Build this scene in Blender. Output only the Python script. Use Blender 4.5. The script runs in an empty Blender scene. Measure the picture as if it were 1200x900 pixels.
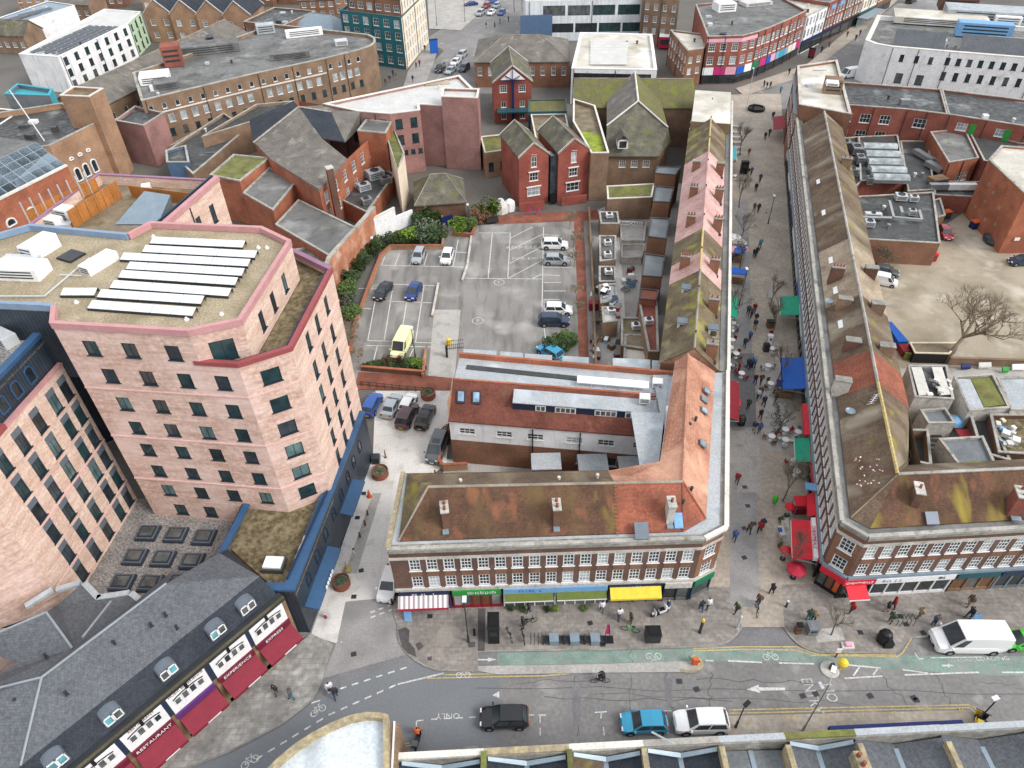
import bpy, math, random
from mathutils import Vector, Matrix
R=math.radians
SC=bpy.context.scene
COL=SC.collection
# ------------------------------------------------------------ camera, sky, sun, exposure
FPX,NADX,NADY,CAMH=832.,620.,1405.,60.
ROLL=math.atan2(NADX-600,NADY-450); PITCH=math.atan2(FPX,math.hypot(NADX-600,NADY-450))
CP,SP,CR,SR=math.cos(PITCH),math.sin(PITCH),math.cos(ROLL),math.sin(ROLL)
_dn=Vector((0,-SP,-CP)); _X=Vector((1,0,0)); _f=Vector((0,CP,-SP))
_r=CR*_X+SR*_dn; _u=SR*_X-CR*_dn
cam=bpy.data.cameras.new('camera'); co=bpy.data.objects.new('camera',cam); COL.objects.link(co)
co.matrix_world=Matrix(((_r.x,_u.x,-_f.x,0),(_r.y,_u.y,-_f.y,0),(_r.z,_u.z,-_f.z,CAMH),(0,0,0,1)))
cam.sensor_fit='HORIZONTAL'; cam.sensor_width=36; cam.lens=36*FPX/1200; cam.clip_start=1; cam.clip_end=4000
SC.camera=co
SUN_EL,SUN_AZ=R(42),R(118)      # azimuth clockwise from +Y
W=bpy.data.worlds.new('World'); SC.world=W; W.use_nodes=True
nt=W.node_tree; bg=nt.nodes['Background']; sky=nt.nodes.new('ShaderNodeTexSky'); sky.sky_type='NISHITA'; sky.sun_disc=False
sky.sun_elevation=SUN_EL; sky.sun_rotation=SUN_AZ; sky.dust_density=4.0; sky.air_density=1.0; sky.ozone_density=1.0
hs=nt.nodes.new('ShaderNodeHueSaturation'); hs.inputs['Saturation'].default_value=.35
ov=nt.nodes.new('ShaderNodeMix'); ov.data_type='RGBA'; ov.inputs[0].default_value=.6; ov.inputs[7].default_value=(6.3,6.55,6.9,1)   # even overcast veil over the clear sky
nt.links.new(sky.outputs[0],hs.inputs['Color']); nt.links.new(hs.outputs[0],ov.inputs[6]); nt.links.new(ov.outputs[2],bg.inputs[0]); bg.inputs[1].default_value=.145
sl=bpy.data.lights.new('sun','SUN'); sl.energy=1.35; sl.angle=R(22); sl.color=(1,.965,.92)
so=bpy.data.objects.new('sun',sl); COL.objects.link(so)
sd=Vector((math.sin(SUN_AZ)*math.cos(SUN_EL),math.cos(SUN_AZ)*math.cos(SUN_EL),math.sin(SUN_EL)))
so.rotation_euler=sd.to_track_quat('Z','Y').to_euler(); so.location=(0,0,120)
vs=SC.view_settings; vs.view_transform='Standard'; vs.look='None'; vs.gamma=1; vs.use_curve_mapping=False; vs.exposure=.5
SC.cycles.max_bounces=6; SC.cycles.diffuse_bounces=3; SC.cycles.glossy_bounces=3

def P(px,py,z=0.):
    "photo pixel (1200x900) -> world point at height z"
    u,v=px-600,py-450; u,v=u*CR-v*SR,u*SR+v*CR
    d=Vector((u,FPX*CP-v*SP,-FPX*SP-v*CP)); t=(CAMH-z)/-d.z
    return Vector((d.x*t,d.y*t,z))
def PP(z,*pts): return [P(x,y,z) for x,y in pts]
def G(r,g,b,k=.85):
    "8-bit photo colour -> base colour"
    f=lambda c:(c/255/12.92 if c<=10 else ((c/255+.055)/1.055)**2.4)
    c=[f(r)*k,f(g)*k,f(b)*k]; l=.3*c[0]+.59*c[1]+.11*c[2]
    return tuple(min(.86,max(.004,x*.93+l*.07)) for x in c)
# ------------------------------------------------------------ materials
MATS={}
def mat(name,c,c2=None,vs=.35,va=.18,rough=.85,pat=None,patc=None,pv=.82,stains=(),metal=0.,spec=.3,bump=0.,fine=.12,fs=5.,coat=0.,rvar=0.,stretch=None):
    m=bpy.data.materials.new(name); m.use_nodes=True; MATS[name]=m
    nt=m.node_tree; N=nt.nodes.new; L=nt.links.new
    b=nt.nodes['Principled BSDF']; b.inputs['Roughness'].default_value=rough; b.inputs['Metallic'].default_value=metal
    b.inputs['Specular IOR Level'].default_value=spec; b.inputs['Coat Weight'].default_value=coat
    tc=N('ShaderNodeTexCoord'); geo=N('ShaderNodeNewGeometry')
    def noise(sc,det=4,vec=None,dist=0.):
        n=N('ShaderNodeTexNoise'); n.inputs['Scale'].default_value=sc; n.inputs['Detail'].default_value=det; n.inputs['Distortion'].default_value=dist
        L(vec or geo.outputs['Position'],n.inputs['Vector']); return n
    def mix(fac,a,bb,mode='MIX'):
        x=N('ShaderNodeMix'); x.data_type='RGBA'; x.blend_type=mode
        if hasattr(fac,'default_value'): L(fac,x.inputs[0])
        else: x.inputs[0].default_value=fac
        for i,q in ((6,a),(7,bb)):
            if isinstance(q,tuple): x.inputs[i].default_value=(*q,1)
            else: L(q,x.inputs[i])
        return x.outputs[2]
    def ramp(src,lo,hi):
        r=N('ShaderNodeMapRange'); r.inputs[1].default_value=lo; r.inputs[2].default_value=hi; r.clamp=True; L(src,r.inputs[0]); return r.outputs[0]
    sk=lambda q,k:tuple(min(1,max(0,x*k)) for x in q)
    vec=geo.outputs['Position']
    if stretch:
        mp=N('ShaderNodeMapping'); mp.inputs['Scale'].default_value=stretch; L(tc.outputs['UV'],mp.inputs[0]); vec=mp.outputs[0]
    n1=noise(vs*1.3,3,vec,.2)
    c2=c2 or sk(c,1-va*1.6)
    base=mix(ramp(n1.outputs[0],.35,.65),sk(c,1+va*.5),c2)
    hgt=None
    if pat:
        kind,w,h,mo=pat
        br=N('ShaderNodeTexBrick'); br.inputs['Scale'].default_value=1; br.inputs['Brick Width'].default_value=w; br.inputs['Row Height'].default_value=h
        br.inputs['Mortar Size'].default_value=mo; br.offset=.5 if kind=='b' else 0.; br.inputs['Mortar Smooth'].default_value=.2
        br.inputs['Color1'].default_value=(1,1,1,1); br.inputs['Color2'].default_value=(pv,pv,pv,1)
        pc=patc if patc is not None else .6
        br.inputs['Mortar'].default_value=(pc,pc,pc,1); br.inputs['Bias'].default_value=0
        L(tc.outputs['UV'],br.inputs['Vector']); base=mix(1.,base,br.outputs[0],'MULTIPLY'); hgt=br.outputs[1]
    if fine:
        n2=noise(fs,2); lo=1-fine*1.5; hi=1+fine
        r=N('ShaderNodeMapRange'); r.inputs[1].default_value=.3; r.inputs[2].default_value=.7; r.inputs[3].default_value=lo; r.inputs[4].default_value=hi; L(n2.outputs[0],r.inputs[0])
        base=mix(1.,base,r.outputs[0],'MULTIPLY')
    for st in stains:
        col,sc,lo,hi=st[:4]; v=geo.outputs['Position']
        if len(st)>4:
            mp=N('ShaderNodeMapping'); mp.inputs['Scale'].default_value=st[4]; L(tc.outputs['UV'],mp.inputs[0]); v=mp.outputs[0]
        n3=noise(sc*1.6,3,v,.2); base=mix(ramp(n3.outputs[0],lo-.02,hi+.06),base,col)
    L(base,b.inputs['Base Color'])
    if rvar:
        n4=noise(1.1,4); r=N('ShaderNodeMapRange'); r.inputs[1].default_value=.35; r.inputs[2].default_value=.65; r.inputs[3].default_value=max(.05,rough-rvar); r.inputs[4].default_value=min(1,rough+rvar*.5); L(n4.outputs[0],r.inputs[0]); L(r.outputs[0],b.inputs['Roughness'])
    if bump:
        bp=N('ShaderNodeBump'); bp.inputs['Strength'].default_value=bump; bp.inputs['Distance'].default_value=.04
        if hgt is not None:
            iv=N('ShaderNodeMath'); iv.operation='SUBTRACT'; iv.inputs[0].default_value=1; L(hgt,iv.inputs[1]); L(iv.outputs[0],bp.inputs['Height'])
        else: L(noise(9,3).outputs[0],bp.inputs['Height'])
        L(bp.outputs[0],b.inputs['Normal'])
    return m
def flat(name,c,rough=.6,metal=0.,spec=.4,coat=0.,va=.06,fine=.05): return mat(name,c,rough=rough,metal=metal,spec=spec,coat=coat,va=va,fine=fine,vs=.8)
def GM(name):
    return MATS[name] if isinstance(name,str) else name
# ------------------------------------------------------------ mesh builder
class MB:
    def __init__(s): s.v=[]; s.f=[]; s.m=[]; s.ms=[]
    def mi(s,m):
        if m is None: m='grey'
        if m not in s.ms: s.ms.append(m)
        return s.ms.index(m)
    def poly(s,pts,m=None):
        i=len(s.v); s.v+= [Vector(p) for p in pts]; s.f.append(tuple(range(i,i+len(pts)))); s.m.append(s.mi(m)); return s
    def add(s,vs,fs,m=None):
        i=len(s.v); s.v+=[Vector(p) for p in vs]; k=s.mi(m)
        for f in fs: s.f.append(tuple(i+q for q in f)); s.m.append(k)
        return s
    def prism(s,poly,z0,z1,m=None,top=True,bot=False,mtop=None):
        n=len(poly)
        for i in range(n):
            a,b=poly[i],poly[(i+1)%n]; s.poly([(a[0],a[1],z0),(b[0],b[1],z0),(b[0],b[1],z1),(a[0],a[1],z1)],m)
        if top: s.poly([(p[0],p[1],z1) for p in poly],mtop or m)
        if bot: s.poly([(p[0],p[1],z0) for p in reversed(poly)],m)
        return s
    def box(s,c,d,m=None,rz=0.,bot=True):
        "centre of base, dims, rotation"
        x,y,z=c; w,l,h=d; cs,sn=math.cos(rz),math.sin(rz)
        q=[(-w/2,-l/2),(w/2,-l/2),(w/2,l/2),(-w/2,l/2)]
        return s.prism([(x+a*cs-b*sn,y+a*sn+b*cs) for a,b in q],z,z+h,m,True,bot)
    def slab(s,pts,t,m=None):
        "top face pts + thickness t downwards"
        pts=[Vector(p) for p in pts]; n=len(pts); s.poly(pts,m); lo=[p-Vector((0,0,t)) for p in pts]; s.poly(lo[::-1],m)
        for i in range(n): j=(i+1)%n; s.poly([lo[i],lo[j],pts[j],pts[i]],m)
        return s
    def tube(s,a,b,r0,r1=None,n=6,m=None,cap=True):
        a,b=Vector(a),Vector(b); r1=r0 if r1 is None else r1; d=b-a
        if d.length<1e-6: return s
        d.normalize(); x=d.orthogonal().normalized(); y=d.cross(x); i=len(s.v); k=s.mi(m)
        for p,r in ((a,r0),(b,r1)):
            for q in range(n): t=2*math.pi*q/n; s.v.append(p+x*(math.cos(t)*r)+y*(math.sin(t)*r))
        for q in range(n): w=(q+1)%n; s.f.append((i+q,i+w,i+n+w,i+n+q)); s.m.append(k)
        if cap: s.f.append(tuple(i+q for q in reversed(range(n)))); s.m.append(k); s.f.append(tuple(i+n+q for q in range(n))); s.m.append(k)
        return s
    def path(s,pts,r,n=6,m=None):
        for a,b in zip(pts,pts[1:]): s.tube(a,b,r,r,n,m)
        return s
    def lathe(s,prof,n=12,m=None,c=(0,0,0),ax='z'):
        i=len(s.v); k=s.mi(m); c=Vector(c)
        for r,z in prof:
            for q in range(n):
                t=2*math.pi*q/n
                p=(r*math.cos(t),r*math.sin(t),z) if ax=='z' else (r*math.cos(t),z,r*math.sin(t))
                s.v.append(c+Vector(p))
        for j in range(len(prof)-1):
            for q in range(n):
                w=(q+1)%n; f=(i+j*n+q,i+j*n+w,i+(j+1)*n+w,i+(j+1)*n+q)
                s.f.append(f if ax=='z' else f[::-1]); s.m.append(k)
        f=tuple(i+(len(prof)-1)*n+q for q in range(n)); s.f.append(f if ax=='z' else f[::-1]); s.m.append(k)
        f=tuple(i+q for q in range(n)); s.f.append(f[::-1] if ax=='z' else f); s.m.append(k)
        return s
    def ring(s,poly,w,z0,z1,m=None):
        "band of width w inside a CCW polygon, z0..z1"
        inn=inset(poly,w); n=len(poly)
        for i in range(n):
            j=(i+1)%n; a,b,c,d=poly[i],poly[j],inn[j],inn[i]
            s.poly([(a[0],a[1],z1),(b[0],b[1],z1),(c[0],c[1],z1),(d[0],d[1],z1)],m)
            s.poly([(a[0],a[1],z0),(b[0],b[1],z0),(b[0],b[1],z1),(a[0],a[1],z1)],m)
            s.poly([(c[0],c[1],z0),(d[0],d[1],z0),(d[0],d[1],z1),(c[0],c[1],z1)],m)
            s.poly([(a[0],a[1],z0),(d[0],d[1],z0),(c[0],c[1],z0),(b[0],b[1],z0)],m)
        return s
    def mesh(s,name,org=(0,0,0),smooth=False):
        me=bpy.data.meshes.new(name); o=Vector(org)
        me.from_pydata([v-o for v in s.v],[],s.f)
        for m in s.ms: me.materials.append(GM(m))
        me.polygons.foreach_set('material_index',s.m)
        if smooth: me.polygons.foreach_set('use_smooth',[True]*len(s.f))
        uv=me.uv_layers.new(name='UVMap'); d=[]
        for p in me.polygons:
            n=p.normal
            if abs(n.z)>.97: u=Vector((1,0,0)); w=Vector((0,1,0))
            else: u=Vector((-n.y,n.x,0)).normalized(); w=n.cross(u)
            for vi in p.vertices: q=s.v[vi]; d+= [q.dot(u),q.dot(w)]
        uv.data.foreach_set('uv',d); me.update()
        return me
def inset(poly,w):
    n=len(poly); out=[]
    for i in range(n):
        p0,p1,p2=[Vector((q[0],q[1])) for q in (poly[i-1],poly[i],poly[(i+1)%n])]
        d1=(p1-p0).normalized(); d2=(p2-p1).normalized(); n1=Vector((-d1.y,d1.x)); n2=Vector((-d2.y,d2.x))
        k=1+n1.dot(n2); o=(n1+n2)/max(k,.25); q=p1+o*w; out.append((q.x,q.y))
    return out
def ccw(poly):
    a=sum(poly[i][0]*poly[(i+1)%len(poly)][1]-poly[(i+1)%len(poly)][0]*poly[i][1] for i in range(len(poly)))
    return [(p[0],p[1]) for p in (poly if a>0 else poly[::-1])]
def link(o): COL.objects.link(o); return o
def tag(o,label=None,cat=None,group=None,kind=None):
    if label: o['label']=label
    if cat: o['category']=cat
    if group: o['group']=group
    if kind: o['kind']=kind
    return o
def obj(name,me,parent=None,loc=None,rz=0.):
    o=bpy.data.objects.new(name,me); COL.objects.link(o)
    if parent is not None: o.parent=parent
    if loc is not None: o.location=loc
    if rz: o.rotation_euler=(0,0,rz)
    return o
def solo(name,mb,label,cat=None,org=None,group=None,kind=None,smooth=False):
    "one-mesh top-level object"
    org=Vector(org) if org is not None else sum(mb.v,Vector())/len(mb.v)
    return tag(obj(name,mb.mesh(name,org,smooth),None,org),label,cat,group,kind)
class TH:
    "a thing: an Empty at the base that parents the parts"
    def __init__(s,name,label,cat,org,group=None,rz=0.):
        s.o=Vector(org); s.e=obj(name,None,None,s.o,rz); s.e.empty_display_size=.3; tag(s.e,label,cat,group)
    def part(s,name,mb,parent=None,smooth=False,label=None,kind=None):
        o=obj(name,mb.mesh(name,s.o,smooth),parent or s.e)
        if label: o['label']=label
        if kind: o['kind']=kind
        return o
def dup(e,loc=None,rz=None,label=None,group=None,cols=None):
    c=e.copy(); COL.objects.link(c)
    if loc is not None: c.location=loc
    if rz is not None: c.rotation_euler=(0,0,rz)
    if label: c['label']=label
    if group: c['group']=group
    for ch in e.children:
        d=ch.copy(); COL.objects.link(d); d.parent=c
        if cols and ch.name.split('.')[0] in cols:
            d.material_slots[0].link='OBJECT'; d.material_slots[0].material=GM(cols[ch.name.split('.')[0]])
        for g in ch.children: h=g.copy(); COL.objects.link(h); h.parent=d
    return c
# ------------------------------------------------------------ windows and walls
WM={}
def winmesh(kind,w,h):
    k=(kind,round(w,2),round(h,2))
    if k in WM: return WM[k]
    fr,bars,fm,gm,sill=dict(sash=(.1,(2,2),'white_frame','glass',.1), grid=(.09,(2,3),'white_frame','glass',.08), tower=(.07,(1,0),'dark_frame','glass_g',.06),
        dark=(.07,(1,1),'dark_frame','glass',.05), plain=(.06,(0,0),'white_frame','glass',.06), blank=(.05,(0,0),'white_frame','pale_glass',.06), cas=(.08,(1,0),'white_frame','glass',.06),
        blue=(.08,(1,1),'blue_frame','pale_glass',.05), shop=(.08,(2,0),'dark_frame','glass',.0), sashp=(.1,(2,2),'white_frame','pale_glass',.1), rad=(.08,(2,1),'white_frame','pale_glass',.06))[kind]
    mb=MB(); x=w/2
    def bx(x0,x1,z0,z1,y0=.04,y1=.12):
        mb.box(((x0+x1)/2,(y0+y1)/2,z0),(x1-x0,y1-y0,z1-z0),fm)
    bx(-x,-x+fr,0,h); bx(x-fr,x,0,h); bx(-x+fr,x-fr,0,fr); bx(-x+fr,x-fr,h-fr,h)
    iw,ih=w-2*fr,h-2*fr
    for i in range(bars[0]): cx=-x+fr+iw*(i+1)/(bars[0]+1); bx(cx-.025,cx+.025,fr,h-fr,.06,.1)
    for i in range(bars[1]): cz=fr+ih*(i+1)/(bars[1]+1); bx(-x+fr,x-fr,cz-.025,cz+.025,.055,.105)
    if sill: bx(-x-.08,x+.08,-.09,0.,-.09,.12)
    g=MB(); g.poly([(-x+fr*.5,.085,fr*.5),(x-fr*.5,.085,fr*.5),(x-fr*.5,.085,h-fr*.5),(-x+fr*.5,.085,h-fr*.5)],gm)
    WM[k]=(mb.mesh('window'),g.mesh('pane')); return WM[k]
GL=['glass','glass','glass_b','glass_c','pale_glass']
rw=random.Random(5); rk_=random.Random(77)
def wallrun(th,mb,a,b,z0,z1,m,wins=(),dep=.14,wname='window',vary=True):
    "wall face a->b (outside on the right) with openings; window objects parented to th. wins: (kind,w,h,zs,us)"
    a=Vector((a[0],a[1])); b=Vector((b[0],b[1])); d=b-a; Ln=d.length
    if Ln<.01: return
    d/=Ln; n=Vector((d.y,-d.x)); ang=math.atan2(d.y,d.x); ops=[]
    for kind,w,h,zs,us in wins:
        if isinstance(us,int): us=[(i+.5)*Ln/us for i in range(us)]
        elif isinstance(us,tuple): k,mg=us[0],us[1]; mg2=us[2] if len(us)>2 else mg; us=[mg+(i+.5)*(Ln-mg-mg2)/k for i in range(k)]
        for z in zs:
            for u in us:
                if u-w/2<.02 or u+w/2>Ln-.02 or z+h>z1-.02 or z<z0+.01: continue
                ops.append((u-w/2,u+w/2,z,z+h))
                fm,gm=winmesh(kind,w,h); q=a+d*u
                o=obj(wname,fm,th.e,(q.x-th.o.x,q.y-th.o.y,z-th.o.z),ang); p=obj('pane',gm,o)
                if vary and kind in('tower','dark','shop'):
                    p.material_slots[0].link='OBJECT'; p.material_slots[0].material=GM(rw.choice(['glass_g','glass_g','glass','glass_b','glass_c' if kind!='tower' else 'glass_t']))
                elif vary and kind in('sash','grid','cas','plain','rad'):
                    p.material_slots[0].link='OBJECT'; p.material_slots[0].material=GM(rw.choice(GL))
    us=sorted({0.,Ln,*[round(q,3) for o in ops for q in o[:2]]}); zs=sorted({z0,z1,*[round(q,3) for o in ops for q in o[2:]]})
    pt=lambda u,z,y=0.:(a.x+d.x*u-n.x*y,a.y+d.y*u-n.y*y,z)
    oz={}
    for zi in range(len(zs)-1):
        zc=(zs[zi]+zs[zi+1])/2; act=[o for o in ops if o[2]<zc<o[3]]
        cuts=sorted({0.,Ln,*[q for o in act for q in o[:2]]})
        for ui in range(len(cuts)-1):
            uc=(cuts[ui]+cuts[ui+1])/2
            if any(o[0]<uc<o[1] for o in act): continue
            mb.poly([pt(cuts[ui],zs[zi]),pt(cuts[ui+1],zs[zi]),pt(cuts[ui+1],zs[zi+1]),pt(cuts[ui],zs[zi+1])],m)
    for u0,u1,za,zb in ops:
        mb.poly([pt(u0,za),pt(u0,za,dep),pt(u0,zb,dep),pt(u0,zb)],m); mb.poly([pt(u1,za,dep),pt(u1,za),pt(u1,zb),pt(u1,zb,dep)],m)
        mb.poly([pt(u0,za,dep),pt(u0,za),pt(u1,za),pt(u1,za,dep)],m); mb.poly([pt(u0,zb),pt(u0,zb,dep),pt(u1,zb,dep),pt(u1,zb)],m)
def block(name,label,foot,z0,z1,wm,rm,cm='coping',par=.5,cw=.35,wins={},cat='building',th=None,group=None,proud=.04):
    "flat-roofed block. wins: edge index (from CCW foot, as given) -> list of window specs"
    foot=[(p[0],p[1]) for p in foot]
    org=Vector((sum(p[0] for p in foot)/len(foot),sum(p[1] for p in foot)/len(foot),z0))
    t=th or TH(name,label,cat,org,group)
    mb=MB()
    for i in range(len(foot)): wallrun(t,mb,foot[i],foot[(i+1)%len(foot)],z0,z1,wm if isinstance(wm,str) else wm[i%len(wm)],wins.get(i,()))
    t.part('wall',mb)
    inn=inset(foot,.25); mb=MB(); mb.prism(inset(foot,.02),z1-par-.12,z1-par,rm); t.part('roof',mb)
    xs=[p[0] for p in foot]; ys=[p[1] for p in foot]; zz=z1-par
    ar=abs(sum(foot[i][0]*foot[(i+1)%len(foot)][1]-foot[(i+1)%len(foot)][0]*foot[i][1] for i in range(len(foot))))/2
    def inside(x,y):
        f=inset(foot,1.2); c=False
        for i in range(len(f)):
            (x0,y0),(x1,y1)=f[i-1],f[i]
            if (y0>y)!=(y1>y) and x<(x1-x0)*(y-y0)/(y1-y0)+x0: c=not c
        return c
    if ar>45:
        for i in range(min(9,int(ar/40)+1)):
            x,y=rk_.uniform(min(xs),max(xs)),rk_.uniform(min(ys),max(ys))
            if not inside(x,y): continue
            mb=MB(); q=rk_.random(); a=rk_.uniform(-.4,.4)
            if q<.4: mb.box((x,y,zz),(rk_.uniform(.8,1.8),rk_.uniform(.7,1.4),rk_.uniform(.4,1.)),rk_.choice(['metal_l','metal','felt_dark','white']),a); n_='roof_unit'
            elif q<.7: mb.lathe([(.22,0),(.2,.5),(.34,.52),(.3,.75)],8,rk_.choice(['metal','metal_d','offwhite']),(x,y,zz)); n_='roof_vent'
            elif q<.85: mb.box((x,y,zz),(1.6,1.2,.25),'metal_l',a); mb.box((x,y,zz+.25),(1.4,1.,.12),'pale_glass',a); n_='rooflight'
            else: mb.path([(x,y,zz+.15),(x+rk_.uniform(1,3),y,zz+.15)],.08,5,'metal'); n_='roof_pipe'
            t.part(n_,mb)
    for i in wins:
        a,b=Vector(foot[i]),Vector(foot[(i+1)%len(foot)])
        if wins[i] and (b-a).length>6:
            d_=(b-a).normalized(); n2_=Vector((d_.y,-d_.x))
            for k_ in (.03,.52): p_=a.lerp(b,k_)+n2_*.09; mb=MB(); mb.tube((p_.x,p_.y,z0),(p_.x,p_.y,z1-.2),.07,.07,5,'metal_d'); t.part('drainpipe',mb)
    if par>0.02:
        mb=MB(); mb.ring(inset(foot,.015),max(.12,cw-.1),z1-par-.05,z1-.07,wm if isinstance(wm,str) else wm[0]); t.part('parapet',mb); mb=MB(); mb.ring(inset(foot,-proud),cw,z1-.08,z1+.06,cm); t.part('coping',mb)
    return t
def rect(a,b,depth):
    "CCW rectangle: front edge a->b with the outside on the right, depth to the left"
    a=Vector((a[0],a[1])); b=Vector((b[0],b[1])); d=(b-a).normalized(); n=Vector((-d.y,d.x))*depth
    return [(a.x,a.y),(b.x,b.y),(b.x+n.x,b.y+n.y),(a.x+n.x,a.y+n.y)]
def gable(name,label,a,b,depth,z0,ze,zr,wm,rm,along=True,wins={},cat='house',hip=0.,ov=.25,th=None,rname='roof',group=None,barge=None):
    "pitched-roof house on rect(a,b,depth). along: ridge parallel to the front a-b; hip = hip run at each ridge end"
    f=rect(a,b,depth); org=Vector((sum(p[0] for p in f)/4,sum(p[1] for p in f)/4,z0)); t=th or TH(name,label,cat,org,group)
    mb=MB()
    for i in range(4): wallrun(t,mb,f[i],f[(i+1)%4],z0,ze,wm,wins.get(i,()))
    V=[Vector((p[0],p[1],ze)) for p in f]
    if not along: V=V[1:]+V[:1]
    e0=(V[0]+V[3])/2; e1=(V[1]+V[2])/2; dr=(e1-e0).normalized(); up=Vector((0,0,zr-ze))
    if hip<=0.05:
        mb.poly([V[3],V[0],e0+up],wm); mb.poly([V[1],V[2],e1+up],wm)
    t.part('wall',mb)
    cr=(V[3]-V[0]).normalized(); sl=(zr-ze)/((V[3]-V[0]).length/2)
    O=lambda v,s1,s2:v+dr*s1*ov+cr*s2*ov-Vector((0,0,sl*ov))
    v0,v1,v2,v3=O(V[0],-1,-1),O(V[1],1,-1),O(V[2],1,1),O(V[3],-1,1)
    k=hip if hip>.05 else -ov
    r0,r1=e0+up+dr*k,e1+up-dr*k
    mb=MB(); h=Vector((0,0,.1)); mb.slab([v0+h,v1+h,r1+h,r0+h],.18,rm); mb.slab([v2+h,v3+h,r0+h,r1+h],.18,rm)
    if hip>.05: mb.slab([v3+h,v0+h,r0+h],.18,rm); mb.slab([v1+h,v2+h,r1+h],.18,rm)
    ro=t.part(rname,mb)
    rb=MB(); rb.tube(r0+h*1.2,r1+h*1.2,.13,.13,6,'ridge'); 
    if hip>.05:
        for q,w in ((v0,r0),(v3,r0),(v1,r1),(v2,r1)): rb.tube(q+h*1.1,w+h*1.1,.1,.1,5,'ridge')
    t.part('ridge_tiles',rb,ro)
    if barge and hip<=.05:
        for q,w in ((v0,r0),(v3,r0),(v1,r1),(v2,r1)):
            bb=MB(); bb.slab([q+h*1.5-cr*.0,q+h*1.5+dr*.2,w+h*1.5+dr*.2,w+h*1.5],.3,barge); t.part('bargeboard',bb,ro)
    return t
FONT={}
def text(s,size,m,ext=.01):
    "lettering as a mesh in the local XY plane, centred"
    k=(s,size,m)
    if k in FONT: return FONT[k]
    c=bpy.data.curves.new('lettering','FONT'); c.body=s; c.size=size; c.align_x='CENTER'; c.align_y='CENTER'; c.extrude=ext; c.resolution_u=2
    o=bpy.data.objects.new('lettering',c); COL.objects.link(o); bpy.context.view_layer.update()
    me=bpy.data.meshes.new_from_object(o.evaluated_get(bpy.context.evaluated_depsgraph_get())); me.name='lettering'
    bpy.data.objects.remove(o); bpy.data.curves.remove(c); me.materials.clear(); me.materials.append(GM(m)); FONT[k]=me; return me
def put_text(s,size,m,loc,xdir,ydir,parent=None,org=(0,0,0),name='lettering',sx=1.,sy=1.):
    x=Vector(xdir).normalized(); y=Vector(ydir).normalized(); z=x.cross(y)
    o=obj(name,text(s,size,m),parent); l=Vector(loc)-Vector(org)
    o.matrix_local=Matrix(((x.x*sx,y.x*sy,z.x,l.x),(x.y*sx,y.y*sy,z.y,l.y),(x.z*sx,y.z*sy,z.z,l.z),(0,0,0,1))); return o
# ------------------------------------------------------------ palette
mat('grey',G(130,130,128)); mat('coping',G(190,186,178),va=.15,stains=[(G(110,110,85),.8,.55,.75)]); mat('ridge',G(165,155,140),va=.2)
MOSS=G(105,110,40); YEL=G(190,175,50)
mat('asphalt',G(148,146,144),vs=.12,va=.14,fine=.12,fs=3,rough=.8,stains=[(G(138,135,135),.35,.52,.66),(G(188,184,180),.25,.6,.75)],bump=.15)
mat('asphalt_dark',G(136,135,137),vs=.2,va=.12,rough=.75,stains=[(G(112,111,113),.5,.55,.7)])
mat('asphalt_new',G(132,136,140),vs=.1,va=.05,fine=.06,rough=.8)
mat('carpark',G(152,149,145),vs=.1,va=.12,fine=.12,rough=.85,stains=[(G(112,110,106),.5,.5,.68,(.9,.15,1)),(G(185,182,176),.12,.55,.7)])
mat('concrete',G(240,236,230),vs=.15,va=.06,fine=.07,pat=('g',4.5,6,.03),patc=.82,pv=.96,stains=[(G(180,175,168),.3,.55,.75)])
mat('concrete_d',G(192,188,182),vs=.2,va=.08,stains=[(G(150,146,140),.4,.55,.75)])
mat('paving',G(170,162,154),vs=.22,va=.16,fine=.16,fs=2.5,pat=('b',.62,.42,.022),patc=.72,pv=.86,rvar=.25,rough=.7,stains=[(G(140,132,126),.25,.52,.7),(G(190,182,170),.15,.6,.74)])
mat('paving_buff',G(198,185,169),vs=.2,va=.12,fine=.12,fs=2.5,pat=('b',.5,.5,.02),patc=.8,pv=.9,rough=.7,rvar=.2,stains=[(G(172,161,148),.3,.55,.72)])
mat('paving_grey',G(172,169,167),vs=.15,va=.1,fine=.1,pat=('g',1.2,.9,.012),patc=.86,pv=.94,rough=.6,rvar=.25,stains=[(G(140,138,138),.22,.5,.68)])
mat('paving_slab',G(188,184,178),vs=.3,va=.18,fine=.16,fs=2,pat=('b',.75,.5,.025),patc=.7,pv=.78,rough=.8,stains=[(G(138,135,132),.5,.52,.68),(G(215,212,206),.4,.6,.75)])
mat('paving_patch',G(96,92,92),vs=.6,va=.15,rough=.8); mat('kerb',G(170,165,158),va=.15,pat=('g',.9,9,.02),patc=.7)
mat('kerb_y',G(190,174,136),va=.2,vs=1.5,stains=[(G(150,140,125),1.2,.5,.65)])
mat('brick_path',G(165,100,80),va=.2,pat=('b',.3,.12,.012),patc=.75,stains=[(G(120,80,65),.5,.52,.7)])
mat('green_lane',G(140,166,154),vs=.4,va=.14,fine=.12,stains=[(G(150,156,152),.6,.47,.62),(G(160,166,162),.35,.55,.7)])
mat('line_white',G(232,232,228),va=.08,fine=.15,stains=[(G(178,175,172),2.6,.5,.66)]); mat('line_yellow',G(222,196,120),va=.1,stains=[(G(150,142,125),2.5,.5,.66)])
mat('line_worn',G(215,213,206),va=.1,stains=[(G(155,152,148),1.8,.47,.63)])
mat('dirt',G(182,169,148),vs=.1,va=.1,fine=.1,stains=[(G(150,138,112),.16,.5,.68),(G(120,118,112),.1,.62,.7),(G(212,202,184),.12,.56,.7)])
mat('groundmat',G(118,114,108),vs=.05,va=.15)
mat('patch_tar',G(88,86,86),va=.2); mat('crack',G(105,102,102),va=.1)
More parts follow.
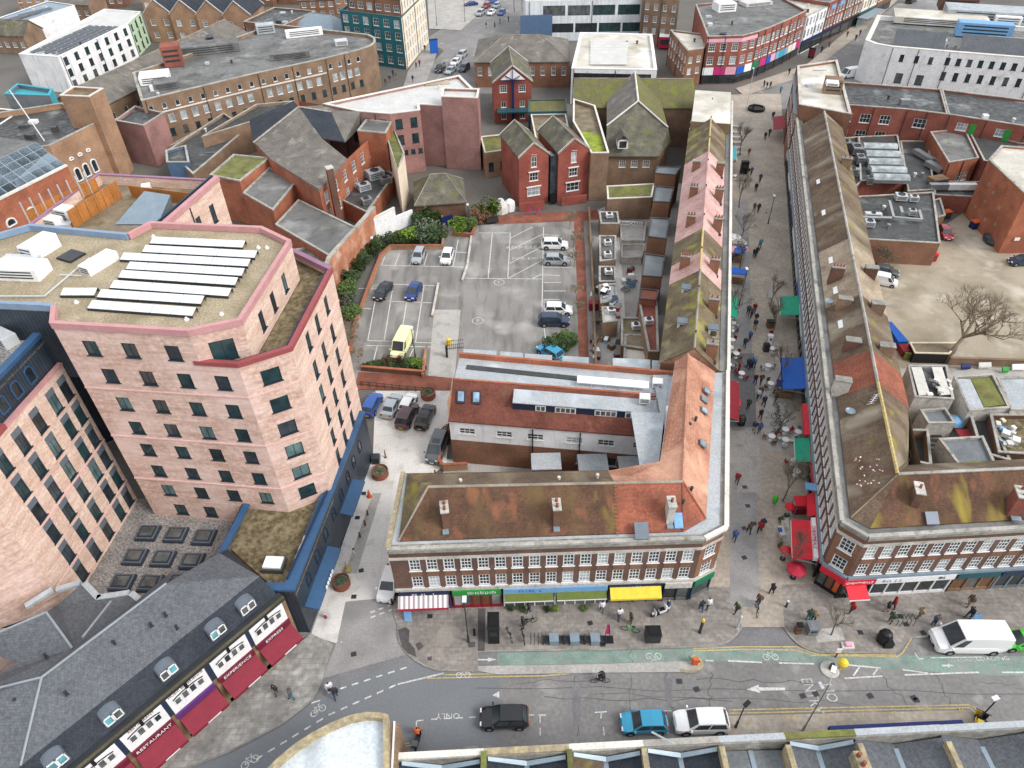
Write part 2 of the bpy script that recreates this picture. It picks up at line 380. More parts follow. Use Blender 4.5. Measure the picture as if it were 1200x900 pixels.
# walls
def brick(n,r,g,b,va=.16,st=()): return mat(n,G(r,g,b,1.),vs=.25,va=va,fine=.14,fs=6,pat=('b',.24,.085,.012),patc=.85,pv=.78,rough=.9,stains=st)
brick('brick_terr',150,108,84); brick('brick_pier',120,92,80); brick('brick_red',160,94,78); brick('brick_orange',184,112,82,st=[(G(148,88,66),.3,.55,.72)])
brick('brick_brown',156,128,104,st=[(G(126,104,86),.2,.54,.72)]); brick('brick_tan',180,142,112); brick('brick_purple',172,128,122); brick('brick_dark',120,88,72); brick('brick_crimson',164,88,74)
brick('brick_wall',205,135,100,st=[(G(225,190,165),.25,.5,.66),(G(170,100,70),.4,.58,.72)])
mat('pink_brick',G(232,200,184,.95),G(214,176,158,.95),vs=.6,va=.1,fine=.14,fs=3,pat=('b',.95,.16,.02),patc=.88,pv=.8,rough=.9,stretch=(.35,1.8,1),stains=[(G(238,208,198,.95),.12,.5,.7),(G(198,152,138,.95),.7,.6,.76,(.3,1.6,1))])
mat('pink_brick_lit',G(236,208,190,.95),G(222,186,166,.95),vs=.6,va=.1,fine=.12,pat=('b',.7,.14,.018),patc=.88,pv=.84,rough=.9,stretch=(.35,1.6,1))  # pink brick with sunlight painted in as a paler, creamier tone
flat('pink_cope',G(200,146,146,1.),.5); flat('red_cope',G(156,76,78,1.),.5); flat('bluegrey_cope',G(140,165,195),.4); flat('purple_cope',G(165,120,150),.45)
mat('clad_dark',G(62,74,88),va=.15,pat=('g',.35,30,.05),patc=.45,rough=.5,spec=.5); mat('clad_navy',G(48,66,88),va=.12,pat=('g',.6,1.2,.04),patc=.7,rough=.4,spec=.5)
flat('steel_blue',G(54,96,138),.45,spec=.5); flat('navy',G(40,58,84),.5)
mat('render_white',G(244,246,250,1.),va=.07,fine=.04,stains=[(G(190,195,205),.4,.58,.75,(2,.3,1))]); mat('render_cream',G(240,222,196,1.),va=.06); mat('render_white2',G(240,240,238,1.05),va=.06,stains=[(G(205,205,200),.5,.6,.75)])
flat('teal_clad',G(40,120,130),.45); flat('teal_d',G(40,95,105),.5); mat('wall_green',G(190,215,180,1.),va=.05); flat('blue_wall',G(90,120,155),.6); mat('white_clad',G(230,235,240,1.),pat=('g',.4,40,.03),patc=.85,va=.05)
mat('stone_band',G(200,196,188,1.),va=.12,stains=[(G(150,145,130),.8,.55,.72)]); mat('stone_pale',G(222,218,208,1.),va=.08)
# roofs
def tile(n,c,c2=None,st=(),va=.2,w=.26,h=.22,vs=.35): return mat(n,c,c2,vs=vs,va=va,fine=.16,fs=4,pat=('b',w,h,.03),patc=.78,pv=.84,rough=.9,bump=.25,stains=st)
tile('tile_moss',G(116,84,64),G(98,72,56),[(G(120,100,62),.25,.5,.68,(1,.35,1)),(G(168,104,74),.3,.57,.7,(1,.5,1)),(G(88,66,54),.5,.56,.7),(G(172,154,54),.22,.63,.74,(1,.35,1))])
tile('tile_brown',G(128,108,88),G(112,94,76),[(G(165,155,130),.14,.52,.68,(1,.3,1)),(G(105,82,66),.3,.56,.7),(G(160,155,60),.3,.6,.72)])
tile('tile_brown2',G(130,110,90),G(112,92,76),[(G(180,172,150),.16,.55,.68,(1,.25,1)),(G(100,72,58),.4,.55,.7),(G(150,145,60),.3,.66,.76)])
tile('tile_olive',G(134,120,92),G(116,100,78),[(G(172,166,58),.22,.55,.68),(G(165,155,130),.3,.58,.7)])
tile('tile_orange',G(206,150,122),G(188,128,102),[(G(232,178,148),.2,.5,.7),(G(175,120,92),.5,.64,.76)],va=.1,h=.33)
tile('tile_terr',G(176,102,78),G(152,88,68),[(G(138,84,66),.5,.52,.68),(G(130,104,70),.4,.6,.72)],h=.33)
tile('tile_red',G(138,82,68),G(120,70,58),[(G(120,70,58),.5,.52,.68),(G(158,96,78),.5,.6,.72),(G(112,100,66),.3,.66,.75)])
tile('tile_pink',G(228,186,178),G(216,170,162),[(G(236,195,188),.2,.5,.7),(G(190,135,125),.35,.6,.74)],va=.06,h=.36)
tile('tile_tan',G(190,172,148),G(170,150,126),[(G(150,132,108),.3,.56,.7),(G(120,98,80),.12,.62,.7)])
tile('slate',G(112,116,122),G(106,110,116),[(G(98,102,108),.7,.62,.74)],va=.05,w=.24,h=.2)
tile('slate_d',G(66,72,82),G(58,64,74),va=.08); tile('slate_grey',G(140,134,126),G(124,118,112),[(G(108,104,98),.4,.55,.7),(G(165,160,150),.3,.6,.72)],va=.12)
tile('slate_moss',G(124,120,104),G(106,102,90),[(G(110,116,50),.25,.56,.7),(G(150,145,120),.3,.58,.72),(G(86,84,78),.4,.55,.7)])
tile('tile_green',G(112,112,70),G(128,118,84),[(G(120,128,45),.4,.5,.66)])
mat('felt',G(128,128,126),vs=.12,va=.16,fine=.1,stains=[(G(92,92,92),.22,.52,.66),(G(168,168,164),.15,.58,.7),(G(110,112,80),.3,.64,.74)],rvar=.3,rough=.75)
mat('felt_dark',G(84,86,86),vs=.12,va=.2,stains=[(G(70,72,74),.25,.5,.66),(G(140,142,140),.18,.6,.7)],rough=.6,rvar=.3)
mat('felt_pale',G(222,216,202),vs=.1,va=.1,stains=[(G(185,176,158),.15,.5,.66),(G(245,243,238),.1,.56,.66)],rough=.7)
mat('felt_brown',G(150,135,112),va=.2,stains=[(G(105,98,60),.3,.54,.68)]); mat('membrane',G(188,194,198),vs=.15,va=.08,stains=[(G(150,168,176),.3,.55,.7),(G(205,215,222),.25,.58,.7)],rough=.5,rvar=.2)
mat('membrane_d',G(128,134,138),va=.12,rough=.5); mat('white_roof',G(214,214,210,.9),va=.05,stains=[(G(205,200,190),.2,.58,.72)],rough=.5)
mat('moss_bright',G(150,165,40),G(120,140,35),vs=.6,va=.2,stains=[(G(170,180,60),.8,.5,.7)]); mat('moss_roof',G(125,130,62),G(105,105,60),vs=.5,stains=[(G(140,130,90),.5,.55,.7)])
mat('sedum',G(130,116,88),G(108,96,70),vs=.9,va=.25,fine=.35,fs=3,stains=[(G(155,142,112),.6,.52,.66),(G(95,88,58),.8,.55,.68)],bump=.5)
mat('gravel_roof',G(186,170,142),G(165,150,122),vs=.25,va=.12,fine=.22,fs=6,stains=[(G(150,142,110),.3,.56,.7)]); mat('gravel_grey',G(156,151,148),vs=.5,va=.15,fine=.4,fs=5)
mat('puddle',G(224,232,238),G(200,212,220),vs=.12,va=.1,rough=.25,stains=[(G(150,158,160),.12,.52,.64)],spec=.6)  # darker bands are reflections painted into the water colour
mat('wood_orange',G(206,132,58),va=.12,pat=('g',.8,20,.04),patc=.7); mat('timber',G(150,120,92),va=.2); mat('bark',G(140,130,112),va=.25,fine=.2); mat('bark2',G(168,152,128),va=.25)
# small stuff
flat('white_frame',G(240,240,240,1.),.4); flat('dark_frame',G(52,62,74),.4); flat('blue_frame',G(70,100,150),.4); flat('white',G(242,242,242,1.),.5); flat('offwhite',G(225,222,214),.6)
for n,c in (('glass',(.03,.04,.045)),('glass_b',(.05,.065,.075)),('glass_c',(.12,.13,.13)),('glass_g',(.025,.06,.065)),('pale_glass',(.42,.47,.48)),('car_glass',(.05,.065,.075)),('skyglass',(.28,.38,.45)),('solar',(.05,.06,.08)),('blind_blue',(.3,.45,.62)),('teal_glass',(.16,.42,.46)),('glass_t',(.12,.2,.2))):
    mat(n,c,rough=.08 if n!='pale_glass' else .25,spec=.6,va=.3,vs=.6,fine=0)
mat('pv',G(232,236,240,1.),va=.04,rough=.15,spec=.7,pat=('g',1.7,6,.03),patc=.7,fine=.02); flat('metal',G(170,176,180),.35,.6); flat('metal_l',G(222,226,228),.4,.2); flat('metal_d',G(70,74,78),.4,.4); flat('black',G(28,29,32),.45); flat('rubber',G(26,26,28),.8)  # pv: sky reflection painted in as a whitish panel colour
flat('lead',G(120,130,142),.5,.2); flat('duct',G(185,188,186),.35,.5); flat('zinc',G(150,168,182),.4,.2)
for n,c in dict(red=(222,22,48),red_d=(150,30,45),maroon=(134,30,52),maroon_d=(110,30,52),purple=(96,50,118),pinkc=(230,170,190),green=(0,160,125),green_d=(20,120,80),green_s=(40,150,60),olive=(98,112,40),yellow=(245,205,30),blue=(25,95,190),blue_l=(120,170,215),blue_d=(25,40,95),orange=(225,100,40),magenta=(200,40,120),cream=(235,220,190),navyc=(30,42,70),brown=(120,85,62),teal=(60,165,180),crimson=(190,25,60),lime=(60,200,30),jacket_o=(240,110,40)).items(): mat(n,G(*c,1.),va=.06,fine=.05,vs=1.2,rough=.6)
mat('stripe_awn',G(240,225,228,1.),va=.03,pat=('g',.44,30,.11),patc=.42,pv=1.,fine=.03)
mat('leaf_dark',G(80,102,62),G(56,76,44),vs=1.5,va=.3,fine=.3); mat('leaf_bright',G(128,160,48),G(95,130,40),vs=1.5,va=.3,fine=.3); mat('leaf_grey',G(126,138,112),G(90,102,80),vs=1.5,va=.25,fine=.25); mat('leaf_brown',G(110,80,58),G(130,98,70),vs=1.5,va=.3); mat('leaf_mid',G(104,130,66),G(78,102,52),vs=1.2,va=.3,fine=.3)
for n,c in dict(p_white=(238,240,242),p_silver=(172,178,184),p_grey=(92,98,102),p_black=(30,32,36),p_blue=(40,90,175),p_blue2=(28,62,130),p_cyan=(35,155,195),p_yellow=(242,238,178),p_green=(60,200,30),p_red=(170,30,45),p_dkblue=(45,62,90),p_bronze=(78,52,52)).items():
    mat(n,G(*c,1.),va=.02,fine=.0,rough=.25,spec=.5,coat=.6,metal=.0 if n in('p_white','p_yellow') else .25)
flat('lamp_red',G(170,20,25),.3); flat('lamp_white',G(235,238,240),.2); flat('plate_y',G(235,200,60),.5)
for n,c in dict(c_black=(56,56,62),c_navy=(58,68,98),c_grey=(100,102,106),c_lgrey=(170,172,176),c_white=(225,226,230),c_red=(165,35,45),c_green=(72,92,72),c_teal=(60,150,165),c_brown=(105,82,66),c_blue=(70,110,175),c_purple=(96,60,100),c_tan=(170,145,115),c_denim=(62,80,112),c_lime=(60,190,60),c_orange=(240,110,40),skin=(205,160,135),skin_d=(120,84,66),hair_d=(58,46,40),hair_b=(92,66,46),hair_l=(190,160,110)).items(): mat(n,G(*c,1.),va=.08,fine=.05,rough=.8)

mat('cornice',G(150,147,140,1.),va=.15,vs=.8,stains=[(G(125,120,105),.9,.5,.7),(G(200,198,190),.5,.6,.75)])

flat('band_pink',G(226,184,178,1.),.7)

mat('timber_d',G(104,96,74),va=.2)

flat('bluegrey_d',G(150,158,166),.6)
# ------------------------------------------------------------ ground, roads, pavements
_eps=[0.]
def sheet(name,label,pts,z,m):
    _eps[0]+=.00012; z+=_eps[0]
    mb=MB(); mb.poly([(p[0],p[1],z) for p in ccw(pts)],m)
    return solo(name,mb,label,None,(0,0,0),kind='structure')
def pav(name,label,pts,z0,z1,m,kerb=None,kw=.16):
    "raised pavement with a kerb stone along the listed edges"
    pts=ccw(pts); mb=MB(); mb.prism(pts,z0,z1,'kerb',True,False,m); o=solo(name,mb,label,None,(0,0,0),kind='structure')
    return o
def strip(mb,pts,w,z,m,closed=False):
    "flat ribbon of width w centred on a polyline"
    pts=[Vector((p[0],p[1])) for p in pts]; n=len(pts); L=[]; Rr=[]
    for i,p in enumerate(pts):
        a=pts[i-1] if i>0 else p; b=pts[i+1] if i<n-1 else p
        d=(b-a).normalized(); q=Vector((-d.y,d.x))*w/2; L.append(p+q); Rr.append(p-q)
    for i in range(n-1): mb.poly([(*Rr[i],z),(*Rr[i+1],z),(*L[i+1],z),(*L[i],z)],m)
def arc(cx,cy,r,a0,a1,n=8): return [(cx+r*math.cos(R(a0+(a1-a0)*i/n)),cy+r*math.sin(R(a0+(a1-a0)*i/n))) for i in range(n+1)]
xw=lambda y:18.3+.2524*(y-38.2)
xe=lambda y:28.9+.272*(y-38.6)
sheet('ground','grey town ground reaching the horizon',[(-1500,-200),(1500,-200),(1500,2500),(-1500,2500)],-.06,'groundmat')
sheet('road','grey tarmac road running along the front of the brick terraces',[(-60,4),(95,4),(95,38.5),(-60,38.5)],0,'asphalt')
g=lambda z,*p:[tuple(P(x,y,z)[:2]) for x,y in p]
sheet('road','smooth darker tarmac bend curving off past the round-cornered roof',g(0,(475,768),(495,780),(520,788),(585,788),(585,872),(465,880),(440,900),(0,1010),(0,965),(120,920),(240,880),(330,835),(378,796)),.005,'asphalt_new')
cl=g(0,(440,458),(530,458),(523,545),(488,568),(462,640),(452,692),(466,735),(470,752),(476,767),(378,795),(400,755),(388,752),(364,745),(437,534))
sheet('lane','pale concrete lane between the pink tower and the brick corner block',cl,.01,'concrete')
sheet('lane_strip','grey strip with bollards along the pale lane',g(0,(437,578),(447,578),(418,672),(404,672)),.016,'concrete_d')
sheet('lane_mouth','grey tarmac mouth of the pale lane',g(0,(405,705),(462,700),(470,752),(476,767),(378,795),(395,752)),.015,'paving_grey')
sheet('road_patch','dark tarmac repair band across the lane mouth',g(0,(378,795),(476,767),(487,775),(480,782),(472,774),(402,800),(398,812),(372,818)),.012,'asphalt_dark')
# pavements
KZ=.11
pav('pavement','grey slab pavement in front of the dark red awnings',g(KZ,(364,742),(390,755),(378,796),(366,820),(330,848),(270,880),(0,985))+[(-41.5,5),(-43,7),(-19.9,34)],-.02,KZ,'paving_slab')
pa=g(KZ,(452,692),(466,735),(467,748),(471,757),(477,765),(486,773),(498,780),(512,785),(560,786),(560,763),(700,761),(840,757),(853,752),(863,744),(869,735))
sw=[(16.2,37),(18.3,38.2)]
pav('pavement','buff slab pavement along the brick corner block with kerb arcs',pa+[(xw(38.3)+3.4,38.4),(xw(38.3),38.4),(-11.5,38.4)],-.02,KZ,'paving')
pc=g(KZ,(919,735),(926,745),(935,754),(945,760),(960,764),(1048,765),(1056,758),(1066,747),(1085,746),(1290,738))
pav('pavement','buff slab pavement in front of the red corner shop',pc+[(60,38.5),(xe(38.5)-3.3,38.5)],-.02,KZ,'paving')
pav('pavement','buff block pavement below the double yellow lines',g(KZ,(853,839),(1137,832),(1152,847),(1158,862),(853,878)),-.02,KZ,'paving_buff')
mouth=g(KZ,(869,735),(919,735)); 
ys=[38.4,60,90,120,150,172]
sheet('pedestrian_street','buff paved pedestrian shopping street between two terraces',[(xw(y)-.2,y) for y in ys]+[(xe(y)+.2,y) for y in reversed(ys)]+[(mouth[1][0]+0,mouth[1][1]),(mouth[0][0],mouth[0][1])],KZ-.004,'paving_buff')
sx=lambda y,o:xw(y)+o
def sstrip(name,label,y0,y1,o0,o1,m,z): sheet(name,label,[(sx(y0,o0),y0),(sx(y0,o1),y0),(sx(y1,o1),y1),(sx(y1,o0),y1)],z,m)
sstrip('street_strip','grey paved strip down the middle of the pedestrian street',36.2,118,2.2,5.0,'paving_grey',KZ+.002)
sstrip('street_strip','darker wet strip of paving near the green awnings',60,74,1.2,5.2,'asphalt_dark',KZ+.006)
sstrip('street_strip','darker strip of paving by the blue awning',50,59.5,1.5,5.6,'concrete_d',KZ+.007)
sstrip('street_strip','pale paved strip beside the grey one far up the street',74,150,4.9,7.4,'paving_buff',KZ+.006)
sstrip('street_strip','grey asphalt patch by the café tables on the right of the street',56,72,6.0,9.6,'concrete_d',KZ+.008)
sheet('road_patch','dark tarmac ramp at the foot of the pedestrian street',g(0,(869,735),(919,735),(926,745),(938,757),(850,757),(863,744)),.012,'asphalt_dark')
# green cycle lane with separator kerb
sheet('cycle_lane','worn green cycle lane in front of the corner shops',g(0,(583,765),(840,759),(1050,768),(1300,770),(1300,790),(1170,792),(1010,782),(930,775),(815,775),(583,780)),.008,'green_lane')
sheet('cycle_lane','grey start of the cycle lane with a painted arrow',g(0,(560,764),(583,765),(583,780),(560,781)),.009,'asphalt_dark')
mb=MB(); ks=g(0,(560,781),(700,779),(812,775),(822,778),(820,785),(806,788),(700,789),(585,791),(560,787)); mb.prism(ccw(ks),-.01,.1,'kerb',True,False,'concrete_d'); solo('separator_kerb',mb,'raised concrete strip between green cycle lane and road',None,(0,0,0),kind='structure')
mb=MB(); kp=g(.1,(797,786),(810,787),(818,785),(823,780),(822,774),(815,769),(809,770)); strip(mb,kp,.28,.125,'kerb_y'); solo('kerb_edging',mb,'yellow painted horseshoe kerb end at the cycle lane',None,(0,0,0),kind='structure')
# kerb edging stones
mb=MB()
for ln in (pa[1:],pc): strip(mb,ln,.18,KZ+.006,'kerb')
strip(mb,g(KZ,(364,742),(390,755),(378,796),(366,820),(330,848),(270,880),(0,985))[2:],.2,KZ+.006,'kerb')
solo('kerb',mb,'grey stone kerb edging along the pavements',None,(0,0,0),kind='structure')
# paving patches
for pts in (((466,738),(475,735),(480,738),(479,752),(486,760),(488,770),(478,766),(471,758)),((487,755),(492,752),(497,757),(490,763)),((548,753),(557,752),(557,758),(549,759)),((501,770),(506,769),(506,774),(501,774))):
    sheet('paving_repair','dark repaired patch in the slab pavement by the striped awning',g(KZ,*pts),KZ+.006,'paving_patch')
sheet('paving_repair','dark band across the pavement beside the black kiosk',g(KZ,(560,713),(569,713),(568,763),(560,763)),KZ+.007,'paving_patch')
sheet('tree_pit','muddy tree pit beside the corner crossing',g(KZ,(953,738),(985,735),(990,750),(958,753)),KZ+.007,'concrete_d')
# car park
cp=g(0,(404,448),(408,415),(432,340),(447,300),(456,293),(519,292),(523,265),(551,265),(585,262),(700,256),(712,300),(712,440),(700,446),(520,446))
sheet('car_park','cracked grey tarmac car park with white bay lines',cp,.006,'carpark')
sheet('car_park_ramp','pale concrete ramp beside the car park kerb',g(0,(509,363),(540,363),(536,407),(531,458),(500,458)),.011,'concrete_d')
sheet('brick_path','red brick path along the right edge of the car park',g(0,(672,250),(683,250),(686,300),(690,420),(678,420),(676,330)),.012,'brick_path')
sheet('brick_path','red brick apron in front of the twin gabled houses',g(0,(556,262),(590,252),(700,246),(703,258),(585,263)),.012,'brick_path')
sheet('brick_path','red brick path below the hedge by the parked cars',g(0,(420,436),(500,440),(530,443),(528,458),(415,456)),.012,'brick_path')
# yards
sheet('dirt_yard','pale dusty dirt yard behind the long terrace',g(0,(1030,300),(1110,262),(1150,235),(1260,290),(1300,430),(1040,432),(1028,380)),.0,'dirt')
sheet('service_yard','grey concrete service yard behind the terrace',g(0,(1040,432),(1300,430),(1300,560),(1060,560)),-.01,'concrete_d')
sheet('service_yard','grey back yard behind the pink-roofed terrace',g(0,(690,250),(775,215),(840,215),(800,440),(690,440)),.0,'concrete_d')
sheet('courtyard','shadowy courtyard inside the brick corner block',[(-8,45.5),(17,45.5),(17,54),(-8,56)],.0,'concrete_d')
# far streets
sheet('far_road','far tarmac road with queuing cars beyond the flat grey roof',g(0,(470,110),(520,60),(500,45),(570,0),(640,-20),(650,-20),(640,60),(600,110)),.004,'asphalt')
sheet('far_pavement','pale pavement island beside the far road',g(0,(503,34),(540,36),(560,18),(574,-10),(500,-10)),.1,'concrete_d')
sheet('far_pavement','pale pavement along the cream and teal building',g(0,(470,110),(478,84),(502,50),(515,52),(508,75),(500,95)),.08,'paving_grey')
sheet('far_road','far tarmac high street climbing to the top right corner',g(0,(850,128),(862,112),(950,84),(1000,40),(1080,-15),(1130,-15),(1040,75),(1000,110),(940,128)),.004,'asphalt')
sheet('far_pavement','pale pavement under the curved brick shops',g(0,(862,104),(945,76),(1000,30),(1050,-12),(1066,-12),(1005,42),(947,88),(872,113)),.1,'paving_buff')
# ------------------------------------------------------------ road markings (thin painted sheets)
def marks(name,label,m,items,z=.014):
    mb=MB()
    for it in items:
        if it[0]=='L': strip(mb,g(0,*it[2:]),it[1],z,m)
        else: mb.poly([(x,y,z) for x,y in ccw(g(0,*it[1:]))],m)
    return solo(name,mb,label,None,(0,0,0),kind='structure')
def dash(w,p0,p1,n,f=.55):
    out=[]
    for i in range(n):
        a=i/n; b=(i+f)/n; l=lambda t:(p0[0]+(p1[0]-p0[0])*t,p0[1]+(p1[1]-p0[1])*t); out.append(('L',w,l(a),l(b)))
    return out
marks('road_marking','white dashed lines sweeping round the road bend','line_white',
  dash(.14,(346,830),(384,818),2)+dash(.14,(384,812),(483,780),7)+dash(.14,(300,890),(385,838),6)+dash(.14,(385,838),(470,800),6)+[('L',.14,(466,802),(520,789))]+dash(.12,(400,712+40),(401,712+41),1)
  +dash(.14,(434,724),(466,712),3)+dash(.14,(434,718),(464,707),3),.02)
marks('road_marking','white parking bay ticks along the lower kerb','line_white',[('L',.1,(631,838),(640,838)),('L',.1,(633,838),(633,847)),('L',.1,(633,853),(633,862)),('L',.1,(697,835),(711,834)),('L',.1,(705,834),(704,842)),('L',.1,(707,852),(708,862)),('L',.1,(776,833),(787,833)),('L',.1,(782,850),(783,860)),('L',.1,(488,845),(496,844)),('L',.1,(488,845),(488,852))]+dash(.1,(505,843),(565,840),4,.5)+[('L',.1,(619,838),(626,838))],.016)
marks('road_marking','white lines edging the green cycle lane','line_white',[('L',.14,(827,774),(836,774.5)),('L',.14,(853,774.5),(893,776.5)),('L',.14,(913,777),(954,778)),('L',.13,(990,779),(1032,783)),('L',.13,(990,795),(1034,792.5)),('L',.13,(1000,792),(1007,782)),('L',.13,(1023,791),(1029,783)),('L',.13,(1060,791),(1147,788)),('L',.12,(1058,785),(1088,789)),('L',.13,(1174,788),(1215,788)),('L',.1,(1072,765),(1076,772)),('L',.1,(1076,772),(1082,772)),('L',.1,(1090,771),(1150,770))],.02)
marks('road_marking','white painted lane arrow pointing left on the road','line_white',[('F',(875,808),(889,802.5),(889,805.5),(920,806),(920,809),(890,809.5),(891,812))],.016)
marks('road_marking','white painted arrow at the start of the cycle lane','line_white',[('F',(560,772.5),(572,772.5),(572,770.5),(582,773),(572,775.5),(572,774),(560,774))],.02)
marks('road_marking','white triangle give way mark on the road','line_white',[('F',(577,815),(585,810),(585,818))],.016)
marks('road_marking','double yellow lines along the lower kerb','line_yellow',[('L',.1,(855,832),(1135,826)),('L',.1,(855,836),(1137,829.5)),('L',.1,(1137,829.5),(1150,845)),('L',.1,(1135,826),(1141,828),(1153,844)),('L',.1,(468,872),(480,871)),('L',.1,(468,876),(485,873))],.016)
marks('road_marking','double yellow lines along the upper kerb','line_yellow',[('L',.1,(520,791),(585,789.5)),('L',.1,(500,795),(585,793)),('L',.12,(585,793),(640,792),(700,786),(800,785)),('L',.1,(812,760),(870,758),(935,758)),('L',.1,(812,763),(872,761),(932,762),(950,767)),('L',.1,(935,759),(958,767),(1050,767.5)),('L',.1,(950,768),(1052,769.5),(1058,765),(1068,748))],.02)
for i,x in enumerate((877,918,930,967,1008,1045,1084,1124)):
    y=846-(x-877)*.052; marks('kerb_marking','pair of short yellow loading ticks on the lower kerb','line_yellow',[('L',.1,(x,y-3),(x+.5,y+1)),('L',.1,(x+3,y-3),(x+3.5,y+1))],KZ+.012)
def bikesym(x,y,k,rz,z=.022):
    "painted bicycle symbol: two rings and a frame"
    mb=MB(); c=P(x,y,0); cs,sn=math.cos(rz),math.sin(rz); w=lambda a,b:(c.x+k*(a*cs-b*sn),c.y+k*(a*sn+b*cs))
    for cx in (-.55,.55): strip(mb,[w(cx+.38*math.cos(R(t)),.38*math.sin(R(t))) for t in range(0,361,30)],.1*k,z,'line_white')
    for q in ([(-.55,0),(-.2,.5),(.35,.5),(.55,0)],[(-.2,.5),(.1,0),(.35,.5)],[(-.55,0),(.1,0)],[(-.25,.62),(-.1,.62)],[(.35,.5),(.3,.68),(.5,.7)]): strip(mb,[w(*p) for p in q],.1*k,z,'line_white')
    solo('cycle_symbol',mb,'white bicycle symbol painted on the '+('green lane' if x>600 else 'road bend'),None,(c.x,c.y,0),kind='structure')
bikesym(766,769,.72,R(180)); bikesym(903,770,.72,0); bikesym(373,833,.7,R(35)); bikesym(293,893,.75,R(35)); bikesym(543,791,.65,0)
marks('road_marking','white arrow in the green cycle lane beside the van','line_white',[('F',(1104,779),(1111,779),(1111,777.5),(1117,780),(1111,782.5),(1111,781),(1104,781))],.02)
def ground_text(s,size,m,px,py,deg,z,label,sx=1.,sy=1.):
    c=P(px,py,0); a=R(deg); o=put_text(s,size,m,(c.x,c.y,z),(math.cos(a),math.sin(a),0),(-math.sin(a),math.cos(a),0),None,name='road_lettering',sx=sx,sy=sy); tag(o,label,None,None,'structure')
ground_text('NO',1.05,'line_worn',972,812,-86,.012,'NO painted in white on the road',1.,1.3); ground_text('ENTRY',1.05,'line_worn',951,815,-88,.012,'ENTRY painted in white on the road',.95,1.3)
marks('road_marking','short white bar beside the NO ENTRY lettering','line_white',[('L',.28,(960,799),(965,807))],.016)
ground_text('ONLY',.75,'line_white',525,839,180,.012,'ONLY painted on the road above the scooter',1.,.9); ground_text('LOADING',.65,'line_white',1163,772,0,.014,'LOADING painted beside the white van',1.,.8)
ground_text('LOADING',.6,'line_worn',1127,774,0,.0135,'faded LOADING lettering on the green lane',.9,.7)
ground_text('KEEP CLEAR',1.25,'line_worn',617,290,0,.012,'KEEP CLEAR lettering in the car park',1.,1.); ground_text('FIRE EXIT',1.2,'line_worn',618,303,0,.012,'faded second line of lettering in the hatched car park zone',1.,.8)
for x,y in ((585,331),(560,376)):
    mb=MB(); c=P(x,y,0); strip(mb,[(c.x+.8*math.cos(R(t)),c.y+.8*math.sin(R(t))) for t in range(0,361,30)],.14,.014,'line_worn'); strip(mb,[(c.x-.1,c.y-.4),(c.x-.1,c.y+.4),(c.x+.25,c.y+.2),(c.x-.1,c.y)],.14,.014,'line_worn')
    solo('road_marking',mb,'white circled number painted in the car park'+(' near the hatching' if y<340 else ' by the ramp'),None,(c.x,c.y,0),kind='structure')
cpl=[]
for a,b in (((447,311),(546,313)),((451,301),(447,311)),((468,297),(463,311)),((484,297),(480,311)),((501,297),(497,311)),((518,297),(514,311)),((537,281),(531,312)),((519,295),(548,296)),
  ((431,399),(508,402)),((440,351),(431,399)),((461,333),(450,400)),((480,333),(469,401)),((497,334),(487,401)),((420,338),(444,338)),((459,333),(514,335)),((455,353),(508,355)),((424,361),(435,362)),
  ((429,405),(524,407)),((442,406),(438,422)),((486,406),(478,422)),
  ((545,326),(636,327)),((561,273),(598,273)),((577,273),(572,326)),((598,273),(595,327)),((598,279),(624,266)),((598,293),(637,274)),((597,309),(637,288)),((596,326),(637,304)),((623,327),(637,320)),
  ((637,266),(635,370)),((637,275),(655,276)),((637,313),(672,314)),((637,322),(656,323)),((637,331),(658,331)),((637,341),(666,341)),((637,351),(656,351)),((636,370),(640,404))): cpl.append(('L',.13,a,b))
marks('road_marking','worn white parking bay lines in the car park','line_white',cpl,.012)
# road cracks and tar seams as real narrow tar ribbons
rc=random.Random(3); mb=MB()
for a,b in (((560,806),(1200,812)),((700,812),(1000,824)),((673,790),(675,864)),((781,790),(786,830)),((835,790),(830,830)),((1032,792),(1075,838)),((1098,790),(1115,830)),((640,818),(860,820)),((1150,800),(1200,805)),((600,800),(700,795)),((820,795),(960,800)),((738,760),(742,838))):
    n=9; pts=[(a[0]+(b[0]-a[0])*i/n+rc.uniform(-4,4),a[1]+(b[1]-a[1])*i/n+rc.uniform(-3,3)) for i in range(n+1)]; strip(mb,g(0,*pts),rc.uniform(.03,.07),.010,'crack')
solo('road_cracks',mb,'dark tar seams and cracks in the tarmac road',None,(0,0,0),kind='structure')
for pts in (((670,800),(681,800),(680,850),(672,850)),((778,795),(788,795),(787,828),(782,828)),((690,826),(710,824),(708,836),(694,836)),((585,789),(700,786),(700,790),(585,797))): sheet('road_patch','dark tar repair patch in the road by the parked blue car',g(0,*pts),.009,'asphalt_dark')

rm_=random.Random(6)
for i in range(26):
    x,y=rm_.choice([(rm_.uniform(590,1190),rm_.uniform(796,826)),(rm_.uniform(480,830),rm_.uniform(722,756)),(rm_.uniform(872,894),rm_.uniform(420,720)),(rm_.uniform(410,450),rm_.uniform(560,770)),(rm_.uniform(950,1150),rm_.uniform(722,742))])
    zz=KZ+.012 if (y<760 and x>460) else .03; c=P(x,y,zz); mb=MB(); mb.box((c.x,c.y,zz-.004),(.5,.45,.008),'patch_tar',rm_.choice((0,.26)),False); mb.box((c.x,c.y,zz+.004),(.4,.35,.003),'metal_d',0,False); solo('drain_cover',mb,'dark iron drain cover set in the paving',None,(c.x,c.y,0),kind='structure')
sheet('alley_path','pale concrete path down the cluttered back alley',g(0,(714,256),(724,256),(730,330),(734,395),(724,395),(718,320)),.02,'concrete')
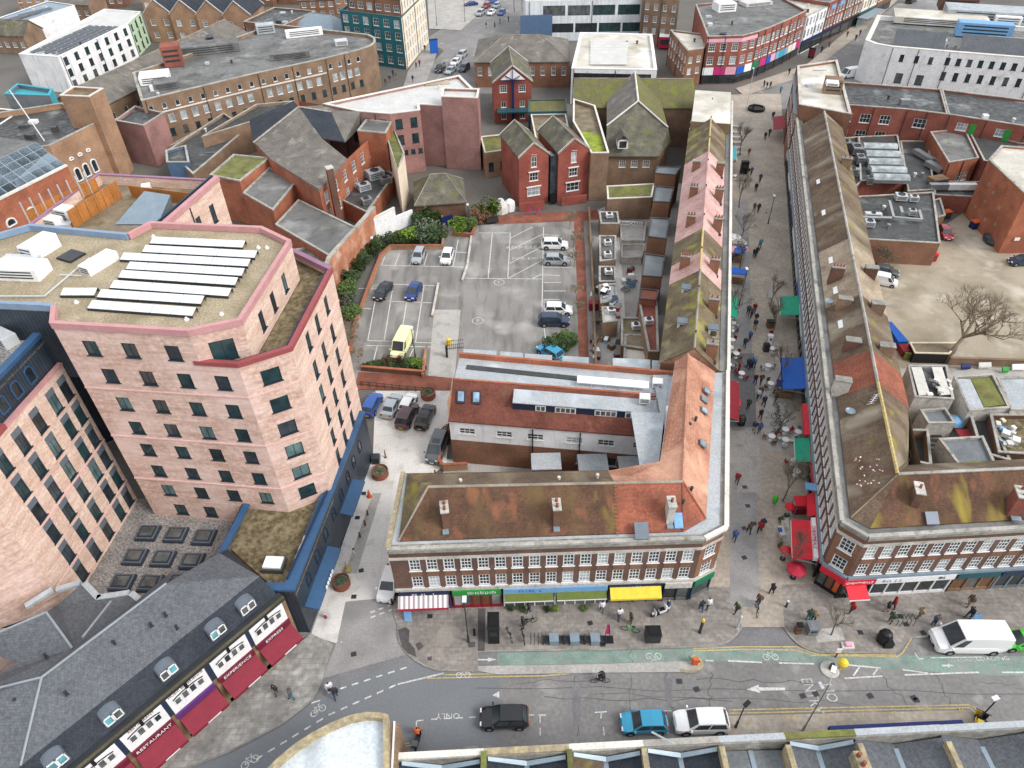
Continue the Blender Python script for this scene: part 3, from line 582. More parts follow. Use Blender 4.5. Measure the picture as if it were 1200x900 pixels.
# ------------------------------------------------------------ pink tower complex
_eb=[0]
def ebox(mb,a,b,w,z0,z1,m,out=.05):
    "box along edge a->b: from out metres outside to w-out inside"
    a=Vector((a[0],a[1])); b=Vector((b[0],b[1])); d=(b-a).normalized(); n=Vector((d.y,-d.x)); _eb[0]=(_eb[0]+1)%17; out+=_eb[0]*.0011; q=[a+n*out-d*.02,b+n*out+d*.02,b+n*(out-w)+d*.02,a+n*(out-w)-d*.02]
    _eb[0]=(_eb[0]+1)%17; k=_eb[0]*.0016; mb.prism([(p.x,p.y) for p in q],z0-k,z1+k,m,True,True)
def fixp(mb): return mb
A0,A1,A2,A3,A4,A5=(-36,45.5),(-24.8,44.09),(-21.1,45.4),(-19.9,57.6),(-23.2,60.3),(-34.2,61.7)
L1,L2,L3,L4=(-21.7,43.7),(-17.9,45.7),(-16.7,57.7),(-21.1,61.3)
tw=TH('tower_block','tall pale pink brick tower with chamfered corner and solar panels on its roof','building',(-27,52,0))
rows=[z-.72 for z in (5.25,8.1,10.85,13.7,16.5,19.35,22.5)]
mb=MB(); WN=('tower',1.2,1.45)
wallrun(tw,mb,A0,L1,4,24.3,'pink_brick',[(*WN,rows[1:],[2.85,6.15,9.4,12.6]),(*WN,rows[:1],[3.15,6.2])],.22)
wallrun(tw,mb,L1,L2,4,24.3,'pink_brick',[('tower',1.55,1.45,rows[1:],[2.2])],.22)
wallrun(tw,mb,L2,L3,6,24.3,'pink_brick_lit',[('tower',.85,1.8,[z-.05 for z in rows[1:]],[3.45,6.1,8.95])],.22)
wallrun(tw,mb,L3,L4,0,24.3,'pink_brick_lit'); wallrun(tw,mb,L4,A5,0,24.3,'pink_brick_lit')
wallrun(tw,mb,A0,A1,24.3,27.7,'pink_brick',[(*WN,[24.65],[2.45,5.75,9.35])],.22)
wallrun(tw,mb,A1,A2,23.5,27.7,'pink_brick',[('tower',1.9,1.9,[24.3],[2.]) ],.22)
wallrun(tw,mb,A2,A3,23.5,27.7,'pink_brick_lit',[('tower',.85,1.8,[24.4],[3.2,6,9])],.22); wallrun(tw,mb,A3,A4,23.5,27.7,'pink_brick_lit'); wallrun(tw,mb,A4,A5,23.5,27.7,'pink_brick')
tw.part('wall',mb)
mb=MB()
for z in (20.95,15.2,9.5):
    for a,b in ((A0,L1),(L1,L2),(L2,L3)): ebox(mb,a,b,.14,z,z+.13,'band_pink',.06)
tw.part('string_course',mb)
A6,A7,A8,A9,A10=(-35.5,59.5),(-45.7,61.7),(-52,57),(-52,49.6),(-37.0,47.9)
up=[A0,A1,A2,A3,A4,A5,A6,A7,A8,A9,A10]
mb=MB(); mb.prism(inset(up,.05),26.9,27.15,'gravel_roof'); tw.part('roof',mb)
mb=MB()
for i,(a,b) in enumerate(zip(up,up[1:]+up[:1])):
    ebox(mb,a,b,.38,27.2,27.75,'pink_cope' if i in (0,1,2,3,4,5,10) else 'bluegrey_cope',.08)
tw.part('coping',mb)
mb=MB(); mb.prism(inset([A1,L1,L2,L3,L4,A4,A3,A2],.05),23.3,23.5,'sedum'); tw.part('terrace_roof',mb)
mb=MB()
q=(-25.3,44.153)
for a,b in ((q,L1),(L1,L2),(L2,L3)): ebox(mb,a,b,.42,24.3,24.68,'red_cope',.08); ebox(mb,a,b,.12,23.5,24.6,'navy',-.42)
ebox(mb,L3,L4,.5,24.25,24.75,'purple_cope',.1); tw.part('terrace_coping',mb)
mb=MB(); wallrun(tw,mb,A10,A0,4,27.05,'clad_navy',[('tower',.9,1.8,[z for z in rows],[1.2])]); wallrun(tw,mb,A9,A10,20,27.05,'clad_dark'); wallrun(tw,mb,A5,A6,0,27.05,'clad_dark'); wallrun(tw,mb,A6,A7,0,27.05,'clad_dark'); wallrun(tw,mb,A7,A8,0,27.05,'clad_dark')
tw.part('cladding',mb)
# wing
wg=TH('tower_wing','sunlit-toned pink brick wing with tall grey-headed windows beside the pink tower','building',(-46,42,0))
W0,W1=(-39.7,35),(-38.5,47.5); W00=(-45,30.5)
mb=MB(); wr=[z-1. for z in (5.5,8.4,11.3,14.1,17.,19.9)]
wallrun(wg,mb,W0,W1,4,22,'pink_brick_lit',[('tower',1.05,1.7,wr,[.6+2.33*i for i in range(1,5)]+[11.6])],.2); wallrun(wg,mb,W00,W0,0,22,'pink_brick'); wallrun(wg,mb,(-55,28),W00,0,22,'pink_brick')
wg.part('wall',mb)
for z in wr:
    for u in [.6+2.33*i for i in range(1,5)]+[11.6]:
        mb=MB(); d=Vector((1.2,12.5)).normalized(); p=Vector(W0)+d*u; n=Vector((d.y,-d.x)); mb.box((p.x-n.x*.02,p.y-n.y*.02,z+1.72),(.09,1.05,.62),'lead',math.atan2(d.y,d.x)-R(90)); wg.part('window_panel',mb)
mb=MB()
for z in (12.7,7.): ebox(mb,W0,W1,.14,z,z+.12,'band_pink',.05)
ebox(mb,W0,(-39.25,39.8),.5,21.9,22.35,'red_cope',.08); ebox(mb,(-39.25,39.8),W1,.4,21.9,22.1,'pink_cope',.05); wg.part('coping',mb)
M0,M1=(-40.3,35),(-39.0,47.6)
mb=MB(); wallrun(wg,mb,M0,M1,22,25,'clad_dark'); mb.prism([M0,M1,(-52,48.5),(-52,36)],24.2,24.4,'gravel_grey'); wg.part('mansard',mb)
mb=MB(); ebox(mb,M0,M1,.7,24.9,25.2,'steel_blue',.1); wg.part('mansard_coping',mb)
for u in (2.5,4.3,6.1,7.9,9.7):
    d=(Vector(M1)-Vector(M0)).normalized(); p=Vector(M0)+d*u; b=MB(); pts=[(-.45,0),(.45,0),(.45,1.0)]+[(.45*math.cos(R(t)),1.0+.45*math.sin(R(t))) for t in range(30,180,30)]+[(-.45,1.0)]
    n=Vector((d.y,-d.x)); b.poly([(p.x+d.x*x+n.x*.06,p.y+d.y*x+n.y*.06,22.5+z) for x,z in pts],'glass'); strip3=[(p.x+d.x*x+n.x*.08,p.y+d.y*x+n.y*.08,22.5+z) for x,z in pts+pts[:1]]
    b.path(strip3,.07,4,'steel_blue'); wg.part('arched_window',b)
# podium
pd=TH('podium','dark clad podium with blue copings and a sedum roof below the pink tower','building',(-22,44,0))
Q0,Q1,Q2,Q3,Q4=(-19.1,34.6),(-16.2,56.8),(-17.5,57.6),(-26.1,44.9),(-27.3,35.0)
mb=MB(); wallrun(pd,mb,Q0,Q1,0,6.9,'clad_dark'); wallrun(pd,mb,Q4,Q0,0,6.9,'clad_dark'); wallrun(pd,mb,Q3,Q4,4,6.9,'clad_navy'); wallrun(pd,mb,Q1,Q2,0,6.9,'clad_dark'); pd.part('wall',mb)
mb=MB(); mb.prism([Q4,Q0,(-17.7,45.3),L2,L1,(-26.0,44.3)],6.0,6.2,'sedum'); pd.part('roof',mb)
mb=MB(); ebox(mb,Q0,Q1,1.1,6.75,7.0,'steel_blue',.06); ebox(mb,Q4,Q0,.75,6.75,6.99,'steel_blue',.06); ebox(mb,(-26.0,44.3),Q4,.6,6.75,7.01,'steel_blue',.0); ebox(mb,(-18.2,45.4),(-19.9,35.6),.1,6.2,7.3,'navy',0); pd.part('coping',mb)
d=(Vector(Q1)-Vector(Q0)).normalized(); n=Vector((d.y,-d.x))
for u in (2.5,5,7.5,10,12.45,14.8,16.95,19.2):
    p=Vector(Q0)+d*u; b=MB(); pts=[(-.4,0),(.4,0),(.4,1.1)]+[(.4*math.cos(R(t)),1.1+.4*math.sin(R(t))) for t in range(30,180,30)]+[(-.4,1.1)]
    b.poly([(p.x+d.x*x+n.x*.03,p.y+d.y*x+n.y*.03,4.1+z) for x,z in pts],'glass'); b.path([(p.x+d.x*x+n.x*.05,p.y+d.y*x+n.y*.05,4.1+z) for x,z in pts+pts[:1]],.05,4,'navy'); pd.part('arched_window',b)
for u0,u1 in ((.6,7.2),(11.2,15.8)):
    a,b_=Vector(Q0)+d*u0,Vector(Q0)+d*u1; b=MB(); b.slab([(a.x,a.y,3.4),(a.x+n.x*1.3,a.y+n.y*1.3,3.15),(b_.x+n.x*1.3,b_.y+n.y*1.3,3.15),(b_.x,b_.y,3.4)],.18,'steel_blue'); c=pd.part('canopy',b)
    if u0<5:
        for i,s in enumerate('MUSEUM'): pass
        lt=MB()
        for i in range(5): p=Vector(Q0)+d*(2.8+i*.42)+n*1.33; lt.box((p.x,p.y,3.1),(.08,.28,.36),'white',math.atan2(d.y,d.x)-R(90))
        pd.part('canopy_letters',lt,c)
b=MB()
for k in range(12): p=Vector(Q0)+d*(3.2+k*.21)-n*.9; b.box((p.x,p.y,7.0),(.25,.14,.04),'offwhite',.6*k)
pd.part('coping_stain',b)
rl=MB(); c=P(322,664,6.2); rl.box((c.x,c.y,6.2),(1.9,1.5,.5),'felt_dark',R(-4)); o=pd.part('rooflight_kerb',rl); rl=MB(); rl.box((c.x,c.y,6.72),(1.6,1.2,.2),'white',R(-4)); pd.part('rooflight',rl,o)
# deck with rooflights
dk=TH('roof_deck','grey gravel roof deck with nine square rooflights between wing and tower','roof deck',(-32,40,4))
mb=MB(); mb.prism([(-39.7,35),(-27.3,35),(-26.0,44.6),(-36,45.6),(-37.2,48),(-38.5,47.5)],3.7,4.0,'gravel_grey'); dk.part('deck',mb)
mb=MB(); mb.box((-33.5,34.6,.0),(12.5,.6,4.6),'brick_terr'); mb.box((-33.2,34.75,4.6),(8,.7,.25),'red_d'); dk.part('edge_wall',mb)
for px in ((173,624),(206,626),(239,629),(158,652),(191,654),(225,657),(143,682),(176,683),(209,682)):
    c=P(px[0],px[1],4.3); b=MB(); rz=R(-3)
    b.box((c.x,c.y,4.0),(1.95,1.75,.3),'dark_frame',rz); b.box((c.x,c.y,4.3),(1.7,1.5,.12),'lead',rz); b.box((c.x,c.y,4.42),(1.5,1.3,.06),'dark_frame',rz); k=dk.part('rooflight',b)
    b=MB(); b.box((c.x,c.y,4.44),(1.2,1.0,.08),'glass_c',rz); dk.part('pane',b,k)
# plant on the tower roof
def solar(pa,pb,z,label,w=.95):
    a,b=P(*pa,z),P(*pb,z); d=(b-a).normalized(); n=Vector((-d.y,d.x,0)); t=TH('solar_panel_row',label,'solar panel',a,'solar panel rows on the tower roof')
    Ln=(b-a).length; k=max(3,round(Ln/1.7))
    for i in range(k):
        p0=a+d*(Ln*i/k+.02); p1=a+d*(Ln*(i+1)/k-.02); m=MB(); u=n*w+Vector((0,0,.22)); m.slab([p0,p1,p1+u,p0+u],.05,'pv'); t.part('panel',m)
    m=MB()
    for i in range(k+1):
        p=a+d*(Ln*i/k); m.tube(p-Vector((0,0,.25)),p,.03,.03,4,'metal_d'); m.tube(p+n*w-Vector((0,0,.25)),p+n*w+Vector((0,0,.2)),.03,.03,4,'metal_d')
    m.tube(a-Vector((0,0,.05)),b-Vector((0,0,.05)),.05,.05,4,'metal_d'); t.part('mounting_rail',m); m=MB(); m.slab([a-n*.04,b-n*.04,b,a],.24,'metal_d'); m.slab([a+n*w+Vector((0,0,.2)),b+n*w+Vector((0,0,.2)),b+n*(w+.12)+Vector((0,0,.1)),a+n*(w+.12)+Vector((0,0,.1))],.3,'metal_d'); t.part('shade_skirt',m)  # dark skirts front and back stand in for the shade under the panels
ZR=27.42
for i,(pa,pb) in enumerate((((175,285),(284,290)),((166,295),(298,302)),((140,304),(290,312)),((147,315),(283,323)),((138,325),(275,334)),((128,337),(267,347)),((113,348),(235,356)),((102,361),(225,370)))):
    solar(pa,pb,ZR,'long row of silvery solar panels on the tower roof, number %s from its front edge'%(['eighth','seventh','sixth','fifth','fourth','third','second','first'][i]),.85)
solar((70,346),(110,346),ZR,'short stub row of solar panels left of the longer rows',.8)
def unit(name,label,px,py,z,dims,m,rz=0.,cat='roof plant',group=None,fan=0,fm='metal_d'):
    c=P(px,py,z); t=TH(name,label,cat,c,group); w,l,h=dims; cs,sn=math.cos(rz),math.sin(rz)
    b=MB(); b.box(c,dims,m,rz); b.box((c.x,c.y,z+h),(w*.96,l*.96,.04),m,rz); t.part('casing',b)
    for i in range(fan):
        x=(i+.5)/fan*w-w/2; b=MB(); b.lathe([(min(w/fan,l)*.38,0),(min(w/fan,l)*.38,.1),(min(w/fan,l)*.3,.1),(min(w/fan,l)*.3,.03)],10,fm,(c.x+x*cs,c.y+x*sn,z+h+.04)); t.part('fan',b)
    b=MB(); f=Vector((sn,-cs,0))
    for i in range(3): p=c+f*(l/2+.015)+Vector((0,0,h*(.25+.25*i))); b.box((p.x,p.y,p.z),(w*.8,.03,h*.1),fm,rz)
    t.part('grille',b); return t
unit('air_handler','large pale gravel-topped plant box at the left of the tower roof',28,322,27.15,(4.2,2.0,1.1),'white',R(-6)); unit('air_handler','white stepped ventilation cabinet on the tower roof',50,296,27.15,(1.5,3.,1.3),'white',R(-20)); unit('air_handler','white round-topped duct unit by the tower roof edge',28,309,27.15,(3.2,.9,.7),'metal_l',R(-5)); unit('air_handler','white boxy fan duct in the middle of the tower roof',118,312,27.15,(1.2,3.2,.8),'white',R(-25)); unit('roof_hatch','dark square hatch on the tower roof',84,301,27.15,(1.8,1.7,.15),'metal_d',R(-25),'hatch')
unit('condenser','white condenser on the dark mansard roof of the wing',8,402,24.4,(2.,1.2,1.),'metal_l',R(-30))
mb=MB(); mb.path([P(0,347,27.4),P(52,347,27.4),P(105,302,27.4)],.07,6,'metal_l'); mb.path([P(70,322,27.4),P(96,323,27.4)],.06,6,'metal_l'); solo('roof_pipe',mb,'pale pipe running across the tower roof','pipe')
for x,y in ((90,355),(219,375),(260,369),(303,291),(313,291),(180,278)):
    mb=MB(); c=P(x,y,27.15); mb.lathe([(.2,0),(.2,.1),(.1,.12),(.1,.25)],8,'white',c); solo('roof_vent',mb,'small white vent cap among the solar panels','vent',group='vent caps on the tower roof')
# rear wing with orange screen
rwg=block('tower_rear_wing','lower pink-coped rear wing of the tower with an orange timber screen',[(-51,66),(-36.3,64.5),(-33.5,78.1),(-48.6,80.6)],0,24.3,'pink_brick_lit','felt_brown','purple_cope',1.2,.4,{1:[('tower',.95,2.2,[20.4],[5,8,11])]})
b=MB(); ebox(b,(-36.3,64.5),(-33.5,78.1),.55,24.25,24.8,'pink_cope',.15); ebox(b,(-36.9,64.9),(-34.1,78.1),.15,23.2,24.9,'navy',0); rwg.part('red_coping',b)
a,b2=P(88,268,23.2),P(144,231,23.2); dd=(b2-a)
for i in range(6):
    m=MB(); p=a+dd*(i/6); q=a+dd*((i+.96)/6); n=Vector((-dd.y,dd.x,0)).normalized()*.1; m.slab([p+Vector((0,0,2.)),q+Vector((0,0,2.)),q+n+Vector((0,0,2.)),p+n+Vector((0,0,2.))],2.,'wood_orange'); rwg.part('screen_panel',m)
a,b2=P(36,263,23.2),P(118,222,23.2); dd=(b2-a)
for i in range(8):
    m=MB(); p=a+dd*(i/8); q=a+dd*((i+.9)/8); n=Vector((-dd.y,dd.x,0)).normalized()*.1; m.slab([p+Vector((0,0,1.5)),q+Vector((0,0,1.5)),q+n+Vector((0,0,1.5)),p+n+Vector((0,0,1.5))],1.5,'wood_orange'); m.tube(p,p+Vector((0,0,2.6)),.08,.08,4,'metal_l'); rwg.part('screen_panel',m)
a,b2=P(155,231,23.2),P(226,240,23.2); dd=(b2-a)
for i in range(6):
    m=MB(); p=a+dd*(i/6); q=a+dd*((i+.96)/6); n=Vector((0,.1,0)); m.slab([p+Vector((0,0,1.4)),q+Vector((0,0,1.4)),q+n+Vector((0,0,1.4)),p+n+Vector((0,0,1.4))],1.4,'wood_orange'); rwg.part('screen_panel',m)
unit('condenser','larger white condenser beside the orange screen',80,256,23.2,(1.6,1.4,1.3),'white',R(-20)); unit('condenser','smaller white condenser beside the orange screen',65,264,23.2,(1.6,1.2,.9),'white',R(-20)); 
m=MB(); p=P(170,252,23.2); m.poly([p+Vector(v) for v in ((-2.5,-2,0),(2.2,-2.2,0),(2.8,1.5,1.6),(-.5,2.6,1.6))],'zinc'); m.poly([p+Vector(v) for v in ((-2.5,-2,0),(-.5,2.6,1.6),(-.6,2.7,0))],'navy'); m.poly([p+Vector(v) for v in ((2.2,-2.2,0),(2.3,2.2,0),(2.8,1.5,1.6))],'zinc'); m.poly([p+Vector(v) for v in ((2.8,1.5,1.6),(2.3,2.2,0),(-.6,2.7,0),(-.5,2.6,1.6))],'navy'); rwg.part('sloping_rooflight',m)
# ------------------------------------------------------------ slate-roofed restaurant, bottom left
rs=TH('restaurant','slate-roofed restaurant with white gable panels and dark red awnings','building',(-30,28,0))
a0,a1=Vector((-43,7)),Vector((-19.9,34.1)); d=(a1-a0).normalized(); n=Vector((d.y,-d.x)); Ln=(a1-a0).length
D=lambda u,o,z:Vector((a0.x+d.x*u+n.x*o,a0.y+d.y*u+n.y*o,z))
mb=MB(); wallrun(rs,mb,a0,a1,0,6.7,'brick_brown'); e=D(Ln,-8,0); wallrun(rs,mb,a1,(e.x,e.y),0,6.7,'brick_tan'); rs.part('wall',mb)
mb=MB(); mb.slab([D(0,.15,6.72),D(Ln,.15,6.72),D(Ln,-.75,6.72),D(0,-.75,6.72)],.3,'metal_d'); mb.slab([D(0,.12,6.8),D(Ln,.12,6.8),D(Ln,-.12,6.8),D(0,-.12,6.8)],.1,'timber_d'); rs.part('gutter',mb)
bk=1.75
mb=MB(); mb.poly([D(0,-.7,6.7),D(Ln-.2,-.7,6.7),D(Ln-.6,-bk,8.8),D(0,-bk,8.8)],'slate_d'); mb.poly([D(Ln-.2,-.7,6.7),D(Ln-.2,-8,6.7),D(Ln-1.4,-6.5,8.8),D(Ln-.6,-bk,8.8)],'slate_d'); rs.part('mansard',mb)
r0,r1,r2=P(195,684,11),P(49,794,11),P(0,807,11)
b0,b1=D(Ln-.6,-bk,8.8),D(0,-bk,8.8); be=P(298,690,8.8)
mb=MB(); uu0=lambda px,py,z:(Vector(P(px,py,z)[:2])-a0).dot(d)
HB=D(uu0(28,903,8.8),-bk,8.8); mb.poly([HB,D(Ln-.6,-bk,8.8),r0,r1],'slate'); mb.poly([r1,P(-30,816,11),P(-90,880,8.8),P(-20,935,8.8),HB],'slate')
mb.poly([D(Ln-.6,-bk,8.8),D(Ln-1.4,-6.5,8.8),r0],'slate'); 
rf=rs.part('roof',mb); mb=MB(); c1,c2=Vector((-36.5,30.4,11)),Vector((-33.1,27.3,11))
mb.poly([r0,P(195,684,8.9)+Vector((0,1.2,0)),P(160,704,8.4),P(150,696,8.4),P(110,702,8.4),P(95,685,8.4),P(68,708,8.4),c1,P(85,760,11)-Vector((0,0,.9))],'slate')
mb.poly([r1,r0,P(85,760,10.1)],'slate'); mb.poly([r1,P(85,760,10.1),P(20,778,9.6),P(0,790,9.6),P(-30,800,10.2),Vector((-40.5,22.9,11))],'slate')
mb.poly([c1,P(0,741,11),P(-20,760,10),P(20,778,9.6),P(85,760,10.1)],'slate'); mb.poly([c1,P(68,708,8.4),P(30,735,8.),P(0,736,9.)],'slate_d')
mb.poly([D(0,-bk,8.8),Vector((-48,12,8.8)),Vector((-48,12,6.7)),D(0,-.7,6.7)],'slate_d')
rs.part('rear_roof',mb)
mb=MB()
for q,w in ((r0,r1),(r1,P(-20,811,11)),(r1,HB),(c1,P(85,760,10.1)),(c1,P(0,741,11)),(P(130,705,9.6),P(97,747,10.6))): mb.tube(q+Vector((0,0,.05)),w+Vector((0,0,.05)),.1,.1,5,'bluegrey_d')
rs.part('ridge_tiles',mb,rf)
mb=MB()
for q,w in ((P(95,685,8.5),P(112,703,8.5)),(P(112,703,8.5),P(150,697,8.5)),(P(150,697,8.5),P(160,705,8.5)),(P(65,693,8.5),P(93,685,8.5)),(P(30,712,8.3),P(62,692,8.5))): ddd=(w-q).normalized(); nn=Vector((-ddd.y,ddd.x,0))*.5; mb.slab([q,w,w+nn,q+nn],.3,'membrane')
rs.part('box_gutter',mb)
for x,y in ((79,814),(135,755),(178,734),(195,722),(208,737),(20,823),(55,770)): mb=MB(); mb.lathe([(.16,0),(.1,.12),(.08,.4),(.14,.4),(.12,.5)],7,'metal_d',P(x,y,10.2)); rs.part('roof_vent',mb)
def dormer(u):
    m=MB(); w=.72; o0,o1=-.75,-1.95; zb,zt=7.15,8.2; prof=[(-w,zb),(w,zb),(w,zt)]+[(w*math.cos(R(t)),zt+.3*math.sin(R(t))) for t in range(30,180,30)]+[(-w,zt)]
    F=[D(u+x,o0,z) for x,z in prof]; B=[D(u+x,o1-.35,z) for x,z in prof]; k=len(prof); m.poly(F,'lead')
    for i in range(k): j=(i+1)%k; m.poly([F[j],F[i],B[i],B[j]],'lead')
    dm=rs.part('dormer',m); m=MB()
    for x in (-.33,.33):
        for z0,z1,x0,x1 in ((zb+.1,zt+.02,x-.32,x-.24),(zb+.1,zt+.02,x+.24,x+.32),(zb+.1,zb+.2,x-.32,x+.32),(zt-.06,zt+.02,x-.32,x+.32)): m.slab([D(u+x0,o0+.06,z1),D(u+x1,o0+.06,z1),D(u+x1,o0+.0,z1),D(u+x0,o0+.0,z1)],z1-z0,'white_frame')
        m.poly([D(u+x-.26,o0+.03,zb+.15),D(u+x+.26,o0+.03,zb+.15),D(u+x+.26,o0+.03,zt),D(u+x-.26,o0+.03,zt)],'teal_glass' if (u*3+x)%2>1 else 'glass_c')
    rs.part('dormer_window',m,dm)
uu=lambda px,py,z:(Vector(P(px,py,z)[:2])-a0).dot(d)
for px,py in ((295,716),(257,742),(200,790),(135,843),(68,895)): dormer(uu(px,py,7.7))
# white panels with fascias and awnings
PAN=[(uu(70,897,5),uu(118,868,5)),(uu(117,880,5),uu(183,836,5)),(uu(186,842,5),uu(246,786,5)),(uu(249,785,5),uu(305,740,5)),(uu(308,735,5),uu(338,712,5)+.3)]
nb=5; u_end=Ln-.35; pw=(u_end-8.)/4.4
segs=[(u_end-pw*.0-pw*(k+1)-.5*k,u_end-pw*k-.5*k) for k in range(4)]
segs=[(31.9,35.2),(28.2,31.5),(24.4,27.7),(20.7,24.0),(17.,20.3)]
FAS=[('EXPRESS','maroon_d',''),('EXPERIENCE','maroon_d',''),('','purple','MUSIC EXPERIENCE'),('RESTAURANT','maroon_d','RESTAURANT'),('','maroon_d','')]
mb=MB()
for k,(u0,u1) in enumerate(segs):
    mb=MB(); mb.slab([D(u0,.14,6.6),D(u1,.14,6.6),D(u1,0.,6.6),D(u0,0.,6.6)],2.6,'white'); pn=rs.part('white_panel',mb)
    um=(u0+u1)/2
    for i in range(4):
        m=MB(); x=um-.99+i*.66; hgt=.75+(.15 if i in(1,2) else 0); m.poly([D(x-.24,.17,4.9),D(x+.24,.17,4.9),D(x+.24,.17,4.9+hgt),D(x-.24,.17,4.9+hgt)],'glass_c' if i!=k%4 else 'glass'); m.path([D(x-.24,.17,4.9),D(x+.24,.17,4.9),D(x+.24,.17,4.9+hgt),D(x-.24,.17,4.9+hgt),D(x-.24,.17,4.9)],.04,4,'white'); rs.part('window',m)
    m=MB(); m.path([D(um+t,.2,5.75+.22*(1-(t/1.3)**2)) for t in (-1.3,-.9,-.45,0,.45,.9,1.3)],.045,5,'black'); m.slab([D(um-.12,.24,6.55),D(um+.12,.24,6.55),D(um+.12,.14,6.55),D(um-.12,.14,6.55)],.7,'black'); rs.part('window_hood',m)
    m=MB(); m.slab([D(u0-.05,.3,3.95),D(u1+.05,.3,3.95),D(u1+.05,.02,4.0),D(u0-.05,.02,4.0)],.65,FAS[k][1]); fa=rs.part('fascia',m)
    if FAS[k][0]: put_text(FAS[k][0],.5,'white',D(um,.32,3.6),(d.x,d.y,0),(0,0,1),fa,rs.o,sx=.95)
    if FAS[k][2]: put_text(FAS[k][2],.34,'brown',D(um,.16,6.28),(d.x,d.y,0),(0,0,1),pn,rs.o)
    m=MB(); m.slab([D(u0,.3,3.25),D(u0,1.75,2.55),D(u1,1.75,2.55),D(u1,.3,3.25)],.05,'maroon'); m.slab([D(u0,1.72,2.56),D(u0,1.76,2.55),D(u1,1.76,2.55),D(u1,1.72,2.56)],.3,'maroon'); aw=rs.part('awning',m)
    m=MB(); m.slab([D(um-.3,1.78,2.5),D(um-.3,1.8,2.5),D(um+.9,1.8,2.5),D(um+.9,1.78,2.5)],.14,'white'); rs.part('awning_lettering',m,aw)
for k in range(5):
    mb=MB(); u=segs[k][0]-.2; mb.slab([D(u-.22,.1,6.68),D(u+.2,.1,6.68),D(u+.2,0.,6.68),D(u-.22,0.,6.68)],2.6,'navy'); rs.part('panel_joint',mb); mb=MB(); mb.slab([D(u-.16,.3,3.4),D(u+.16,.3,3.4),D(u+.16,0.,3.4),D(u-.16,0.,3.4)],3.4,'timber'); rs.part('pilaster',mb)
# ------------------------------------------------------------ brick corner block (south front + wing up the street)
ZE,ZRG=9.5,12.1
cb=TH('corner_block','long brick corner block with mossy red-brown roof and white sash windows over shops','building',(3,40,0))
F0,F1,F2=(-11,36.75),(16.3,37.2),(18.4,38.3)
F3=(xw(59.3),59.3)
S17=[2.1+1.51*i for i in range(17)]
mb=MB(); wallrun(cb,mb,F0,F1,3.2,ZE,'brick_pier',[('sash',1.0,1.6,[3.65,6.2],S17)])
wallrun(cb,mb,F1,F2,3.2,ZE,'brick_terr',[('sash',1.2,1.6,[3.65,6.2],1)]); wallrun(cb,mb,F2,F3,3.2,ZE,'brick_terr',[('sash',1.0,1.6,[3.65,6.2],(13,.6))])
wallrun(cb,mb,(-10.6,45.4),F0,0,ZE,'brick_terr'); wallrun(cb,mb,(14.6,45.2),(-10.6,45.4),0,ZE,'brick_brown',[('plain',1.,1.2,[1.5,4.4,7.],9)])
cb.part('wall',mb)
dS=(Vector(F1)-Vector(F0)).normalized(); nS=Vector((dS.y,-dS.x))
for u in S17:
    for z0,z1 in ((5.32,6.08),):
        p=Vector(F0)+dS*u; m=MB(); m.slab([(p.x-dS.x*.5+nS.x*.03,p.y-dS.y*.5+nS.y*.03,z1),(p.x+dS.x*.5+nS.x*.03,p.y+dS.y*.5+nS.y*.03,z1),(p.x+dS.x*.5-nS.x*.05,p.y+dS.y*.5-nS.y*.05,z1),(p.x-dS.x*.5-nS.x*.05,p.y-dS.y*.5-nS.y*.05,z1)],z1-z0,'brick_terr'); cb.part('spandrel',m)
m=MB()
for a,b in ((F0,F1),(F1,F2),(F2,F3)): ebox(m,a,b,.3,7.9,8.2,'stone_band',.05); ebox(m,a,b,.7,9.1,9.45,'cornice',.22); ebox(m,a,b,.5,3.2,3.5,'stone_band',.18)
cb.part('cornice',m)
m=MB()
for a,b in ((F0,F1),): ebox(m,a,b,.36,9.45,9.66,'coping',.2)
for a,b in ((F1,F2),(F2,F3)): ebox(m,a,b,.4,9.45,9.7,'stone_pale',.25)
ebox(m,(-10.6,45.4),F0,.4,9.3,9.75,'kerb_y',.1); cb.part('parapet',m)
m=MB(); fo=[F0,F1,F2,F3,(xw(59.3)-7.4,59.3),(14.6,45.2),(-10.6,45.4)]; m.prism(inset(fo,.05),9.2,9.42,'membrane'); cb.part('roof_deck',m)
rx=lambda y:14.9+(19.0-14.9)/(59.4-41.2)*(y-41.3)   # ridge of the street wing
ew,ez=(-10.0,37.6),9.5
R0,R1=Vector((-7.6,41.4,ZRG)),Vector((14.9,41.4,ZRG)); Rn=Vector((rx(59.3),59.3,ZRG))
e0,e1,e2,e3=Vector((-10.1,37.55,9.55)),Vector((14.6,37.95,9.55)),Vector((16.9,39.3,9.55)),Vector((xw(59.3)-1.35,59.3,9.55)); bw,be2=Vector((-10.1,45.2,9.6)),Vector((13.9,45.0,9.6))
xs=8.9; rm=Vector((xs,41.4,ZRG)); em=Vector((xs,37.86,9.55)); bm=Vector((xs,45.1,9.6))
m=MB(); m.slab([e0,em,rm,R0],.15,'tile_moss'); m.slab([bm,bw,R0,rm],.15,'tile_brown'); m.slab([bw,e0,R0],.15,'tile_olive'); r=cb.part('roof',m)
m=MB(); m.slab([em,e1,R1,rm],.15,'tile_terr'); m.slab([e1,e2,R1],.15,'tile_terr'); r2=cb.part('corner_roof',m)
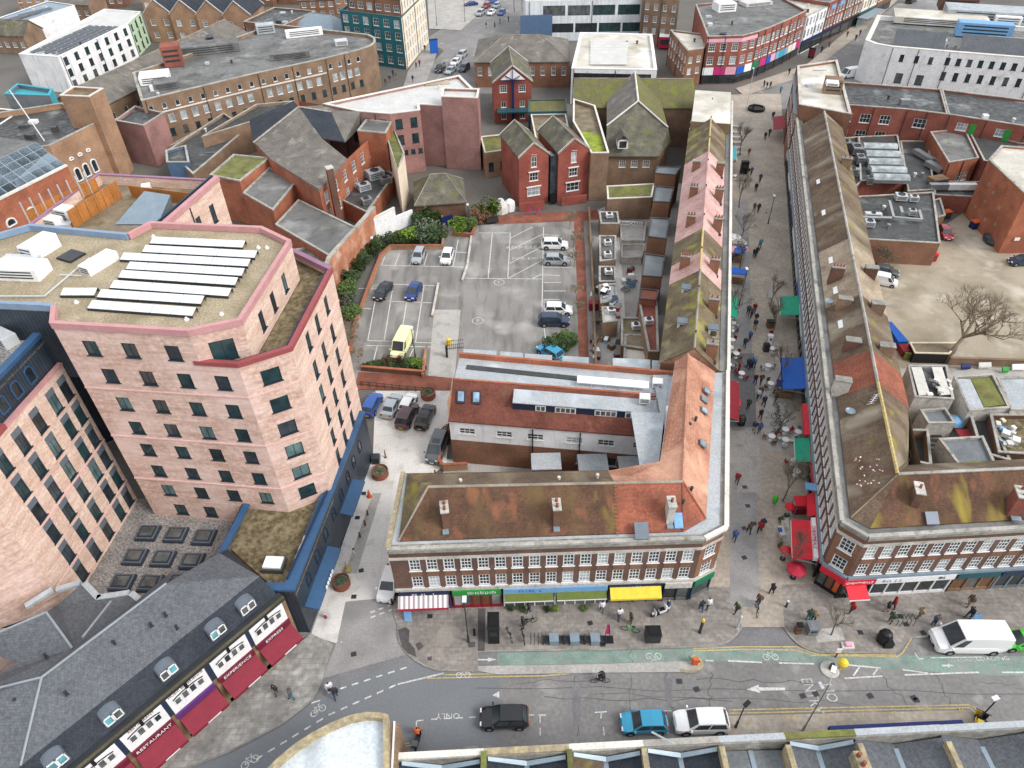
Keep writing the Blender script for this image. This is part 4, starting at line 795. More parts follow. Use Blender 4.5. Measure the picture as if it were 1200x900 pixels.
m=MB(); m.slab([e2,e3,Rn,R1],.15,'tile_orange'); wq0,wq1=Vector((13.6,44.8,11.1)),Vector((rx(59.3)-1.25,59.3,11.1)); m.slab([Rn,wq1,wq0,R1+Vector((0,0,0))],.15,'tile_orange'); m.slab([be2,bm,rm,R1,wq0],.15,'tile_orange'); m.poly([wq1,wq0,Vector((13.6,44.8,9.3)),Vector((rx(59.3)-1.25,59.3,9.3))][::-1],'render_white'); r3=cb.part('street_wing_roof',m)
m=MB(); m.tube(R0,rm,.14,.14,6,'ridge'); m.tube(rm,R1,.14,.14,6,'ridge'); m.tube(R1,Rn,.13,.13,6,'tile_orange'); m.tube(e0,R0,.11,.11,5,'ridge'); m.tube(e1,R1,.11,.11,5,'tile_terr'); m.tube(e2,R1,.11,.11,5,'tile_terr'); cb.part('ridge_tiles',m,r)
m=MB()
for i in range(14):
    t=i/13; p=em.lerp(rm,t); m.box((p.x,p.y,p.z-.02),(.3,.16,.1),'tile_terr')
cb.part('verge_tiles',m,r2)
def chimney(th,px,py,z,h,w=.7,l=1.1,rz=0.,pots=2,m='brick_dark',parent=None,name='chimney'):
    c=P(px,py,z); b=MB(); b.box((c.x,c.y,z-1.4),(w,l,h+1.4),m,rz); b.box((c.x,c.y,z+h),(w+.15,l+.15,.14),'stone_band',rz); o=th.part(name,b,parent)
    b=MB(); cs,sn=math.cos(rz),math.sin(rz)
    for i in range(pots): y=(i+.5)/pots*l-l/2; b.lathe([(.13,0),(.11,.35),(.14,.38)],7,'tile_terr',(c.x-y*sn,c.y+y*cs,z+h+.14))
    if pots: th.part('chimney_pots',b,o)
    b=MB(); b.box((c.x,c.y-l/2-.25,z-1.0),(w*.9,.5,.12),'zinc',rz); th.part('flashing',b,o); return o
chimney(cb,522,606,11.0,1.3,.6,1.2,R(8)); chimney(cb,652,603,11.0,1.3,.6,1.2,R(2)); chimney(cb,785,600,10.9,1.3,.6,1.1,0,1,'stone_band')
for px,py,w,h in ((752,622,1.2,1.2),(795,610,.75,1.1)):
    c=P(px,py,10.2); b=MB(); s=.62; b.slab([(c.x-w/2,c.y-h/2,10.25-h/2*s),(c.x+w/2,c.y-h/2,10.25-h/2*s),(c.x+w/2,c.y+h/2,10.25+h/2*s),(c.x-w/2,c.y+h/2,10.25+h/2*s)],.12,'lead' if w>1 else 'blue_l'); cb.part('rooflight',b)
for px,py in ((825,458),(822,468),(822,481),(820,520)):
    c=P(px,py,10.9); b=MB(); q=Vector((.25,0.97,0)); s=Vector((.8,-.2,-.62)); b.slab([c,c+s*.9,c+s*.9+q*.8,c+q*.8],.08,'lead'); b.slab([c+s*.1+q*.1+Vector((0,0,.05)),c+s*.8+q*.1+Vector((0,0,.05)),c+s*.8+q*.7+Vector((0,0,.05)),c+s*.1+q*.7+Vector((0,0,.05))],.04,'skyglass'); cb.part('rooflight',b)
for px,py in ((815,493),(808,500),(810,575),(700,560),(655,563),(540,566),(800,590)):
    b=MB(); b.lathe([(.12,0),(.1,.35),(.17,.36),(.15,.5)],7,'metal_d' if px>750 else 'offwhite',P(px,py,11.2)); cb.part('roof_vent',b)
# shopfronts below
def shop(th,a,b,u0,u1,fas,win,frame,letters=None,lc='white',ls=.5,zf=2.45,door=True,panes=3,stall='grey'):
    a=Vector((a[0],a[1])); d=(Vector((b[0],b[1]))-a).normalized(); n=Vector((d.y,-d.x)); q=lambda u,o,z:Vector((a.x+d.x*u+n.x*o,a.y+d.y*u+n.y*o,z))
    m=MB(); m.slab([q(u0,.32,3.2),q(u1,.32,3.2),q(u1,0,3.2),q(u0,0,3.2)],3.2-zf,fas); f=th.part('fascia',m)
    if letters: put_text(letters,ls,lc,q((u0+u1)/2,.335,(3.2+zf)/2),(d.x,d.y,0),(0,0,1),f,th.o)
    m=MB(); m.slab([q(u0,.1,.5),q(u1,.1,.5),q(u1,-.05,.5),q(u0,-.05,.5)],.5,stall)
    for i in range(panes+1): x=u0+.05+(u1-u0-.1)*i/panes; m.slab([q(x-.06,.14,zf),q(x+.06,.14,zf),q(x+.06,-.05,zf),q(x-.06,-.05,zf)],zf-.0,frame)
    m.slab([q(u0,.12,zf),q(u1,.12,zf),q(u1,0,zf),q(u0,0,zf)],.12,frame); fr=th.part('shop_frame',m)
    for i in range(panes):
        x0=u0+.11+(u1-u0-.1)*i/panes; x1=u0-.01+(u1-u0-.1)*(i+1)/panes; m=MB(); m.poly([q(x0,.03,.5),q(x1,.03,.5),q(x1,.03,zf-.12),q(x0,.03,zf-.12)],win if isinstance(win,str) else win[i%len(win)]); th.part('shop_pane',m,fr)
    return q
def sign_marks(th,q,u0,u1,z,h,n,m,seed):
    "unreadable lettering: a row of small raised strokes"
    r=random.Random(seed); b=MB(); w=(u1-u0)/n
    for i in range(n):
        if r.random()<.12: continue
        x=u0+w*(i+.15); k=r.uniform(.35,.7)*w
        b.slab([q(x,.35,z+h/2),q(x+k*.35,.35,z+h/2),q(x+k*.35,.32,z+h/2),q(x,.32,z+h/2)],h,m)
        if r.random()<.7: zz=z+r.choice((-.4,.0,.42))*h; b.slab([q(x,.35,zz+.04),q(x+k,.35,zz+.04),q(x+k,.32,zz+.04),q(x,.32,zz+.04)],.08,m)
        if r.random()<.4: b.slab([q(x+k*.75,.35,z+h/2),q(x+k,.35,z+h/2),q(x+k,.32,z+h/2),q(x+k*.75,.32,z+h/2)],h,m)
    th.part('sign_lettering',b)
def awning(th,q,u0,u1,o,z0,z1,m,val=.22,valm=None,o0=.3):
    b=MB(); b.slab([q(u0,o0,z0),q(u0,o,z1),q(u1,o,z1),q(u1,o0,z0)],.05,m); b.slab([q(u0,o,z1),q(u0,o+.03,z1),q(u1,o+.03,z1),q(u1,o,z1)],val,valm or m); aw=th.part('awning',b)
    b=MB(); b.tube(q(u0+.1,o,z1-.03),q(u0+.1,.2,z1-.3),.03,.03,4,'metal_l'); b.tube(q(u1-.1,o,z1-.03),q(u1-.1,.2,z1-.3),.03,.03,4,'metal_l'); th.part('awning_arm',b,aw); return aw
q=shop(cb,F0,F1,.2,4.9,'navyc',['glass','glass_c'],'purple'); sign_marks(cb,q,1.4,3.6,2.85,.36,8,'white',1); awning(cb,q,.15,4.75,1.25,2.75,2.1,'stripe_awn',.3,'crimson')
q=shop(cb,F0,F1,5.1,9.6,'green_s',['pale_glass','glass_c','brown','brown','pale_glass'],'red_d',panes=5,stall='red_d'); sign_marks(cb,q,6.5,9.2,2.85,.36,12,'white',2)
q=shop(cb,F0,F1,9.8,19.4,'blue_l',['glass','glass_b'],'white',None,panes=10); cbq=q
sign_marks(cb,q,11.2,13.4,2.85,.34,7,'blue',3)
awning(cb,q,9.9,14.4,.95,2.5,2.15,'olive',.12,'white'); awning(cb,q,14.7,19.3,.95,2.5,2.15,'olive',.12,'white')
q=shop(cb,F0,F1,19.5,24.5,'navyc',['glass_b','navyc','magenta'],'blue_d',panes=4); sign_marks(cb,q,20.5,22.6,2.85,.4,6,'blue_l',4); sign_marks(cb,q,22.8,23.8,2.85,.3,5,'white',5); awning(cb,q,19.6,24.3,1.15,2.95,2.35,'yellow',.25)
q=shop(cb,F0,F1,24.7,27.2,'stone_band',['glass','glass_c'],'navyc',None,panes=2,stall='grey'); shop(cb,F1,F2,.05,2.3,'green_d',['glass_b'],'teal_d',None,panes=1)
m=MB(); wallrun(cb,m,F2,F3,0,3.2,'brick_terr'); cb.part('shop_wall',m)
# ------------------------------------------------------------ courtyard block: white walls, red tile slope, dormer strip
yb=TH('courtyard_block','white rendered rear block with red tiled slope and long dormer behind the corner block','building',(4,57,0))
Y0,Y1,Y2,Y3=(-6.9,55.5),(15.5,52.2),(17.6,59.2),(-5.9,63.3)
mb=MB(); wallrun(yb,mb,Y0,Y1,0,3.7,'brick_terr',[('plain',1.1,1.3,[1.6],[11.5,14.5,17.8,20]),('dark',.9,2.0,[.3],[9.6])]); wallrun(yb,mb,Y0,Y1,3.7,6.7,'render_white',[('rad',1.75,.85,[4.75],[1.9,6.0,9.4,13.6,17.0]),('rad',1.5,.85,[4.75],[20.6])])
wallrun(yb,mb,Y3,Y0,0,9.3,'brick_tan'); wallrun(yb,mb,Y1,Y2,0,9.3,'render_white'); wallrun(yb,mb,Y2,Y3,0,9.6,'brick_terr'); yb.part('wall',mb)
T0,T1=Vector((-6.4,59.0,9.3)),Vector((17.3,55.4,9.3)); B0,B1=Vector((-7.0,55.32,6.75)),Vector((15.6,52.05,6.75))
m=MB(); m.slab([B0,B1,T1,T0],.15,'tile_red'); rr=yb.part('roof',m)
m=MB(); m.prism([(-6.4,59.0),(17.3,55.4),(19,59.1),(-5.9,63.3)],9.0,9.2,'membrane'); yb.part('flat_roof',m)
m=MB(); lerp=lambda a,b,t:a+(b-a)*t
L0=B0.lerp(B1,.3); L1_=B0.lerp(B1,.985); up_=(T0-B0)
a,b=L0+up_*.4,L1_+up_*.4; a.z=b.z=7.65; a2,b2=a+Vector((0,0,1.2)),b+Vector((0,0,1.2)); c,d_=a2+Vector((.2,2.1,.2)),b2+Vector((.2,2.0,.2))
m.poly([a,b,b2,a2],'navy'); m.poly([b,b+Vector((.2,2,0)),d_,b2],'navy'); m.poly([a2,c,a+Vector((.2,2,0)),a],'navy'); m.slab([a2+Vector((0,-.15,.05)),b2+Vector((.15,-.15,.05)),d_+Vector((.15,0,.05)),c+Vector((0,0,.05))],.1,'membrane'); dm=yb.part('dormer',m)
dd=(b-a); L_=dd.length; dd.normalize()
for u,w in ((2.5,1.),(4.6,2.1),(8.8,2.2),(12.,2.2)):
    m=MB(); k=max(2,round(w/.5)); 
    m.slab([a+dd*(u-.06)+Vector((0,-.06,.98)),a+dd*(u+w+.06)+Vector((0,-.06,.98)),a+dd*(u+w+.06)+Vector((0,.02,.98)),a+dd*(u-.06)+Vector((0,.02,.98))],.78,'white_frame')
    for i in range(k): x=u+w*i/k; m.poly([a+dd*(x+.06)+Vector((0,-.075,.3)),a+dd*(x+w/k-.06)+Vector((0,-.075,.3)),a+dd*(x+w/k-.06)+Vector((0,-.075,.88)),a+dd*(x+.06)+Vector((0,-.075,.88))],'glass_c')
    yb.part('dormer_window',m,dm)
for px,py in ((540,465),(558,466)):
    c=P(px,py,8.4); b=MB(); s=.76; b.slab([(c.x-.45,c.y-.55,c.z-.55*s+.1),(c.x+.45,c.y-.65,c.z-.55*s+.1),(c.x+.5,c.y+.45,c.z+.55*s+.1),(c.x-.4,c.y+.55,c.z+.55*s+.1)],.12,'dark_frame'); b.slab([(c.x-.32,c.y-.42,c.z-.42*s+.14),(c.x+.32,c.y-.5,c.z-.42*s+.14),(c.x+.36,c.y+.32,c.z+.42*s+.14),(c.x-.28,c.y+.42,c.z+.42*s+.14)],.06,'blind_blue'); yb.part('rooflight',b)
m=MB(); ebox(m,Y2,Y3,.3,9.2,9.85,'brick_orange',.02); ebox(m,(-6.5,59.1),(17.3,55.5),.25,9.1,9.4,'brick_orange',0); yb.part('parapet',m)
m=MB(); a,b=P(546,432,9.3),P(690,447,9.3); dn=(b-a).normalized(); m.slab([a,b,b+Vector((0.1,.7,0)),a+Vector((.1,.7,0))],.15,'felt_dark'); yb.part('roof_channel',m)
m=MB(); a,b=P(676,452,9.3),P(760,459,9.3); m.slab([a+Vector((0,0,.5)),b+Vector((0,0,.5)),b+Vector((.1,.9,.7)),a+Vector((.1,.9,.7))],.1,'white')
for i in range(6): p=a.lerp(b,i/5); m.tube(p-Vector((0,0,.2)),p+Vector((0,0,.45)),.04,.04,4,'metal_l')
yb.part('roof_canopy',m)
for px,py,s in ((755,470,.9),(786,485,.9),(770,452,1.)):
    c=P(px,py,9.2 if px<780 else 9.45); unit('roof_box','white plant box on the grey roof of the courtyard block near x%d'%px if False else {755:'white plant box beside the roof ladder',786:'white plant box on the grey link roof',770:'dark-fronted plant box at the roof corner'}[px],px,py,9.3,(1.1,.9,.7),'white',R(-8))
m=MB(); a,b=P(763,478,9.3),P(768,452,10.2)
for k in (-.35,.35): m.tube(a+Vector((k,0,0)),b+Vector((k,0,0)),.04,.04,4,'metal')
for i in range(8): p=a.lerp(b,(i+.5)/8); m.tube(p+Vector((-.35,0,0)),p+Vector((.35,0,0)),.03,.03,4,'metal')
yb.part('ladder',m)
# white flat roof strip behind the parapet, link roof
m=MB()
for i,(xa,xb) in enumerate(((543,582),(586,613),(615,647),(659,690),(718,762),(764,800))):
    a,b=P(xa,426+i*2.2,7.8),P(xb,428+i*2.2,7.8); c,d_=P(xb,411+i*2.6,7.8),P(xa,409+i*2.6,7.8); m=MB(); m.slab([a,b,c,d_],.2,'membrane'); m.slab([v-Vector((0,0,.2)) for v in (a,b,c,d_)],3.5,'brick_terr'); yb.part('flat_bay_roof',m)
m=MB(); m.prism([(13.6,44.9),(17.2,59),(15.4,59),(15.2,53),(12.2,53.2),(12,45.2)],9.35,9.5,'membrane'); yb.part('link_roof',m)
for x0,x1,y,z in ((1.2,5.4,46.9,3.6),(-3.4,-.2,47.2,3.4),(5.6,11,47.1,3.8),(2,5,51.5,3.4),(7,10,51.2,3.4),(11.3,13.4,50.8,3.4)):
    m=MB(); m.box(((x0+x1)/2,y+.6,0),(x1-x0,2.2,z),'brick_brown'); m.box(((x0+x1)/2,y+.6,z),(x1-x0+.2,2.4,.14),'membrane'); yb.part('lean_to',m)
for u in (9.1,14.2):
    m=MB(); p=Vector(Y0)+(Vector(Y1)-Vector(Y0)).normalized()*u; m.tube((p.x,p.y-.12,.2),(p.x,p.y-.12,6.4),.07,.07,6,'black'); yb.part('drainpipe',m)
# ------------------------------------------------------------ west terrace up the street
wt=TH('west_terrace','long terrace with pink and brown tiled roof sections along the pedestrian street','building',(27,90,0))
wy=lambda y,o,z:Vector((xw(y)-o*.97,y+o*.245,z))
mb=MB(); W_0,W_1=wy(59.3,0,0),wy(141,0,0); wallrun(wt,mb,W_0,W_1,0,ZE,'brick_terr',[('sash',1.,1.6,[3.7,6.2],(50,.5))]); mb2=[wy(141,7.2,0),wy(59.3,7.2,0)]; wallrun(wt,mb,mb2[0],mb2[1],0,ZE,'brick_brown',[('plain',1.,1.3,[4.2,6.8],(22,3))])
wallrun(wt,mb,wy(59.3,7.2,0),wy(59.3,0,0),0,ZE,'brick_terr'); wallrun(wt,mb,wy(141,0,0),wy(141,7.2,0),0,ZE,'brick_terr'); mb.poly([wy(59.35,7.3,9.3),wy(59.35,.9,9.4),wy(59.35,3.9,ZRG-.1)],'tile_orange'); wt.part('wall',mb)
m=MB(); ebox(m,W_0,W_1,.9,9.,9.4,'cornice',.3); ebox(m,W_0,W_1,.35,9.4,9.7,'stone_pale',.3); ebox(m,W_0,W_1,.3,3.,3.4,'stone_band',.2); wt.part('cornice',m)
m=MB(); ebox(m,wy(59.3,.1,0),wy(141,.1,0),.75,9.38,9.42,'felt',0); wt.part('gutter',m)
SEG=[(59.3,75.0,'tile_olive'),(75.0,79.5,'tile_pink'),(79.5,85.5,'tile_brown'),(85.5,111,'tile_pink'),(111,125,'tile_brown')]
for y0,y1,tm in SEG:
    oe,orr,ow=.9,3.9,7.4; m=MB(); k=0 
    m.slab([wy(y0,oe,9.5),wy(y1,oe,9.5),wy(y1,orr,ZRG),wy(y0,orr,ZRG)],.15,tm); m.slab([wy(y1,ow,9.4),wy(y0,ow,9.4),wy(y0,orr,ZRG),wy(y1,orr,ZRG)],.15,'tile_olive' if tm=='tile_brown' else tm); r=wt.part('roof',m)
    m=MB(); m.tube(wy(y0,orr,ZRG+.02),wy(y1,orr,ZRG+.02),.15,.15,6,'line_yellow' if tm=='tile_brown' or y0==75. else ('ridge' if tm!='tile_pink' else 'tile_pink')); wt.part('ridge_tiles',m,r)
m=MB(); m.prism([tuple(wy(125,.4,0)[:2]),tuple(wy(141,.4,0)[:2]),tuple(wy(141,7.2,0)[:2]),tuple(wy(125,7.2,0)[:2])],9.5,11.3,'brick_brown',True,False,'felt_pale'); wt.part('flat_end_roof',m)
def wch(y,o,z,h,rz=-.25,pots=3,m='brick_terr',l=1.2,w=.75):
    c=wy(y,o,z); b=MB(); b.box((c.x,c.y,z-1.6),(l,w,h+1.6),m,rz); b.box((c.x,c.y,z+h),(l+.12,w+.12,.12),'cornice',rz); o_=wt.part('chimney',b); b=MB()
    for i in range(pots): x=(i+.5)/pots*l-l/2; b.lathe([(.12,0),(.1,.35),(.13,.38)],6,'tile_terr',(c.x+x*math.cos(rz),c.y+x*math.sin(rz),z+h+.12))
    wt.part('chimney_pots',b,o_); b=MB(); b.box((c.x,c.y-w/2-.3,z-1.),(l*.9,.6,.1),'slate_d',rz); wt.part('flashing',b,o_)
for y,o,p in ((106.5,1.9,0),(106.5,5.6,0),(97.5,1.9,3),(97.5,5.6,3),(88.5,1.9,3),(88.5,5.6,3),(77.8,2.1,3),(77.8,5.8,4),(69,2.,2),(60.5,2.,1)): wch(y,o,11.,1.2,pots=p)
def wdorm(y,o,sgn):
    a=wy(y,o,10.6); b=MB(); b.box((a.x,a.y,10.2),(1.0,.9,1.15),'offwhite',-.25); b.box((a.x,a.y-.47,10.45),(.7,.04,.7),'glass_c',-.25); b.box((a.x,a.y,11.35),(1.2,1.1,.1),'lead',-.25); wt.part('dormer',b)
for y,o in ((72,5.3),(65,5.4),(64.5,1.9)): wdorm(y,o,1)
for y in range(62,140,9):
    b=MB(); p=wy(y,3.9,ZRG+.1); b.lathe([(.1,0),(.08,.3)],6,'metal_d',p); wt.part('roof_vent',b)
# outriggers at the back
for i,(px,z) in enumerate((([(770,195),(798,195),(792,205),(768,203)],6.5),([(768,218),(790,220),(785,237),(765,236)],6.5),([(763,255),(785,256),(781,280),(759,277)],6.5),([(755,297),(779,300),(776,325),(752,323)],6.5),([(751,338),(772,340),(769,352),(749,350)],5.6))):
    fo=ccw(PP(z,*px)); yb0=min(p[1] for p in fo); lab=['farthest','second farthest','middle','second nearest','nearest'][i]
    block('rear_outrigger','flat-roofed brick outrigger behind the pink-roofed terrace, %s of five'%lab,fo,0,z,'brick_terr' if i<4 else 'brick_red','membrane_d' if i<4 else 'brick_red','felt_dark',.1,.2,cat='outbuilding',group='brick outriggers behind the west terrace')
# ------------------------------------------------------------ east terrace
et=TH('east_terrace','long brick terrace with brown ridged roof and rows of white sash windows','building',(40,80,0))
ex=lambda y,o,z:Vector((xe(y)+o*.965,y-o*.262,z))
EA=Vector((28.75,38.7)); EB=Vector((30.4,37.05)); EC=Vector((62,38.45)); ED=ex(132,0,0)
mb=MB(); wallrun(et,mb,ED,EA,3.2,ZE,'brick_pier',[('sashp',1.05,1.65,[3.7,6.25],(63,.5))])  # pale panes: reflected sky painted into the glass colour
wallrun(et,mb,EA,EB,3.2,ZE,'brick_terr',[('sash',1.25,1.6,[3.7,6.25],1)])
S2=[1.0+1.5*i for i in range(20)]; wallrun(et,mb,EB,EC,3.2,ZE,'brick_pier',[('sash',1.0,1.6,[3.7,6.25],S2)])
wallrun(et,mb,EC,(61.7,46.3),0,ZE,'brick_terr'); wallrun(et,mb,(61.7,46.3),ex(45.3,7.6,0),0,ZE,'brick_brown'); wallrun(et,mb,ex(45.3,7.6,0),ex(132,7.6,0),0,ZE,'brick_brown',[('plain',1.,1.3,[4.2,6.8],(24,3))]); wallrun(et,mb,ex(132,7.6,0),ED,0,ZE,'brick_brown'); et.part('wall',mb)
d2=(EC-EB).normalized(); n2=Vector((d2.y,-d2.x))
for u in S2:
    p=EB+d2*u; m=MB(); m.slab([(p.x-.5,p.y+n2.y*.03,6.12),(p.x+.5,p.y+n2.y*.03,6.12),(p.x+.5,p.y+.05,6.12),(p.x-.5,p.y+.05,6.12)],.74,'brick_terr'); et.part('spandrel',m)
m=MB()
for a,b in ((ED,EA),(EA,EB),(EB,EC)): ebox(m,a,b,.3,7.95,8.3,'stone_band',.05); ebox(m,a,b,.6,9.1,9.4,'cornice',.24); ebox(m,a,b,.5,3.1,3.5,'zinc',.25)
et.part('cornice',m)
m=MB()
for a,b in ((ED,EA),(EA,EB),(EB,EC)): ebox(m,a,b,.36,9.4,9.62,'coping',.2)
et.part('parapet',m)
m=MB()
for a,b in ((ED,EA),(EA,EB),(EB,EC)): ebox(m,a,b,.95,9.2,9.34,'felt',-.05)
et.part('gutter',m)
SE_=[(41.9,55.,'tile_brown2'),(55.,60.5,'tile_terr'),(60.5,71,'tile_brown2'),(71,84,'tile_tan'),(84,104,'tile_brown2'),(104,129,'tile_brown2')]
C0=Vector((34.0,41.75,ZRG)); cr_=ex(41.9,3.9,ZRG)
for y0,y1,tm in SE_:
    oe,orr,ow=.75,3.95,7.8; m=MB(); a=ex(y0,oe,9.5) if y0>42 else Vector((29.6,39.1,9.5))
    q0=ex(y0,orr,ZRG) if y0>42 else C0; qb=ex(y0,ow,9.4) if y0>42 else Vector((37.4,45.2,9.4))
    m.slab([ex(y1,oe,9.5),a,q0,ex(y1,orr,ZRG)],.15,tm if y0>42 else 'tile_brown2'); m.slab([qb,ex(y1,ow,9.4),ex(y1,orr,ZRG),q0],.15,'tile_tan' if tm in('tile_tan',) else ('tile_terr' if tm=='tile_terr' else 'tile_brown')); r=et.part('roof',m)
    m=MB(); m.tube(q0+Vector((0,0,.03)),ex(y1,orr,ZRG+.03),.17,.17,6,'line_yellow' if y0<60 and tm!='tile_terr' else 'coping'); et.part('ridge_tiles',m,r)
m=MB(); sE=Vector((61.8,42.6,ZRG)); m.slab([Vector((29.6,39.1,9.5)),Vector((30.9,37.9,9.5)),C0],.15,'tile_brown2'); m.slab([Vector((30.9,37.9,9.5)),Vector((61.9,39.3,9.5)),sE,C0],.15,'tile_moss'); m.slab([Vector((61.7,46.2,9.4)),Vector((37.4,45.2,9.4)),C0,sE],.15,'tile_brown'); r=et.part('south_wing_roof',m)
m=MB(); m.tube(C0+Vector((0,0,.03)),sE+Vector((0,0,.03)),.15,.15,6,'coping'); m.tube(Vector((29.6,39.1,9.55)),C0,.1,.1,5,'tile_brown'); et.part('ridge_tiles',m,r)
chimney(et,1071,585,10.8,1.4,.65,1.3,R(-14),1,'brick_dark'); chimney(et,1190,590,10.8,1.4,.9,1.3,R(-14),2,'brick_red')
c=P(1092,609,9.9); b=MB(); b.slab([(c.x-.55,c.y-.4,9.8),(c.x+.55,c.y-.4,9.8),(c.x+.55,c.y+.5,10.4),(c.x-.55,c.y+.5,10.4)],.15,'lead'); et.part('rooflight',b)
def ech(y,o,h,pots=3,l=1.5,w=.8,m='brick_brown',z=10.9):
    c=ex(y,o,z); b=MB(); rz=-.26; b.box((c.x,c.y,z-1.6),(l,w,h+1.6),m,rz); b.box((c.x,c.y,z+h),(l+.14,w+.14,.12),'cornice',rz); o_=et.part('chimney',b); b=MB()
    for i in range(pots): x=(i+.5)/pots*l-l/2; b.lathe([(.12,0),(.1,.35),(.13,.38)],6,'tile_terr',(c.x+x*math.cos(rz),c.y+x*math.sin(rz),z+h+.12))
    if pots: et.part('chimney_pots',b,o_)
for y,o,h,p,m_ in ((62.,2.4,1.,0,'brick_dark'),(62.,5.9,.9,0,'brick_brown'),(70,2.3,1.,0,'brick_brown'),(70,6.,.9,0,'brick_brown'),(76,1.9,1.5,4,'brick_dark'),(78,6.2,.8,0,'brick_dark'),(110,6.2,1.,2,'brick_brown'),(55.5,.9,.6,0,'stone_band')): ech(y,o,h,p,m=m_)
for y,o in ((66,1.6),(73.,1.6),(80,1.6),(87,1.8),(93,1.6),(98,1.9),(103,1.5)):
    c=ex(y,o,10.35); b=MB(); s=Vector((.8,-.22,.6)); t=Vector((.26,.96,0)); b.slab([c,c+s*.5,c+s*.5+t*1.5,c+t*1.5],.08,'white'); et.part('roof_batten',b)
c=ex(54,3.2,11.8); b=MB(); b.lathe([(.02,0),(.35,.06),(.5,.2),(.48,.2),(.3,.08)],12,'zinc',P(996,483,10.4)); b.tube(P(996,483,9.8),P(996,483,10.5),.04,.04,4,'metal'); et.part('satellite_dish',b)
b=MB(); b.lathe([(.02,0),(.35,.06),(.5,.2),(.48,.2),(.3,.08)],12,'zinc',P(971,354,10.2)); b.tube(P(971,354,9.6),P(971,354,10.3),.04,.04,4,'metal'); et.part('satellite_dish',b)
b=MB(); a,c=P(1020,473,12.6),P(1028,462,12.6); b.tube(a,c,.04,.04,4,'metal_l')
for i in range(5): p=a.lerp(c,i/4); b.tube(p-Vector((.4,.1,0)),p+Vector((.4,.1,0)),.02,.02,4,'metal_l')
b.tube(P(1024,470,10.8),P(1024,466,12.6),.04,.04,4,'metal_l'); et.part('aerial',b)
rg=random.Random(8)
for k in range(26):
    x,y=rg.uniform(1000,1036),rg.uniform(535,570); c=P(x,y,10.2+(x-992)/60*1.9); b=MB(); b.box((c.x,c.y,c.z),(.15,.1,.05),rg.choice(['pinkc','cream','tile_pink']),rg.uniform(0,3)); et.part('broken_tile',b)
# shopfronts of the east terrace, south side
q=shop(et,EB,EC,-.3,2.6,'red',['glass','glass_c'],'black','CHEAPMEALZ','white',.42,panes=3,stall='black'); awning(et,q,.0,1.9,1.5,2.4,1.9,'red',.15,'white')
shop(et,EA,EB,.0,2.35,'red',['glass_c','brown','orange'],'black',None,panes=3,stall='black')
q=shop(et,EB,EC,2.7,10.2,'white',['glass','glass_b','glass'],'white',panes=5,stall='white'); sign_marks(et,q,3.3,4.2,2.85,.3,4,'zinc',6); sign_marks(et,q,4.5,5.6,2.85,.4,5,'blue_l',7); sign_marks(et,q,8.6,9.3,2.85,.34,3,'blue_d',8)
q=shop(et,EB,EC,10.5,14.5,'teal_d',['brown','glass_c'],'timber',None,panes=3,stall='timber'); q=shop(et,EB,EC,14.7,20,'navy',['glass'],'zinc',None,panes=4)
eq=shop(et,ex(62,0,0),EA,8.,23.6,'red',['glass','glass_b'],'black',None,panes=12); 
eq2=shop(et,ex(132,0,0),ex(62,0,0),0,72.5,'stone_band',['glass','glass_b','glass_c'],'dark_frame',None,panes=40)
eq0=shop(et,ex(62,0,0),EA,.1,7.9,'green_d',['glass'],'dark_frame',None,panes=5)
for k,(u0,u1,cl) in enumerate(((4,9,'blue_d'),(10,16,'white'),(17,21,'purple'),(22,30,'blue_d'),(31,38,'white'),(40,46,'offwhite'),(47,52,'blue'),(53,60,'white'),(61,66,'grey'))):
    m=MB(); m.slab([eq2(u0,.36,3.1),eq2(u1,.36,3.1),eq2(u1,.33,3.1),eq2(u0,.33,3.1)],.6,cl); et.part('shop_sign',m)
def aw_at(th,q,px0,px1,py_,o,z0,z1,m,valm=None): pass
yu=lambda y:(62-y)*1.0363
yv=lambda y:(132-y)*1.0363
awning(et,eq0,yu(69.4),yu(63.4),2.9,3.0,2.4,'blue',.5,'blue_d'); awning(et,eq,yu(55.4),yu(51.8),1.8,2.8,2.3,'green',.2,'white')
m=MB(); m.slab([eq(yu(60.6),.9,3.0),eq(yu(55.5),.9,3.0),eq(yu(55.5),.35,3.2),eq(yu(60.6),.35,3.2)],.3,'red'); et.part('red_sign_band',m)
awning(et,eq,yu(47.3),yu(44.4),.9,3.0,2.6,'red',.25); awning(et,eq,yu(43.8),yu(39.2),2.5,2.9,2.35,'red',.2,'white')
m=MB(); m.slab([eq(yu(43.9),.75,3.15),eq(yu(39.2),.75,3.15),eq(yu(39.2),.35,3.2),eq(yu(43.9),.35,3.2)],.55,'white'); sg=et.part('white_sign',m); put_text('CHEAPMEALZ',.45,'crimson',eq(yu(41.5),.6,3.2),(.26,.96,0) if False else (-.262,-.965,0),(-.965*-1*.0+.9,-.25,.2),sg,et.o)
m=MB(); m.slab([eq(yu(47.6),1.4,4.0),eq(yu(46.7),1.4,4.0),eq(yu(46.7),.3,4.0),eq(yu(47.6),.3,4.0)],.12,'blue_l'); et.part('projecting_sign',m)
awning(et,eq2,yv(83),yv(78.5),2.8,3.0,2.5,'green',.2,'white'); awning(et,eq2,yv(150.5),yv(143.5),2.4,3.0,2.5,'red_d',.2)
